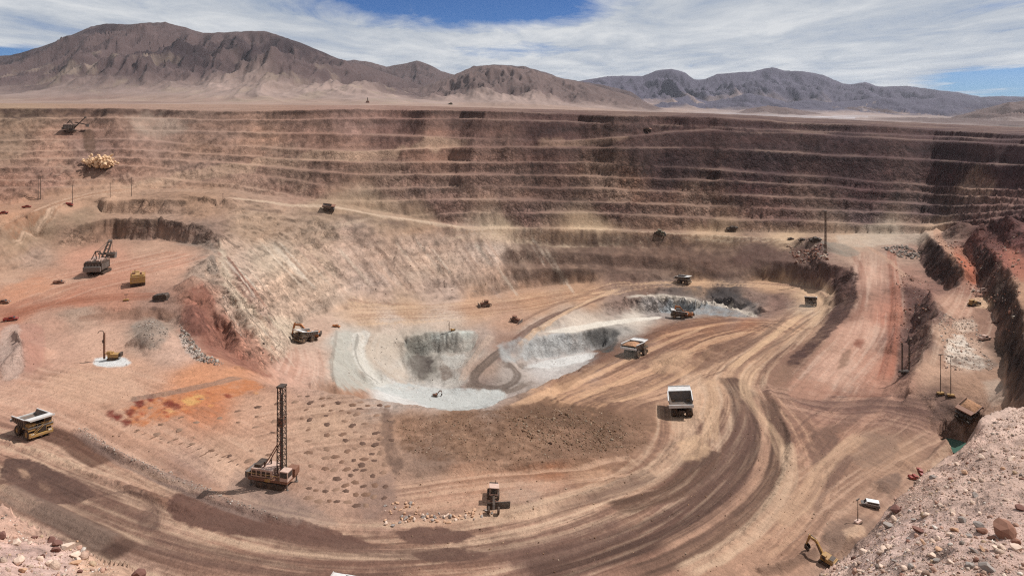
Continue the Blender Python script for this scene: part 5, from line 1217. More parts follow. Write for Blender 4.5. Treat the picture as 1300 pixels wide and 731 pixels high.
def heap_mesh(name, lx, ly, h, seed, nx=22, ny=16):
    bm = bmesh.new(); vs = {}
    for i in range(nx + 1):
        for j in range(ny + 1):
            x, y = (i / nx * 2 - 1), (j / ny * 2 - 1)
            q = max(0, 1 - abs(x) ** 2.4) * max(0, 1 - abs(y) ** 2.4)
            z = h * q ** .8 + .18 * h * float(fbm(np.float32(x * 3.1), np.float32(y * 3.1), 3, .6, seed)) * (q > 0)
            vs[i, j] = bm.verts.new((x * lx, y * ly, max(z, -.2)))
    for i in range(nx):
        for j in range(ny): bm.faces.new((vs[i, j], vs[i + 1, j], vs[i + 1, j + 1], vs[i, j + 1]))
    me = bpy.data.meshes.new(name); bm.to_mesh(me); bm.free(); return me
SOILM = material('hauled_soil', (170, 128, 98), .95, spec=.1, dust=.5, dust_rgb=(150, 112, 88), scale=.9)
def ore_in(t, label, seed, rgb=None):
    me = heap_mesh('ore_heap', 4.3, 3.75, 1.5, seed); me.materials.append(SOILM)
    o = bpy.data.objects.new('ore_heap', me); COL.objects.link(o)
    o.matrix_world = t.matrix_world @ Matrix.Translation((-1.9, 0, 5.6)) @ Matrix.Rotation(math.radians(2.9), 4, 'Y')
    tag(o, label, 'ore heap'); return o
tag(put(truck, 40, 550, -30, .8), 'haul truck with pale grey bed and yellow bumper on the road at far left', 'haul truck', TG)
ktruck = make_truck(MDK, MRUST)
def truck_at(px, py, head, label, sc=1.0, proto=None, **k):
    t = proto if proto else dup(dtruck) if dtruck_used else dtruck; proto or dtruck_used.append(t); put(t, px, py, head, sc, **k); tag(t, label, 'haul truck', TG); return t
truck_at(866, 524, 78, 'empty haul truck seen from behind, white rim round its dark bed, on the road bend', 1.0)
t2 = truck_at(806, 452, 52, 'haul truck carrying brown soil uphill, seen from behind with its white canopy ahead', .98)
ore_in(t2, 'heap of brown soil in the truck bed on the streaked plateau above the white hole', 3)
truck_at(387, 433, -122, 'haul truck at the foot of the pale scree being filled by the orange excavator', .9)
truck_at(867, 359.5, -38, 'dark looking haul truck at the far top of the looping road', .9)
truck_at(1030, 388, -117, 'small looking haul truck in dust on the right bend of the looping road', .88)
truck_at(862, 404, 168, 'haul truck half hidden at the plateau edge beside the small far excavator', .85)
truck_at(416, 267.5, 12, 'dark haul truck alone on the upper road above the great pale face', .7, dup(ktruck))
truck_at(821, 167.5, 4, 'tiny far haul truck on the sloping road high on the dark benches', .62, dup(ktruck))
t3 = truck_at(1229, 529, -150, 'loaded haul truck in shade behind the near rubble edge, above the green pond', .66, ktruck)
ore_in(t3, 'heap of sunlit tan soil in the dark truck above the green pond', 5)
tb = dup(dtruck); tag(tb, 'haul truck at the bottom edge, only its pale canopy and dark bed showing', 'haul truck', TG)
best = min(np.arange(108, 140, .25), key=lambda q: abs((741 - HY) / FPX * q + height_at((444 - CX) / FPX * q, q) + 7.5 * .62))
tb.matrix_world = Matrix.Translation(((444 - CX) / FPX * best, best, height_at((444 - CX) / FPX * best, best) + .05)) @ Matrix.Rotation(math.radians(170), 4, 'Z') @ Matrix.Scale(.62, 4)

# ---------------------------------------------------------------- tracked undercarriage
def crawler(parent, L, W, h, gauge, mat=MDK):
    for s in (-1, 1):
        y = s * gauge / 2
        tr = MB()
        tr.prism([(-L / 2 + h * .4, 0), (L / 2 - h * .4, 0), (L / 2 - h * .08, h * .25), (L / 2, h * .55), (L / 2 - h * .2, h * .9), (L / 2 - h * .5, h), (-L / 2 + h * .5, h), (-L / 2 + h * .2, h * .9), (-L / 2, h * .55), (-L / 2 + h * .08, h * .25)], y - W / 2, y + W / 2)
        n = int(L / .5)
        for k in range(n): tr.box(-L / 2 + h * .5 + k * (L - h) / n, -L / 2 + h * .5 + k * (L - h) / n + .12, y - W / 2 - .04, y + W / 2 + .04, h - .02, h + .08)
        o = tr.build('crawler_track', MTY, parent)
        r = MB()
        for k in range(max(3, int(L / 1.2))):
            x = -L / 2 + h * .6 + k * (L - h * 1.2) / (max(3, int(L / 1.2)) - 1)
            r.disc(x, y, h * .42, h * .26, W + .14, 10)
        r.build('roller', mat, o)

# ---------------------------------------------------------------- electric rope shovel
def make_rope_shovel():
    t = thing('rope_shovel')
    crawler(t, 9.5, 1.7, 1.9, 7.0)
    MB().box(-3, 3, -2.8, 2.8, 1.0, 2.2).rod((0, 0, 2.0), (0, 0, 2.9), 2.7, 24).build('turntable', MGR, t)
    hs = MB().box(-7.2, 2.2, -4.6, 4.6, 2.9, 7.2, bev=.15).box(-6.8, -1.0, -4.2, 4.2, 7.2, 7.7).build('machinery_house', MDK, t)
    v = MB()
    for k in range(6): v.box(-6.4 + k * 1.3, -5.6 + k * 1.3, -4.68, -4.60, 3.6, 6.4)
    for k in range(5): v.box(-7.28, -7.2, -3.8 + k * 1.6, -2.9 + k * 1.6, 3.6, 6.4)
    v.build('louvre', MGR, hs)
    for k in range(4):
        for y0, z1 in ((-3.0, 8.6), (1.2, 8.4)): MB().box(-6.2 + k * 1.5, -5.2 + k * 1.5, y0, y0 + 1.8, 7.7, z1, bev=.1).build('roof_blower', MPALE, hs)
    MB().box(-8.4, -7.3, -4.5, 4.5, 2.6, 5.2, bev=.2).build('counterweight', MGR, t)
    cab = MB().box(1.2, 4.2, 2.5, 4.7, 5.2, 8.2, bev=.12).build('cab', MPALE, t)
    MB().box(4.21, 4.25, 2.7, 4.5, 6.4, 7.8).box(1.5, 4.0, 4.71, 4.75, 6.4, 7.8).build('window', MGL, cab)
    gt = MB()
    for s in (-1, 1):
        gt.rod((1.6, s * 2.2, 7.0), (-1.6, s * 1.2, 12.2), .26, 8).rod((-5.2, s * 2.2, 7.2), (-1.6, s * 1.2, 12.2), .26, 8)
    gt.rod((-1.6, -1.4, 12.2), (-1.6, 1.4, 12.2), .35, 8)
    gt.build('gantry', MDK, t)
    bo = MB()
    A = Vector((2.2, 0, 4.0)); B = Vector((12.2, 0, 15.0))
    for s in (-1, 1):
        o = Vector((0, s * 1.25, 0)); n = Vector((-.74, 0, .67))
        p, q = A + o, B + o * .7
        bo.hexa([p - n * .55 + Vector((0, -.35, 0)), q - n * .35 + Vector((0, -.3, 0)), q - n * .35 + Vector((0, .3, 0)), p - n * .55 + Vector((0, .35, 0)),
                 p + n * .55 + Vector((0, -.35, 0)), q + n * .35 + Vector((0, -.3, 0)), q + n * .35 + Vector((0, .3, 0)), p + n * .55 + Vector((0, .35, 0))])
    for k in range(1, 6):
        c = A.lerp(B, k / 6); bo.rod(c + Vector((0, -1.2, 0)), c + Vector((0, 1.2, 0)), .22, 6)
    boom = bo.build('boom', MDK, t)
    MB().disc(12.3, -.6, 15.1, 1.0, .35).disc(12.3, .6, 15.1, 1.0, .35).build('sheave', MGR, boom)
    rp = MB()
    for s in (-.8, -.5, .5, .8): rp.rod((-1.6, s, 12.2), (12.2, s, 15.2), .07, 5)
    rp.build('suspension_rope', MDK, t)
    st = MB()
    for s in (-1, 1):
        st.hexa([(3.0, s * 1.9 - .25, 9.6), (13.2, s * 1.9 - .25, 7.0), (13.2, s * 1.9 + .25, 7.0), (3.0, s * 1.9 + .25, 9.6), (3.0, s * 1.9 - .25, 10.4), (13.2, s * 1.9 - .25, 7.9), (13.2, s * 1.9 + .25, 7.9), (3.0, s * 1.9 + .25, 10.4)])
    stick = st.build('dipper_handle', MDK, t)
    dp = MB()
    for s in (-1, 1): dp.prism([(12.8, 5.2), (15.4, 4.8), (15.9, 8.0), (13.0, 8.2)], s * 1.9 - .15, s * 1.9 + .15)
    dp.box(12.7, 13.0, -1.9, 1.9, 5.2, 8.1).prism([(12.8, 5.2), (15.4, 4.8), (15.4, 5.1), (12.8, 5.5)], -1.9, 1.9).prism([(15.3, 4.9), (15.9, 8.0), (15.6, 8.0), (15.0, 5.0)], -1.9, 1.9)
    dip = dp.build('dipper', MGR, t)
    te = MB()
    for k in range(5): te.rod((15.8, -1.6 + k * .8, 7.9), (16.1, -1.6 + k * .8, 9.1), .16, 5, .05)
    te.build('dipper_tooth', MDK, dip)
    ho = MB()
    for s in (-.6, .6): ho.rod((13.3, s, 15.0), (14.2, s, 8.2), .06, 5)
    ho.build('hoist_rope', MDK, t)
    for s in (-4.5, 4.5):
        hr = MB()
        hr.rod((-7, s, 8.4), (2, s, 8.4), .06, 5)
        for k in range(7): hr.rod((-7 + k * 1.5, s, 7.2), (-7 + k * 1.5, s, 8.4), .06, 5)
        hr.build('handrail', MPALE, t)
    return t
shovel = make_rope_shovel()
put(shovel, 126, 346, 96, .98, tilt=False)
tag(shovel, 'big dark rope shovel with raised twin boom standing on the pink shelf', 'rope shovel')
s2 = dup(shovel); put(s2, 91, 167, 24, .8, tilt=False); tag(s2, 'small far dark shovel on the upper terrace below the left mountain', 'rope shovel')

# ---------------------------------------------------------------- big blast hole drill
def make_drill():
    t = thing('drill_rig')
    crawler(t, 7.6, 1.1, 1.5, 4.6)
    MB().box(-6.2, 5.2, -2.6, 2.6, 1.7, 2.4, bev=.08).build('deck', MRUST, t)
    hs = MB().box(-5.6, .6, -2.2, 2.2, 2.42, 4.5, bev=.12).build('machinery_house', MPALE, t)
    v = MB()
    for k in range(4): v.box(-5.2 + k * 1.4, -4.2 + k * 1.4, -2.26, -2.2, 2.8, 4.0)
    v.build('louvre', MDK, hs)
    MB().box(-5.0, -3.2, -1.6, 1.6, 4.5, 5.2).rod((-2.4, -.9, 4.5), (-2.4, -.9, 5.9), .22, 10).rod((-1.6, .8, 4.5), (-1.6, .8, 5.7), .22, 10).build('cooler_stack', MDK, hs)
    MB().box(-7.4, -6.2, -2.2, 2.2, 1.9, 3.4, bev=.15).build('dust_collector', MGR, t)
    MB().box(-1.2, .4, -2.75, -2.66, 1.8, 2.6).build('warning_panel', MY, t)
    cab = MB().box(3.1, 5.4, -2.7, -.5, 2.42, 5.0, bev=.1).build('cab', MPALE, t)
    MB().box(5.41, 5.45, -2.5, -.7, 3.4, 4.7).box(3.3, 5.2, -2.75, -2.71, 3.4, 4.7).build('window', MGL, cab)
    MB().box(3.2, 5.6, .4, 2.6, 2.42, 4.2, bev=.1).build('tool_cabinet', MRUST, t)
    ms = MB(); ms.lattice((2.0, 0, 1.9), (2.0, 0, 25.4), .85, .75, .14, 17, .085)
    ms.box(1.1, 2.9, -1.1, 1.1, 25.3, 25.7)
    mast = ms.build('mast', MDK, t)
    MB().rod((2.0, 0, 1.2), (2.0, 0, 23.5), .2, 8).build('drill_pipe', MGR, mast)
    MB().box(1.3, 2.7, -.7, .7, 15.2, 17.4, bev=.1).build('rotary_head', MRUST, mast)
    MB().rod((1.15, -.7, 2.5), (1.15, -.7, 24.5), .1, 6).rod((1.15, .7, 2.5), (1.15, .7, 24.5), .1, 6).build('feed_chain', MRED, mast)
    MB().rod((-2.6, -1.2, 4.4), (1.4, -.8, 11.0), .14, 6).rod((-2.6, 1.2, 4.4), (1.4, .8, 11.0), .14, 6).build('mast_brace', MRUST, t)
    MB().box(1.0, 3.0, -1.2, 1.2, .15, 1.7).build('dust_curtain', MTY, t)
    for x, y in ((-5.6, -2.2), (-5.6, 2.2), (4.9, -2.2), (4.9, 2.2)): MB().rod((x, y, .1), (x, y, 2.0), .2, 8).rod((x, y, 0), (x, y, .14), .5, 10).build('levelling_jack', MGR, t)
    for y in (-2.6, 2.6):
        hr = MB()
        hr.rod((-6.2, y, 3.5), (3, y, 3.5), .05, 5)
        for k in range(6): hr.rod((-6.2 + k * 1.8, y, 2.4), (-6.2 + k * 1.8, y, 3.5), .05, 5)
        hr.build('handrail', MY, t)
    return t
drill = make_drill()
put(drill, 349, 613, -14, .97, tilt=False)
tag(drill, 'large drill rig with tall dark lattice mast on the pad of cuttings heaps', 'drill rig')

# ---------------------------------------------------------------- small crawler drill with a hose over its mast
def make_small_drill():
    t = thing('crawler_drill')
    crawler(t, 3.2, .5, .9, 2.3)
    MB().box(-2.6, 1.4, -1.2, 1.2, .95, 2.3, bev=.12).build('engine_body', MY, t)
    cab = MB().box(.3, 1.7, .1, 1.2, 2.3, 3.3, bev=.08).box(.1, 1.5, -1.2, -.2, 2.3, 2.7).build('cab', MY, t)
    MB().box(1.71, 1.74, .2, 1.1, 2.4, 3.15).build('window', MGL, cab)
    MB().box(-3.4, -2.6, -1, 1, 1.1, 2.6, bev=.1).build('dust_collector', MDK, t)
    MB().rod((1.2, 0, 1.6), (3.0, 0, 2.6), .22, 8).build('boom', MY, t)
    ms = MB().box(2.8, 3.3, -.28, .28, .3, 10.2).rod((3.4, 0, .4), (3.4, 0, 9.4), .1, 6)
    mast = ms.build('mast', MRUST, t)
    MB().box(3.25, 3.7, -.3, .3, 6.4, 7.5).build('rotary_head', MDK, mast)
    h = MB()
    pts = [(3.0, .35, 5.5), (3.0, .35, 9.5), (3.3, .35, 10.9), (4.1, .35, 11.2), (4.9, .3, 10.8), (5.4, .2, 10.0)]
    for a, b in zip(pts[:-1], pts[1:]): h.rod(a, b, .12, 6)
    h.build('hose', MDK, t)
    return t
sd = make_small_drill()
put(sd, 143, 456, 184, 1.0, tilt=False, sink=0)
tag(sd, 'yellow crawler drill with slim mast and hose on a patch of white dust', 'drill rig')
sd2 = dup(sd); put(sd2, 574, 420.5, 188, .62, tilt=False); tag(sd2, 'small dark drill with thin mast on the rim of the grey ore wall', 'drill rig')

# ---------------------------------------------------------------- hydraulic excavator
def make_excavator(paint=MY):
    t = thing('excavator')
    crawler(t, 4.6, .8, 1.05, 3.2)
    MB().rod((0, 0, .9), (0, 0, 1.35), 1.2, 16).build('turntable', MDK, t)
    hs = MB().box(-2.8, 1.6, -1.6, 1.6, 1.35, 2.7, bev=.15).box(-2.4, -.6, -1.3, 1.3, 2.7, 3.0, bev=.08).build('upper_body', paint, t)
    MB().box(-2.2, -.8, -1.2, 1.2, 3.0, 3.05).box(-2.0, .2, -1.66, -1.6, 1.7, 2.4).build('engine_grille', MDK, hs)
    MB().box(-3.5, -2.8, -1.55, 1.55, 1.35, 2.7, bev=.2).build('counterweight', MDK, t)
    cab = MB().prism([(.1, 1.4), (1.9, 1.4), (1.9, 2.3), (1.5, 3.45), (.1, 3.45)], .45, 1.6).build('cab', paint, t)
    MB().box(.3, 1.4, 1.61, 1.65, 2.2, 3.25).hexa([(1.93, .6, 2.35), (1.96, .6, 2.35), (1.96, 1.5, 2.35), (1.93, 1.5, 2.35), (1.58, .6, 3.35), (1.61, .6, 3.35), (1.61, 1.5, 3.35), (1.58, 1.5, 3.35)]).build('window', MGL, cab)
    bo = MB()
    bo.prism([(1.2, 1.7), (1.9, 1.7), (4.4, 5.2), (6.6, 5.6), (6.6, 6.1), (4.0, 6.0), (1.2, 2.5)], -.35, .35)
    boom = bo.build('boom', paint, t)
    MB().rod((1.9, .5, 1.9), (3.9, .5, 4.9), .16, 8).rod((1.9, -.5, 1.9), (3.9, -.5, 4.9), .16, 8).rod((4.2, 0, 6.3), (6.2, 0, 6.7), .14, 8).build('ram', MGR, boom)
    MB().prism([(6.0, 6.5), (6.7, 6.4), (7.5, 2.4), (7.1, 2.3), (6.2, 5.2)], -.28, .28).build('stick', paint, t)
    bk = MB()
    for s in (-.75, .75): bk.prism([(7.0, 2.5), (7.6, 2.3), (7.5, 1.0), (6.6, .7), (6.0, 1.3), (6.3, 2.1)], s - .06, s + .06)
    bk.prism([(7.5, 2.3), (7.62, 2.3), (7.52, 1.0), (7.4, 1.0)], -.75, .75).prism([(7.5, 1.0), (6.6, .7), (6.6, .85), (7.4, 1.1)], -.75, .75).prism([(6.6, .7), (6.0, 1.3), (6.1, 1.4), (6.65, .85)], -.75, .75)
    b = bk.build('bucket', MDK, t)
    te = MB()
    for k in range(4): te.rod((6.05, -.6 + k * .4, 1.35), (5.7, -.6 + k * .4, 1.6), .08, 5, .03)
    te.build('bucket_tooth', MGR, b)
    return t
ex = make_excavator(MY); put(ex, 1050, 714, 132, .66, base=2)
tag(ex, 'yellow excavator with raised boom beside the near rubble at the bottom right', 'excavator')
exo = make_excavator(MORG)
put(exo, 396, 430, 186, 1.5, tilt=False); tag(exo, 'large orange excavator reaching over a truck at the foot of the pale scree', 'excavator')
e3 = dup(exo); put(e3, 873, 403, 175, 1.35, tilt=False); tag(e3, 'small far orange excavator at the plateau edge in front of the grey rock', 'excavator')
e4 = make_excavator(MRUST); put(e4, 553, 503, 10, .5, tilt=False); tag(e4, 'small rusty brown excavator alone on the white pit bottom', 'excavator')

# ---------------------------------------------------------------- bulldozer
def make_dozer(paint=MY):
    t = thing('bulldozer')
    crawler(t, 4.6, .7, 1.4, 2.9)
    MB().box(-2.4, 1.0, -1.1, 1.1, .9, 2.0).box(.4, 2.9, -.85, .85, 1.1, 2.5, bev=.12).build('engine_hood', paint, t)
    cab = MB().box(-1.5, .5, -1.05, 1.05, 2.0, 3.5, bev=.1).box(-1.7, .7, -1.2, 1.2, 3.5, 3.65).build('cab', paint, t)
    MB().box(.51, .55, -.9, .9, 2.5, 3.35).box(-1.3, .3, -1.1, -1.06, 2.4, 3.35).box(-1.3, .3, 1.06, 1.1, 2.4, 3.35).build('window', MGL, cab)
    MB().prism([(3.6, .15), (3.9, .15), (3.75, 1.0), (4.0, 1.9), (3.75, 1.9), (3.5, 1.0)], -2.6, 2.6).build('blade', MGR, t)
    for y in (-1.9, 1.9): MB().rod((.2, y, .8), (3.6, y, .6), .16, 6).build('push_arm', paint, t)
    MB().prism([(-2.4, 1.2), (-3.6, 1.5), (-3.8, .2), (-3.5, .2), (-3.3, 1.1), (-2.4, .9)], -.3, .3).build('ripper', MDK, t)
    MB().rod((1.6, -.5, 2.5), (1.6, -.5, 3.5), .1, 6).build('exhaust_pipe', MDK, t)
    return t
dz = make_dozer(MRUST)
put(dz, 616, 389, -160, 1.25); tag(dz, 'brown bulldozer on the tan pit floor left of the dark striped road', 'bulldozer', 'bulldozers on the pit floor')
d2 = dup(dz); put(d2, 654, 408, -30, 1.1); tag(d2, 'dark bulldozer beside the dark striped road down to the ore', 'bulldozer', 'bulldozers on the pit floor')
dy = make_dozer(MY); put(dy, 1235, 388, 20, .9); tag(dy, 'small yellow bulldozer by a pale heap on the right hand pad', 'bulldozer')
dg = make_dozer(MGRN); put(dg, 837, 296, 4, 1.3); tag(dg, 'dull green bulldozer on the bright road across the back wall', 'bulldozer')

# ---------------------------------------------------------------- motor grader
def make_grader():
    t = thing('motor_grader')
    MB().box(-4.6, -1.0, -1.0, 1.0, 1.3, 2.6, bev=.12).build('engine_hood', MDK, t)
    MB().prism([(-1.2, 1.3), (-.6, 2.1), (4.4, 1.9), (5.0, 1.2), (4.6, 1.1), (4.0, 1.5), (-.6, 1.6)], -.25, .25).build('main_frame', MDK, t)
    cab = MB().box(-1.4, .4, -.95, .95, 1.9, 3.5, bev=.1).box(-1.6, .6, -1.1, 1.1, 3.5, 3.62).build('cab', MPALE, t)
    MB().box(.41, .45, -.8, .8, 2.3, 3.35).box(-1.2, .2, -1.0, -.96, 2.3, 3.35).box(-1.2, .2, .96, 1.0, 2.3, 3.35).build('window', MGL, cab)
    M = Matrix.Translation((2.2, .9, 0)) @ Matrix.Rotation(math.radians(14), 4, 'Z')
    MB().prism([(-.15, .1), (.15, .1), (.05, .7), (.25, 1.5), (0, 1.5), (-.2, .7)], -2.4, 2.9, M).build('blade', MDK, t)
    MB().rod((1.0, -1.2, 1.0), (1.0, 1.2, 1.0), .12, 6).rod((2.0, 0, 1.9), (2.2, .9, 1.2), .12, 6).build('blade_circle', MRUST, t)
    for x, y in ((4.4, -1.1), (4.4, 1.1), (-2.0, -1.15), (-2.0, 1.15), (-3.7, -1.15), (-3.7, 1.15)):
        w = MB().wheel(x, y, .75, .75, .5, 16).build('wheel', MTY, t); MB().disc(x, y, .75, .42, .45, 12).build('rim', MPALE, w)
    MB().rod((-3.2, .4, 2.6), (-3.2, .4, 3.6), .09, 6).build('exhaust_pipe', MDK, t)
    return t
gr = make_grader(); put(gr, 626, 639, -88, 1.08, base=2); tag(gr, 'dark motor grader with wide blade beside the row of boulders', 'motor grader')

# ---------------------------------------------------------------- light vehicles
def make_pickup(paint):
    t = thing('pickup')
    MB().prism([(-2.6, .5), (2.6, .5), (2.65, .95), (1.3, 1.15), (-2.6, 1.15)], -.95, .95).box(-2.6, -.7, -.95, -.87, 1.15, 1.4).box(-2.6, -.7, .87, .95, 1.15, 1.4).box(-2.65, -2.57, -.95, .95, 1.15, 1.4).build('body', paint, t)
    cab = MB().prism([(-.7, 1.15), (1.4, 1.15), (.8, 1.85), (-.6, 1.88)], -.85, .85).build('cab', paint, t)
    MB().hexa([(1.37, -.75, 1.22), (1.42, -.75, 1.22), (1.42, .75, 1.22), (1.37, .75, 1.22), (.86, -.7, 1.8), (.91, -.7, 1.8), (.91, .7, 1.8), (.86, .7, 1.8)]).box(-.4, .7, -.88, -.852, 1.25, 1.75).box(-.4, .7, .852, .88, 1.25, 1.75).build('window', MGL, cab)
    for y in (-.7, .7): MB().box(2.63, 2.7, y - .18, y + .18, .7, .88).build('headlight', MLAMP, t)
    for x in (-1.6, 1.65):
        for y in (-.85, .85):
            w = MB().wheel(x, y, .4, .4, .28, 14).build('wheel', MTY, t); MB().disc(x, y, .4, .22, .26, 10).build('rim', MGR, w)
    return t
def make_van(paint):
    t = thing('white_van')
    MB().prism([(-2.4, .45), (2.4, .45), (2.45, .95), (1.7, 1.1), (-2.4, 1.1)], -.95, .95).build('body', MGR, t)
    cab = MB().prism([(-2.4, 1.1), (1.7, 1.1), (1.0, 1.85), (-2.2, 1.9)], -.9, .9).build('cab', paint, t)
    MB().hexa([(1.66, -.75, 1.16), (1.71, -.75, 1.16), (1.71, .75, 1.16), (1.66, .75, 1.16), (1.06, -.7, 1.8), (1.11, -.7, 1.8), (1.11, .7, 1.8), (1.06, .7, 1.8)]).box(-2.0, .9, -.93, -.902, 1.22, 1.72).box(-2.0, .9, .902, .93, 1.22, 1.72).build('window', MGL, cab)
    for x in (-1.5, 1.55):
        for y in (-.85, .85):
            w = MB().wheel(x, y, .4, .4, .28, 14).build('wheel', MTY, t); MB().disc(x, y, .4, .22, .26, 10).build('rim', MGR, w)
    return t
vn = make_van(MWH); put(vn, 1105, 643, 160, .92, base=1.5); tag(vn, 'white topped van on the dirt beside the near rubble', 'van')
pk = make_pickup(MRED); put(pk, 1160, 607, 14, .72, base=1.5); tag(pk, 'red pickup parked near the rubble, below the green pond', 'pickup')
PG = 'light vehicles about the pit'
for px, py, hd, sc, mt, lb in ((1168, 600, 80, .62, MRED, 'small red truck with a white top beside the parked red pickup'),
                               (14, 407, 20, 1.05, MRED, 'dark red truck on the track by the pale cone heaps at left'),
                               (4, 385, 10, 1.05, MRUST, 'brown truck cut by the picture edge left of the pink shelf'),
                               (75, 360, 15, 1.0, MRUST, 'brown pickup on the pink shelf, below the dark rope shovel'),
                               (4, 272, 25, 1.1, MRED, 'tiny red vehicle at the left edge on the upper road'),
                               (34, 264, 22, 1.0, MRED, 'tiny red vehicle on the upper road below the paired poles'),
                               (88, 261, 10, .9, MRED, 'tiny red vehicle at the foot of the pole where the upper road bends'),
                               (427, 415, 0, .9, MORG, 'tiny orange pickup above the grey green ore slope'),
                               (1004, 304, 0, 1.0, MDK, 'first dark vehicle in the short row on the back road'),
                               (1018, 305, 0, 1.0, MDK, 'middle dark vehicle in the short row on the back road'),
                               (1250, 372, 160, 1.3, MPALE, 'pale roofed vehicle near the dark cliff on the right hand pad'),
                               (1250, 432, 20, 1.2, MPALE, 'pale roofed vehicle beside the pale blasted rock on the right hand pad'),
                               (930, 293, 0, 1.9, MDK, 'long dark truck on the bright back road, in the middle of its run'),
                               (1035, 306, 0, 1.9, MDK, 'long dark truck just left of the tall lattice mast')):
    p = make_pickup(mt); put(p, px, py, hd, sc, base=1.5); tag(p, lb, 'pickup' if sc < 1.5 else 'truck', PG)

# ---------------------------------------------------------------- boxy yellow vehicle on the shelf
def make_tanker():
    t = thing('tank_truck')
    MB().box(-4.2, 4.4, -.9, .9, 1.2, 1.9).build('chassis', MDK, t)
    tk = MB().prism([(-4.6, 2.0), (1.8, 2.0), (1.8, 5.4), (-4.6, 5.0)], -3.2, 3.2).box(-4.0, 1.4, -2.6, 2.6, 5.2, 5.7, bev=.1).build('tank', MY, t)
    MB().rod((-3.0, -1.4, 5.5), (-3.0, -1.4, 6.6), .45, 12).rod((-.6, 1.2, 5.6), (-.6, 1.2, 7.6), .18, 8).box(-2.0, -1.0, 1.0, 2.4, 5.6, 6.4).build('hatch', MRUST, tk)
    cab = MB().box(2.2, 4.4, -.6, 2.6, 2.6, 5.8, bev=.12).build('cab', MY, t)
    MB().box(4.41, 4.45, -.4, 2.4, 4.2, 5.5).box(2.5, 4.2, 2.61, 2.65, 4.2, 5.5).build('window', MGL, cab)
    MB().box(2.0, 4.8, -3.1, 3.1, 1.6, 2.6, bev=.1).build('engine_hood', MORG, t)
    for x, y, w in ((3.2, -2.7, 1.0), (3.2, 2.7, 1.0), (-2.6, -2.3, 1.9), (-2.6, 2.3, 1.9)):
        wh = MB().wheel(x, y, 1.4, 1.4, w, 18).build('wheel', MTY, t); MB().disc(x, y, 1.4, .8, w * .85).build('rim', MORG, wh)
    for y in (-3.1, 3.1):
        hr = MB()
        hr.rod((-4.5, y, 6.2), (1.7, y, 6.4), .06, 5)
        for k in range(4): hr.rod((-4.5 + k * 2, y, 5.0), (-4.5 + k * 2, y, 6.2), .06, 5)
        hr.build('handrail', MORG, t)
    return t
tk = make_tanker(); put(tk, 175, 361, 118, 1.05); tag(tk, 'boxy yellow mining vehicle on dark wheels on the pink shelf', 'mine vehicle')

# ---------------------------------------------------------------- skid tank on the shelf
t = thing('skid_tank')
MB().prism([(-3.4, .5), (3.4, .5), (3.4, 2.2), (2.8, 2.9), (-2.8, 2.9), (-3.4, 2.2)], -1.5, 1.5).build('tank', MDK, t)
MB().box(-3.9, 3.9, -1.4, -1.0, 0, .48).box(-3.9, 3.9, 1.0, 1.4, 0, .48).build('skid', MGR, t)
MB().rod((-1, 0, 2.85), (-1, 0, 3.3), .4, 10).rod((1.4, 0, 2.85), (1.4, 0, 3.2), .25, 10).build('hatch', MGR, t)
put(t, 205, 381, 178, 1.0); tag(t, 'dark grey steel skid tank beside the shelf edge above the red rock spur', 'tank')

# ---------------------------------------------------------------- light towers, masts and poles
def make_light_tower(paint, h, tw=False):
    t = thing('light_tower')
    b = MB().box(-1.25, 1.25, -.65, .65, .35, 1.0, bev=.08)
    b.build('base', paint, t)
    MB().box(-1.5, 1.5, -.75, -.55, 0, .34).box(-1.5, 1.5, .55, .75, 0, .34).build('skid', MDK, t)
    m = MB().rod((0, 0, .9), (0, 0, h * .5), .16, 8).rod((0, 0, h * .48), (0, 0, h), .11, 8)
    mast = m.build('mast', MPOLE, t)
    MB().rod((-.8, 0, h), (.8, 0, h), .06, 6).build('crossarm', MPOLE, mast)
    for x in (-.7, -.25, .25, .7): MB().box(x - .17, x + .17, -.14, .06, h - .1, h + .28).build('lamp', MGR, t)
    return t
lt = make_light_tower(MY, 15.6); put(lt, 1194, 500.5, 8, 1.0, tilt=False, base=1)
LG = 'yellow based light towers on the right hand pad'
tag(lt, 'slim light tower on a yellow base, the left one of the pair', 'light tower', LG)
l2 = dup(lt); put(l2, 1207, 503, -10, 1.0, tilt=False, base=1); tag(l2, 'slim light tower on a yellow base, the right one of the pair', 'light tower', LG)
l3 = make_light_tower(MPALE, 7.5); put(l3, 1089, 664, 35, .8, tilt=False, base=1); tag(l3, 'pale pink trailer with a short mast beside the white topped van', 'light tower')
l4 = make_light_tower(MY, 3.4); put(l4, 160, 382, 20, .9, tilt=False, base=1); tag(l4, 'tiny yellow machine with a short mast between yellow vehicle and embankment', 'light tower')
t = thing('twin_mast_rig')
MB().box(-2.6, 2.6, -1, 1, .3, 1.0, bev=.08).box(-2.8, 2.8, -1.1, -.8, 0, .3).box(-2.8, 2.8, .8, 1.1, 0, .3).build('skid', MDK, t)
for x, h in ((-1.6, 12.6), (1.5, 14.2)):
    MB().lattice((x, 0, 1.0), (x, 0, h), .22, .16, .06, 14, .04).build('mast', MDK, t)
MB().rod((-1.6, 0, 1.4), (1.5, 0, 4.2), .06, 5).rod((1.5, 0, 1.4), (-1.6, 0, 4.2), .06, 5).build('brace', MDK, t)
put(t, 1150, 473, 4, 1.0, tilt=False, base=1); tag(t, 'dark twin masts on a sled between the ramp and the pale pad', 'twin mast')
t = thing('lattice_mast')
MB().lattice((0, 0, .6), (0, 0, 34), .6, .42, .14, 22, .09).build('tower', MPOLE, t)
MB().box(-1.6, 1.6, -1.6, 1.6, 0, .6, bev=.1).build('footing', MGR, t)
MB().box(-.9, .9, -.5, .5, 34, 34.6).build('lamp_head', MGR, t)
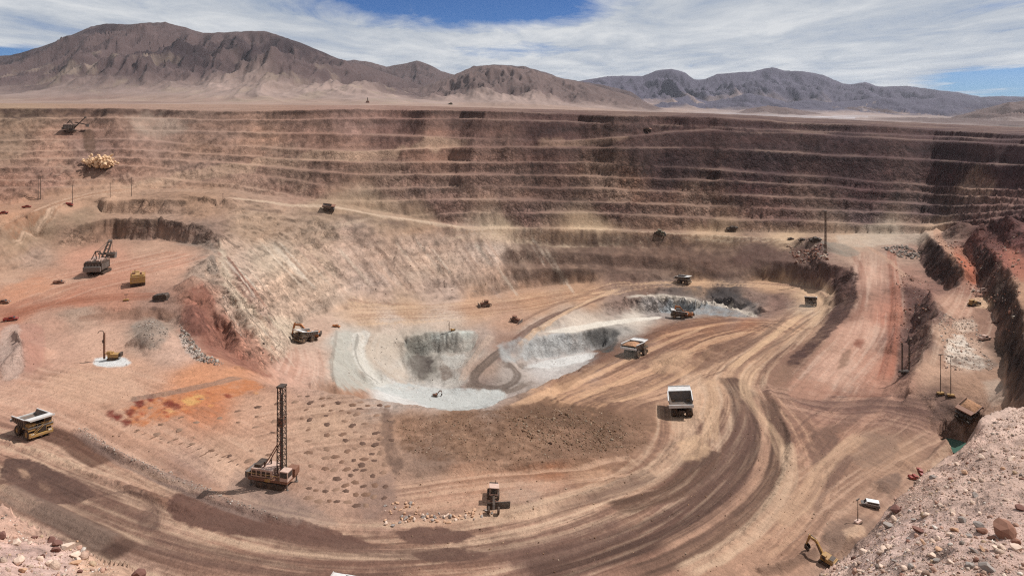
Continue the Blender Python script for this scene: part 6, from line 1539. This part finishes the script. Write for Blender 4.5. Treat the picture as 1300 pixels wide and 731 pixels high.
put(t, 1048, 323, 10, 1.0, tilt=False, base=1); tag(t, 'tall dark lattice mast standing on the crag at the head of the ramp', 'mast')
def make_pole(h):
    t = thing('utility_pole')
    MB().rod((0, 0, -.3), (0, 0, h), .24, 8, .17).build('shaft', MPOLE, t)
    MB().box(-1.3, 1.3, -.1, .1, h - 1.0, h - .78).build('crossarm', MPOLE, t)
    i = MB()
    for x in (-1.1, 0, 1.1): i.rod((x, 0, h - .78), (x, 0, h - .4), .07, 6)
    i.build('insulator', MGR, t)
    return t
UG = 'utility poles along the upper left road'
pole = make_pole(15.5)
for k, (px, py, sc, lb) in enumerate(((48.5, 254, 1.0, 'pole on the upper left road, left one of the close pair'), (51.5, 253, 1.05, 'pole on the upper left road, right one of the close pair'),
                                      (92, 262, .95, 'lone pole beside the tiny red vehicle where the upper road bends'), (140, 251, .7, 'short faint pole right of the road bend, near the grey heap'),
                                      (167, 249, .9, 'pole with a dark foot above the dark bench at left'), (283, 264, .68, 'short pole farthest along the upper left road'))):
    o = pole if k == 0 else dup(pole)
    put(o, px, py, 70, sc, tilt=False, base=.8); tag(o, lb, 'utility pole', UG)

# ---------------------------------------------------------------- structures on the far rim
def far_at(px, py):
    j = int(np.clip((( px - CX) / FPX + 1.02) / 2.04 * (FNU - 1), 0, FNU - 1)); yp = HY - FPX * FZ[:, j] / fys
    k = np.nonzero((yp <= py) & (fys > 1300))[0]; k = k[0] if len(k) else 20
    return Vector((fus[j] * fys[k], fys[k], FZ[k, j]))
t = thing('headframe'); p = far_at(467, 131)
MB().hexa([(-6, -4, 0), (6, -4, 0), (6, 4, 0), (-6, 4, 0), (-4, -3, 6), (4, -3, 6), (4, 3, 6), (-4, 3, 6)]).build('base_building', MRUST, t)
MB().lattice((0, 0, 6), (0, 0, 17), 1.6, .6, .35, 5, .22).build('tower', MDK, t)
t.location = p; t.scale = (1.1,) * 3; tag(t, 'small dark building with a pointed tower on the far rim', 'building')
t = thing('plant_building'); p = far_at(572, 133)
MB().prism([(-8, 0), (9, 0), (9, 5), (3, 9), (-4, 6), (-8, 6)], -5, 5).build('hall', MGRN, t)
MB().prism([(-13, 1), (-8, 5), (-7.4, 4.4), (-12.4, .4)], -1, 1).build('conveyor', MGR, t)
t.location = p; t.scale = (.9,) * 3; tag(t, 'small grey green plant building on the far rim right of the pointed tower', 'building')

# ---------------------------------------------------------------- green water of the sump
zw = -120.9; yw = _yw; c = Vector((_xw, yw, zw))
bm = bmesh.new()
vs = [bm.verts.new((c.x + 4.9 * math.cos(a) * (1 + .15 * math.sin(3 * a)), c.y + 8.0 * math.sin(a), zw)) for a in np.linspace(0, 2 * math.pi, 40, endpoint=False)]
bm.faces.new(vs)
me = bpy.data.meshes.new('water'); bm.to_mesh(me); bm.free()
wm = bpy.data.materials.new('green_water'); wm.use_nodes = True
b = wm.node_tree.nodes['Principled BSDF']; b.inputs['Base Color'].default_value = (.05, .10, .075, 1); b.inputs['Roughness'].default_value = .12
n = wm.node_tree.nodes.new('ShaderNodeTexNoise'); n.inputs['Scale'].default_value = 2.5
bp = wm.node_tree.nodes.new('ShaderNodeBump'); bp.inputs['Strength'].default_value = .08
wm.node_tree.links.new(n.outputs['Fac'], bp.inputs['Height']); wm.node_tree.links.new(bp.outputs[0], b.inputs['Normal'])
me.materials.append(wm)
o = bpy.data.objects.new('pond_water', me); COL.objects.link(o); o['kind'] = 'structure'

# ---------------------------------------------------------------- rocks
def rock_template(seed, sub=2):
    r = random.Random(seed)
    bm = bmesh.new(); bmesh.ops.create_icosphere(bm, subdivisions=sub, radius=1.0)
    sx, sy, sz = r.uniform(.75, 1.25), r.uniform(.6, 1.0), r.uniform(.5, .85)
    planes = []
    for _ in range(9):
        v = Vector((r.gauss(0, 1), r.gauss(0, 1), r.gauss(0, 1))).normalized(); planes.append((v, r.uniform(.42, .8)))
    for v in bm.verts:
        p = v.co.copy()
        for nrm, d in planes:
            e = p.dot(nrm) - d
            if e > 0: p -= nrm * e
        p *= 1 + r.uniform(-.06, .06)
        v.co = Vector((p.x * sx, p.y * sy, p.z * sz))
    return bm
def np_template(seed, sub):
    bm = rock_template(seed, sub); bm.verts.ensure_lookup_table()
    V = np.array([v.co[:] for v in bm.verts]); Fc = np.array([[v.index for v in f.verts] for f in bm.faces]); bm.free(); return V, Fc
TPL = [np_template(100 + k, 1) for k in range(8)]
def rubble(name, pos, size, col, seed):
    """a bed of loose stones as one mesh; colour per stone"""
    r = np.random.default_rng(seed); N_ = len(pos)
    ti = r.integers(0, len(TPL), N_); q = r.normal(size=(N_, 4)); q /= np.linalg.norm(q, axis=1)[:, None]
    w, x, y, z = q.T
    R = np.stack([np.stack([1 - 2 * (y * y + z * z), 2 * (x * y - z * w), 2 * (x * z + y * w)], -1), np.stack([2 * (x * y + z * w), 1 - 2 * (x * x + z * z), 2 * (y * z - x * w)], -1),
                  np.stack([2 * (x * z - y * w), 2 * (y * z + x * w), 1 - 2 * (x * x + y * y)], -1)], 1)
    Vs, Fs, Cs, off = [], [], [], 0
    for k in range(len(TPL)):
        m = np.nonzero(ti == k)[0]
        if len(m) == 0: continue
        V, Fc = TPL[k]
        P = np.einsum('nij,vj->nvi', R[m], V) * size[m][:, None, None] + pos[m][:, None, :]
        Vs.append(P.reshape(-1, 3)); Fs.append((Fc[None] + (np.arange(len(m)) * len(V))[:, None, None] + off).reshape(-1, 3)); off += len(m) * len(V)
        Cs.append(np.repeat(col[m], len(V), 0))
    V = np.concatenate(Vs); Fc = np.concatenate(Fs); C = np.concatenate(Cs)
    me = bpy.data.meshes.new(name)
    me.vertices.add(len(V)); me.vertices.foreach_set('co', V.astype(np.float32).reshape(-1))
    me.loops.add(len(Fc) * 3); me.loops.foreach_set('vertex_index', Fc.astype(np.int32).reshape(-1))
    me.polygons.add(len(Fc)); me.polygons.foreach_set('loop_start', np.arange(0, len(Fc) * 3, 3, dtype=np.int32))
    at = me.color_attributes.new('soil', 'FLOAT_COLOR', 'POINT'); c4 = np.ones((len(V), 4), np.float32); c4[:, :3] = C; at.data.foreach_set('color', c4.reshape(-1))
    me.update()
    o = bpy.data.objects.new(name, me); COL.objects.link(o); o['kind'] = 'stuff'; me.materials.append(STONE); return o
PALE_WARM = np.array([1.0, .965, .925])
STONE = soil_material('stone', (3.0, .8), (.18, .12), bump=.5, bump_scale=6)
PALEST = np.array([srgb(212, 186, 168), srgb(206, 174, 156), srgb(220, 200, 184), srgb(196, 158, 140), srgb(188, 160, 144), srgb(226, 214, 204), srgb(156, 116, 102), srgb(140, 126, 118), srgb(112, 80, 70), srgb(204, 176, 148)])
def pick(n, r, p, pal=PALEST, k=ALBK): return np.clip((pal * PALE_WARM)[r.choice(len(pal), n, p=p)] * k * r.uniform(.8, 1.18, (n, 1)), .01, .85)
PW = np.array([.2, .2, .14, .12, .1, .07, .05, .05, .02, .05]); PW /= PW.sum()
def scatter(poly, n, smin, smax, a, seed, pw=PW, pal=PALEST, sink=.3):
    """stones where the outline (photograph pixels) lies on the ground; sizes by a power law"""
    r = np.random.default_rng(seed); poly = np.array(poly, float)
    rr, cc = trace(poly[:, 0], poly[:, 1]); y = np.interp(rr, np.arange(NV), YS); x = (U0 + cc / (NU - 1) * (U1 - U0)) * y
    P = np.stack([x, y], 1); lo, hi = P.min(0), P.max(0); out = []
    while len(out) < n:
        c = lo + (hi - lo) * r.random((n * 3, 2)); ins = np.zeros(len(c), bool)
        for k in range(len(P)):
            a1, b1 = P[k], P[(k + 1) % len(P)]
            cond = (a1[1] > c[:, 1]) != (b1[1] > c[:, 1])
            ins ^= cond & (c[:, 0] < (b1[0] - a1[0]) * (c[:, 1] - a1[1]) / (b1[1] - a1[1] + 1e-12) + a1[0])
        cl = .5 + .5 * fbm(c[:, 0] / 7, c[:, 1] / 7, 3, .6, seed)
        ins &= r.random(len(c)) < .25 + cl
        out += list(c[ins])
    c = np.array(out[:n])
    s = smin * (1 - r.random(n) * (1 - (smin / smax) ** a)) ** (-1 / a)
    rw = row_of(c[:, 1]); cw = (c[:, 0] / c[:, 1] - U0) / (U1 - U0) * (NU - 1)
    z = -sample(H, rw, cw)
    return np.column_stack([c, z + s * (.45 - sink)]), s, pick(n, r, pw, pal, ALBK * (1.3 if pal is PALEST else 1.0))
def bed(name, parts, seed):
    rubble(name, np.concatenate([p[0] for p in parts]), np.concatenate([p[1] for p in parts]), np.concatenate([p[2] for p in parts]), seed)
NEARR = [(1030, 745), (1085, 702), (1107, 678), (1122, 658), (1133, 642), (1152, 622), (1182, 600), (1211, 582), (1234, 567), (1247, 547), (1264, 532), (1298, 519), (1430, 478), (1430, 560), (1400, 745), (1200, 760)]
NEARL = [(-90, 600), (0, 645), (30, 667), (70, 685), (100, 696), (130, 715), (163, 736), (100, 760), (-80, 760)]
bed('rubble', [scatter(NEARR, 23000, .035, .45, 2.2, 1), scatter(NEARL, 6500, .035, .7, 2.0, 2)], 3)
BR = np.array([srgb(196, 164, 136), srgb(170, 134, 106), srgb(150, 116, 92), srgb(214, 190, 166), srgb(120, 92, 76)])
BW = np.array([.3, .25, .2, .15, .1])
RD = np.array([srgb(170, 124, 106), srgb(150, 104, 88), srgb(196, 168, 150), srgb(128, 92, 80), srgb(214, 200, 186)])
GR_ = np.array([srgb(190, 176, 164), srgb(150, 138, 130), srgb(214, 204, 194), srgb(120, 108, 102), srgb(172, 140, 122)])
bed('blasted_rubble', [
    scatter([(500, 540), (560, 525), (640, 520), (690, 512), (760, 520), (815, 535), (822, 560), (790, 580), (690, 588), (600, 585), (520, 575)], 3600, .10, .45, 2.1, 11, BW, BR * .85),
    scatter([(640, 530), (700, 525), (760, 535), (800, 552), (770, 572), (680, 570)], 700, .2, .7, 2.1, 12, BW, BR * .75),
    scatter([(96, 546), (150, 580), (200, 603), (260, 628), (300, 643), (350, 660), (355, 654), (300, 634), (250, 614), (200, 592), (150, 570), (105, 540)], 420, .12, .42, 1.9, 13, BW, GR_ * 1.2),
    scatter([(430, 425), (480, 422), (520, 430), (600, 424), (600, 470), (640, 495), (600, 512), (540, 508), (480, 490), (440, 480)], 700, .12, .55, 2.2, 31, BW, GR_ * 1.25),
    scatter([(662, 438), (740, 422), (775, 420), (765, 445), (700, 466), (660, 468)], 260, .12, .55, 2.2, 32, BW, GR_ * 1.25),
    scatter([(800, 372), (900, 370), (960, 385), (965, 402), (900, 398), (800, 396)], 260, .15, .8, 2.0, 33, BW, GR_),
    scatter([(1118, 314), (1150, 311), (1168, 320), (1166, 330), (1140, 327)], 220, .7, 2.2, 1.6, 14, BW, GR_),
    scatter([(1190, 400), (1235, 400), (1262, 470), (1200, 472)], 900, .18, .9, 1.8, 15, BW, PALEST[[2, 5, 0, 3, 4]]),
    scatter([(228, 412), (240, 425), (262, 452), (285, 462), (278, 466), (250, 458), (232, 440)], 500, .2, 1.2, 1.6, 16, BW, GR_),
    scatter([(1000, 312), (1048, 312), (1052, 330), (1010, 335)], 300, .5, 2.2, 1.6, 17, BW, RD),
    scatter([(170, 412), (200, 404), (218, 430), (190, 446)], 400, .15, .7, 1.7, 18, BW, GR_),
    scatter([(278, 310), (300, 345), (345, 400), (370, 440), (350, 470), (310, 440), (280, 380), (262, 345)], 160, .25, .8, 1.9, 19, BW, GR_),
    scatter([(460, 300), (700, 305), (700, 350), (480, 380)], 260, .2, .8, 2.0, 20, BW, BR),
    scatter([(1180, 300), (1296, 300), (1296, 420), (1240, 380)], 500, .3, 1.6, 1.7, 21, BW, RD),
    scatter([(1138, 340), (1180, 360), (1180, 440), (1140, 480), (1136, 400)], 400, .25, 1.2, 1.7, 22, BW, RD),
    scatter([(0, 350), (300, 330), (300, 660), (0, 520)], 1200, .08, .35, 1.8, 23, BW, BR),
    scatter([(500, 600), (860, 600), (1000, 500), (1150, 560), (1000, 731), (500, 731)], 1500, .07, .4, 1.8, 24, BW, BR)], 25)

# boulders one can pick out
BM = [material('pale_boulder_stone', (208, 184, 166), .95, spec=.1, dust=.3, scale=1.5), material('tan_boulder_stone', (188, 150, 122), .95, spec=.1, dust=.3, scale=1.5),
      material('brown_boulder_stone', (128, 92, 78), .95, spec=.1, dust=.2, scale=1.5), material('dark_red_boulder_stone', (104, 72, 66), .95, spec=.1, dust=.15, scale=1.5), material('grey_boulder_stone', (140, 132, 126), .95, spec=.1, dust=.2, scale=1.5)]
RM = {}
for k in range(6):
    for m in range(5):
        me = bpy.data.meshes.new('boulder'); bb = rock_template(300 + k, 2); bb.to_mesh(me); bb.free(); me.materials.append(BM[m]); RM[k, m] = me
rb = random.Random(5)
def boulder(px, py, s, m, label, group=None, k=None, flat=1.0):
    o = bpy.data.objects.new('boulder', RM[rb.randrange(6) if k is None else k, m]); COL.objects.link(o)
    p = ground(px, py)[0]
    o.location = (p.x, p.y, p.z + s * .28 * flat)
    o.rotation_euler = (rb.uniform(-.4, .4), rb.uniform(-.4, .4), rb.uniform(0, 6.28)); o.scale = (s * rb.uniform(.9, 1.2), s * rb.uniform(.8, 1.1), s * flat)
    tag(o, label, 'boulder', group); return o
bb_ = boulder(1277, 679, 1.0, 2, 'big brown boulder, largest on the pale rubble slope at right', k=3); bb_.scale = (1.05, 1.0, 1.1); bb_.rotation_euler = (.1, -.1, .5)
boulder(1248, 674, .62, 2, 'flat brown rock just left of the big brown boulder', flat=.6)
boulder(1259, 684, .33, 2, 'small brown rock below and left of the big brown boulder'); boulder(1288, 690, .4, 2, 'small brown rock below the big brown boulder')
boulder(1138, 650, .95, 3, 'dark red boulder at the rubble edge right of the white topped van')
boulder(1167, 674, .55, 3, 'flat reddish rock alone in the middle of the pale rubble', flat=.6)
boulder(1296, 646, .4, 3, 'dark red rock cut by the right picture edge above the big brown boulder')
boulder(1246, 582, .5, 0, 'pale block near the top of the rubble slope below the pond'); boulder(1283, 583, .55, 0, 'pale flat block near the right edge of the upper rubble slope', flat=.6)
boulder(1253, 722, .5, 4, 'grey block at the bottom of the rubble, below the big brown boulder'); boulder(1236, 700, .3, 4, 'small grey block low on the rubble left of the brown boulders')
boulder(1097, 702, .8, 0, 'pale flat block on the lower rubble edge near the yellow excavator', flat=.6)
boulder(1129, 669, .5, 4, 'grey block on the rubble edge below the dark red boulder')
for px, py, s, m, lb in ((72, 692, .75, 3, 'purple red rock on the near left heap, beside the tan slab'), (64, 688, .6, 3, 'dark purple rock with shadow on the near left heap'), (86, 696, .8, 0, 'pale pink slab on the near left heap'),
                         (20, 690, .7, 0, 'pale pink block at the left of the near left heap'), (22, 715, .8, 0, 'pale rounded block low at the left of the near left heap'), (98, 687, .7, 1, 'tan block at the crest of the near left heap'),
                         (176, 733, 1.0, 3, 'purple rock at the bottom edge right of the near left heap'), (44, 683, .4, 3, 'small dark red rock near the crest of the left heap'), (95, 716, .6, 1, 'tan block in the middle of the near left heap')):
    boulder(px, py, s * .68, m, lb)
RG = 'boulders pushed up in a row beside the motor grader'
for k in range(96):
    t = rb.random()
    if k < 34: px, py = 488 + rb.uniform(0, 46), 634 + rb.uniform(0, 30) * (1 if rb.random() < .8 else .5) + 4
    else: px = 510 + t * 118; py = 659 - 9 * t ** 2 + rb.gauss(0, 2.6)
    boulder(px, py, rb.uniform(.28, .7), rb.choice((0, 1, 1, 1, 4)), 'pale boulder in the pushed up row beside the motor grader', RG)
RG2 = 'rocks strewn over the near rubble slopes'
for k in range(70):
    px, py = rb.uniform(1075, 1298), rb.uniform(535, 729)
    edge = np.interp(py, [516, 580, 620, 655, 700, 731], [1300, 1215, 1155, 1125, 1090, 1052])
    if px < edge + 8: continue
    boulder(px, py, rb.uniform(.2, .42), rb.choice((0, 0, 0, 0, 1, 4)), 'loose rock lying on the pale rubble slope at right', RG2)
for k in range(26):
    px, py = rb.uniform(2, 140), rb.uniform(668, 729)
    if py < np.interp(px, [0, 30, 70, 100, 140], [650, 672, 690, 700, 722]): continue
    boulder(px, py, rb.uniform(.22, .5), rb.choice((0, 0, 1, 3, 4)), 'loose rock lying on the near left heap', 'rocks on the near left heap')

# ---------------------------------------------------------------- cuttings heaps round the drilled holes
CUT = material('drill_cuttings', (84, 64, 55), .95, spec=.05, dust=.2, dust_rgb=(150, 122, 104), scale=1.0)
CUTS = [CUT, material('pale_cuttings', (118, 94, 80), .95, spec=.05, dust=.3, scale=1.0), material('brown_cuttings', (98, 74, 62), .95, spec=.05, dust=.3, scale=1.0)]
HM = []
for k in range(9):
    bm = bmesh.new(); n = 18; rings = [(.0, .62), (.16, .5), (.42, .34), (.72, .16), (1.0, -.06)]
    top = bm.verts.new((0, 0, .36)); prev = None; rr_ = random.Random(k)
    ph = [rr_.uniform(0, 6.28) for _ in range(3)]
    for q, h in rings[1:]:
        ring = []
        for i in range(n):
            a = 2 * math.pi * i / n; f = 1 + .16 * math.sin(2 * a + ph[0]) + .1 * math.sin(5 * a + ph[1]) + rr_.uniform(-.06, .06)
            ring.append(bm.verts.new((q * f * math.cos(a), q * f * math.sin(a), h * (1 + rr_.uniform(-.15, .15)))))
        for i in range(n):
            if prev is None: bm.faces.new((top, ring[i], ring[(i + 1) % n]))
            else: bm.faces.new((prev[i], ring[i], ring[(i + 1) % n], prev[(i + 1) % n]))
        prev = ring
    me = bpy.data.meshes.new('cuttings_heap'); bm.to_mesh(me); bm.free(); me.materials.append(CUTS[k % 3])
    for p_ in me.polygons: p_.use_smooth = True
    HM.append(me)
Z1 = [(25, 245), (225, 310), (335, 288), (328, 342), (425, 365), (225, 373), (125, 350), (320, 398), (415, 428), (80, 525), (178, 555), (300, 528), (288, 580), (395, 550), (440, 268), (600, 302), (695, 278), (625, 262), (690, 240), (610, 228), (775, 262),
      (710, 335), (620, 355), (715, 382), (610, 415), (810, 365), (880, 325), (895, 298), (985, 335), (925, 380), (870, 425), (985, 430), (715, 440), (815, 470), (615, 475), (910, 487), (715, 515), (825, 530), (615, 537), (710, 565), (795, 590),
      (905, 605), (960, 545), (980, 492), (625, 608), (750, 635), (845, 662), (965, 665), (685, 700), (815, 718), (915, 722), (1030, 605), (855, 275), (795, 308), (480, 330), (540, 260)]
Z2 = [(825, 293), (995, 345), (1078, 372), (985, 413), (885, 383), (757, 415), (865, 437), (965, 465), (1055, 490), (1165, 527), (1260, 558)]
TICKS = []
for a_ in range(13):
    for b_ in range(7):
        x_ = 172 + a_ * 11.5 + b_ * 5; y_ = 548 + a_ * 3.1 + b_ * 7.2
        if rb.random() < .85 and y_ < 540 + (x_ - 140) * .32: TICKS.append((x_ + rb.uniform(-2, 2), y_ + rb.uniform(-1, 1)))
for k in range(400):                              # fill the drilled pattern out to even rows
    a_, b_ = rb.randrange(10), rb.randrange(10)
    x_ = 382 + 12.4 * a_ + 1.0 * b_ + rb.uniform(-2.5, 2.5); y_ = 503 + 14.5 * b_ + 1.4 * a_ + rb.uniform(-2, 2)
    if x_ > 497 or y_ > 642 or any(abs(x_ - 250 - q / 4.327) < 9 and abs(y_ - 450 - w / 4.327) < 6.5 for q, w in Z1): continue
    Z1.append(((x_ - 250) * 4.327, (y_ - 450) * 4.327))
for (zx, zy, ox) in [(a, b_, 250) for a, b_ in Z1] + [(a, b_, 0) for a, b_ in Z2]:
    px, py = ox + zx / 4.327, 450 + zy / 4.327
    o = bpy.data.objects.new('cuttings_heap', rb.choice(HM)); COL.objects.link(o)
    p = ground(px, py)[0]; s = rb.uniform(.55, 1.0)
    o.location = (p.x, p.y, height_at(p.x, p.y) + .03); o.rotation_euler = (0, 0, rb.uniform(0, 6.28)); o.scale = (s * 1.2, s * 1.2, s * rb.uniform(.4, .85))
    tag(o, 'dark heap of drill cuttings on the pad beside the tall lattice mast', 'cuttings heap', 'cuttings heaps on the drill pad')

for px, py in TICKS:
    o = bpy.data.objects.new('cuttings_heap', rb.choice(HM)); COL.objects.link(o)
    p = ground(px, py)[0]; s = rb.uniform(.28, .5)
    o.location = (p.x, p.y, height_at(p.x, p.y) + .03); o.rotation_euler = (0, 0, .9 + rb.uniform(-.2, .2)); o.scale = (s * 1.9, s * .7, s * .35)
    tag(o, 'small streak of cuttings left of the tall lattice mast', 'cuttings heap', 'small cuttings streaks on the drill pad')

# ---------------------------------------------------------------- dust raised by trucks and falling rock
def dust(px, py, rx, ry, rz, dens, seed, lift=.6, rgb=(.86, .74, .62), scale=2.2):
    bm = bmesh.new(); bmesh.ops.create_icosphere(bm, subdivisions=3, radius=1.0)
    me = bpy.data.meshes.new('dust'); bm.to_mesh(me); bm.free()
    m = bpy.data.materials.new('dust'); m.use_nodes = True; nt = m.node_tree; nt.nodes.clear()
    o_ = nt.nodes.new('ShaderNodeOutputMaterial'); v = nt.nodes.new('ShaderNodeVolumePrincipled'); v.inputs['Color'].default_value = (*rgb, 1)
    tc = nt.nodes.new('ShaderNodeTexCoord'); n = nt.nodes.new('ShaderNodeTexNoise'); n.inputs['Scale'].default_value = scale; n.inputs['Detail'].default_value = 5; n.inputs['Roughness'].default_value = .6
    ad = nt.nodes.new('ShaderNodeVectorMath'); ad.operation = 'ADD'; ad.inputs[1].default_value = (seed * 3.7, seed * 1.3, 0)
    nt.links.new(tc.outputs['Object'], ad.inputs[0]); nt.links.new(ad.outputs[0], n.inputs['Vector'])
    ln = nt.nodes.new('ShaderNodeVectorMath'); ln.operation = 'LENGTH'; nt.links.new(tc.outputs['Object'], ln.inputs[0])
    def mth(op, a, b, cl=False):
        q = nt.nodes.new('ShaderNodeMath'); q.operation = op; q.use_clamp = cl
        for k, w in enumerate((a, b)):
            if isinstance(w, (int, float)): q.inputs[k].default_value = w
            else: nt.links.new(w, q.inputs[k])
        return q.outputs[0]
    d = mth('SUBTRACT', mth('MULTIPLY', n.outputs['Fac'], 2.2), mth('ADD', ln.outputs['Value'], .25))
    d = mth('MULTIPLY', mth('MAXIMUM', d, 0.0), dens)
    nt.links.new(d, v.inputs['Density']); nt.links.new(v.outputs[0], o_.inputs['Volume'])
    me.materials.append(m)
    o = bpy.data.objects.new('dust', me); COL.objects.link(o); o['kind'] = 'stuff'
    p = ground(px, py)[0]; o.location = (p.x, p.y, p.z + rz * lift); o.scale = (rx, ry, rz); return o
dust(1020, 400, 13, 16, 6, .03, 3); dust(796, 456, 9, 10, 5, .03, 4); dust(660, 640, 9, 7, 4, .05, 5)
# the burst of tan dust and broken rock rolling down the upper left terraces
pb = ground(127, 214)[0]; rq = np.random.default_rng(9); bm = bmesh.new()
for k in range(320):
    v = rq.normal(size=3) * np.array([4.6, 2.8, 2.5]); rr_ = float(rq.uniform(.5, 1.6))
    if v[2] < -3: continue
    g = bmesh.ops.create_icosphere(bm, subdivisions=2, radius=1.0)['verts']
    for q in g:
        d = q.co.copy(); n_ = 0.0
        q.co = Vector((v[0], v[1] - .5 * v[2], v[2] + 4.2)) + d * rr_
P_ = np.array([v.co[:] for v in bm.verts]); n1_ = fbm(P_[:, 0] / 1.6 + P_[:, 2] * .4, P_[:, 2] / 1.6 + P_[:, 1] * .5, 4, .7, 400)
for v, n_ in zip(bm.verts, n1_): v.co += (v.co - Vector((0, 0, 4.2))) * float(n_) * .18
me = bpy.data.meshes.new('dust_burst'); bm.to_mesh(me); bm.free(); me.materials.append(material('tan_dust', (216, 182, 146), 1.0, spec=0, dust=.2, scale=.4))
o = bpy.data.objects.new('dust_burst', me); COL.objects.link(o); o['kind'] = 'stuff'; o.location = pb
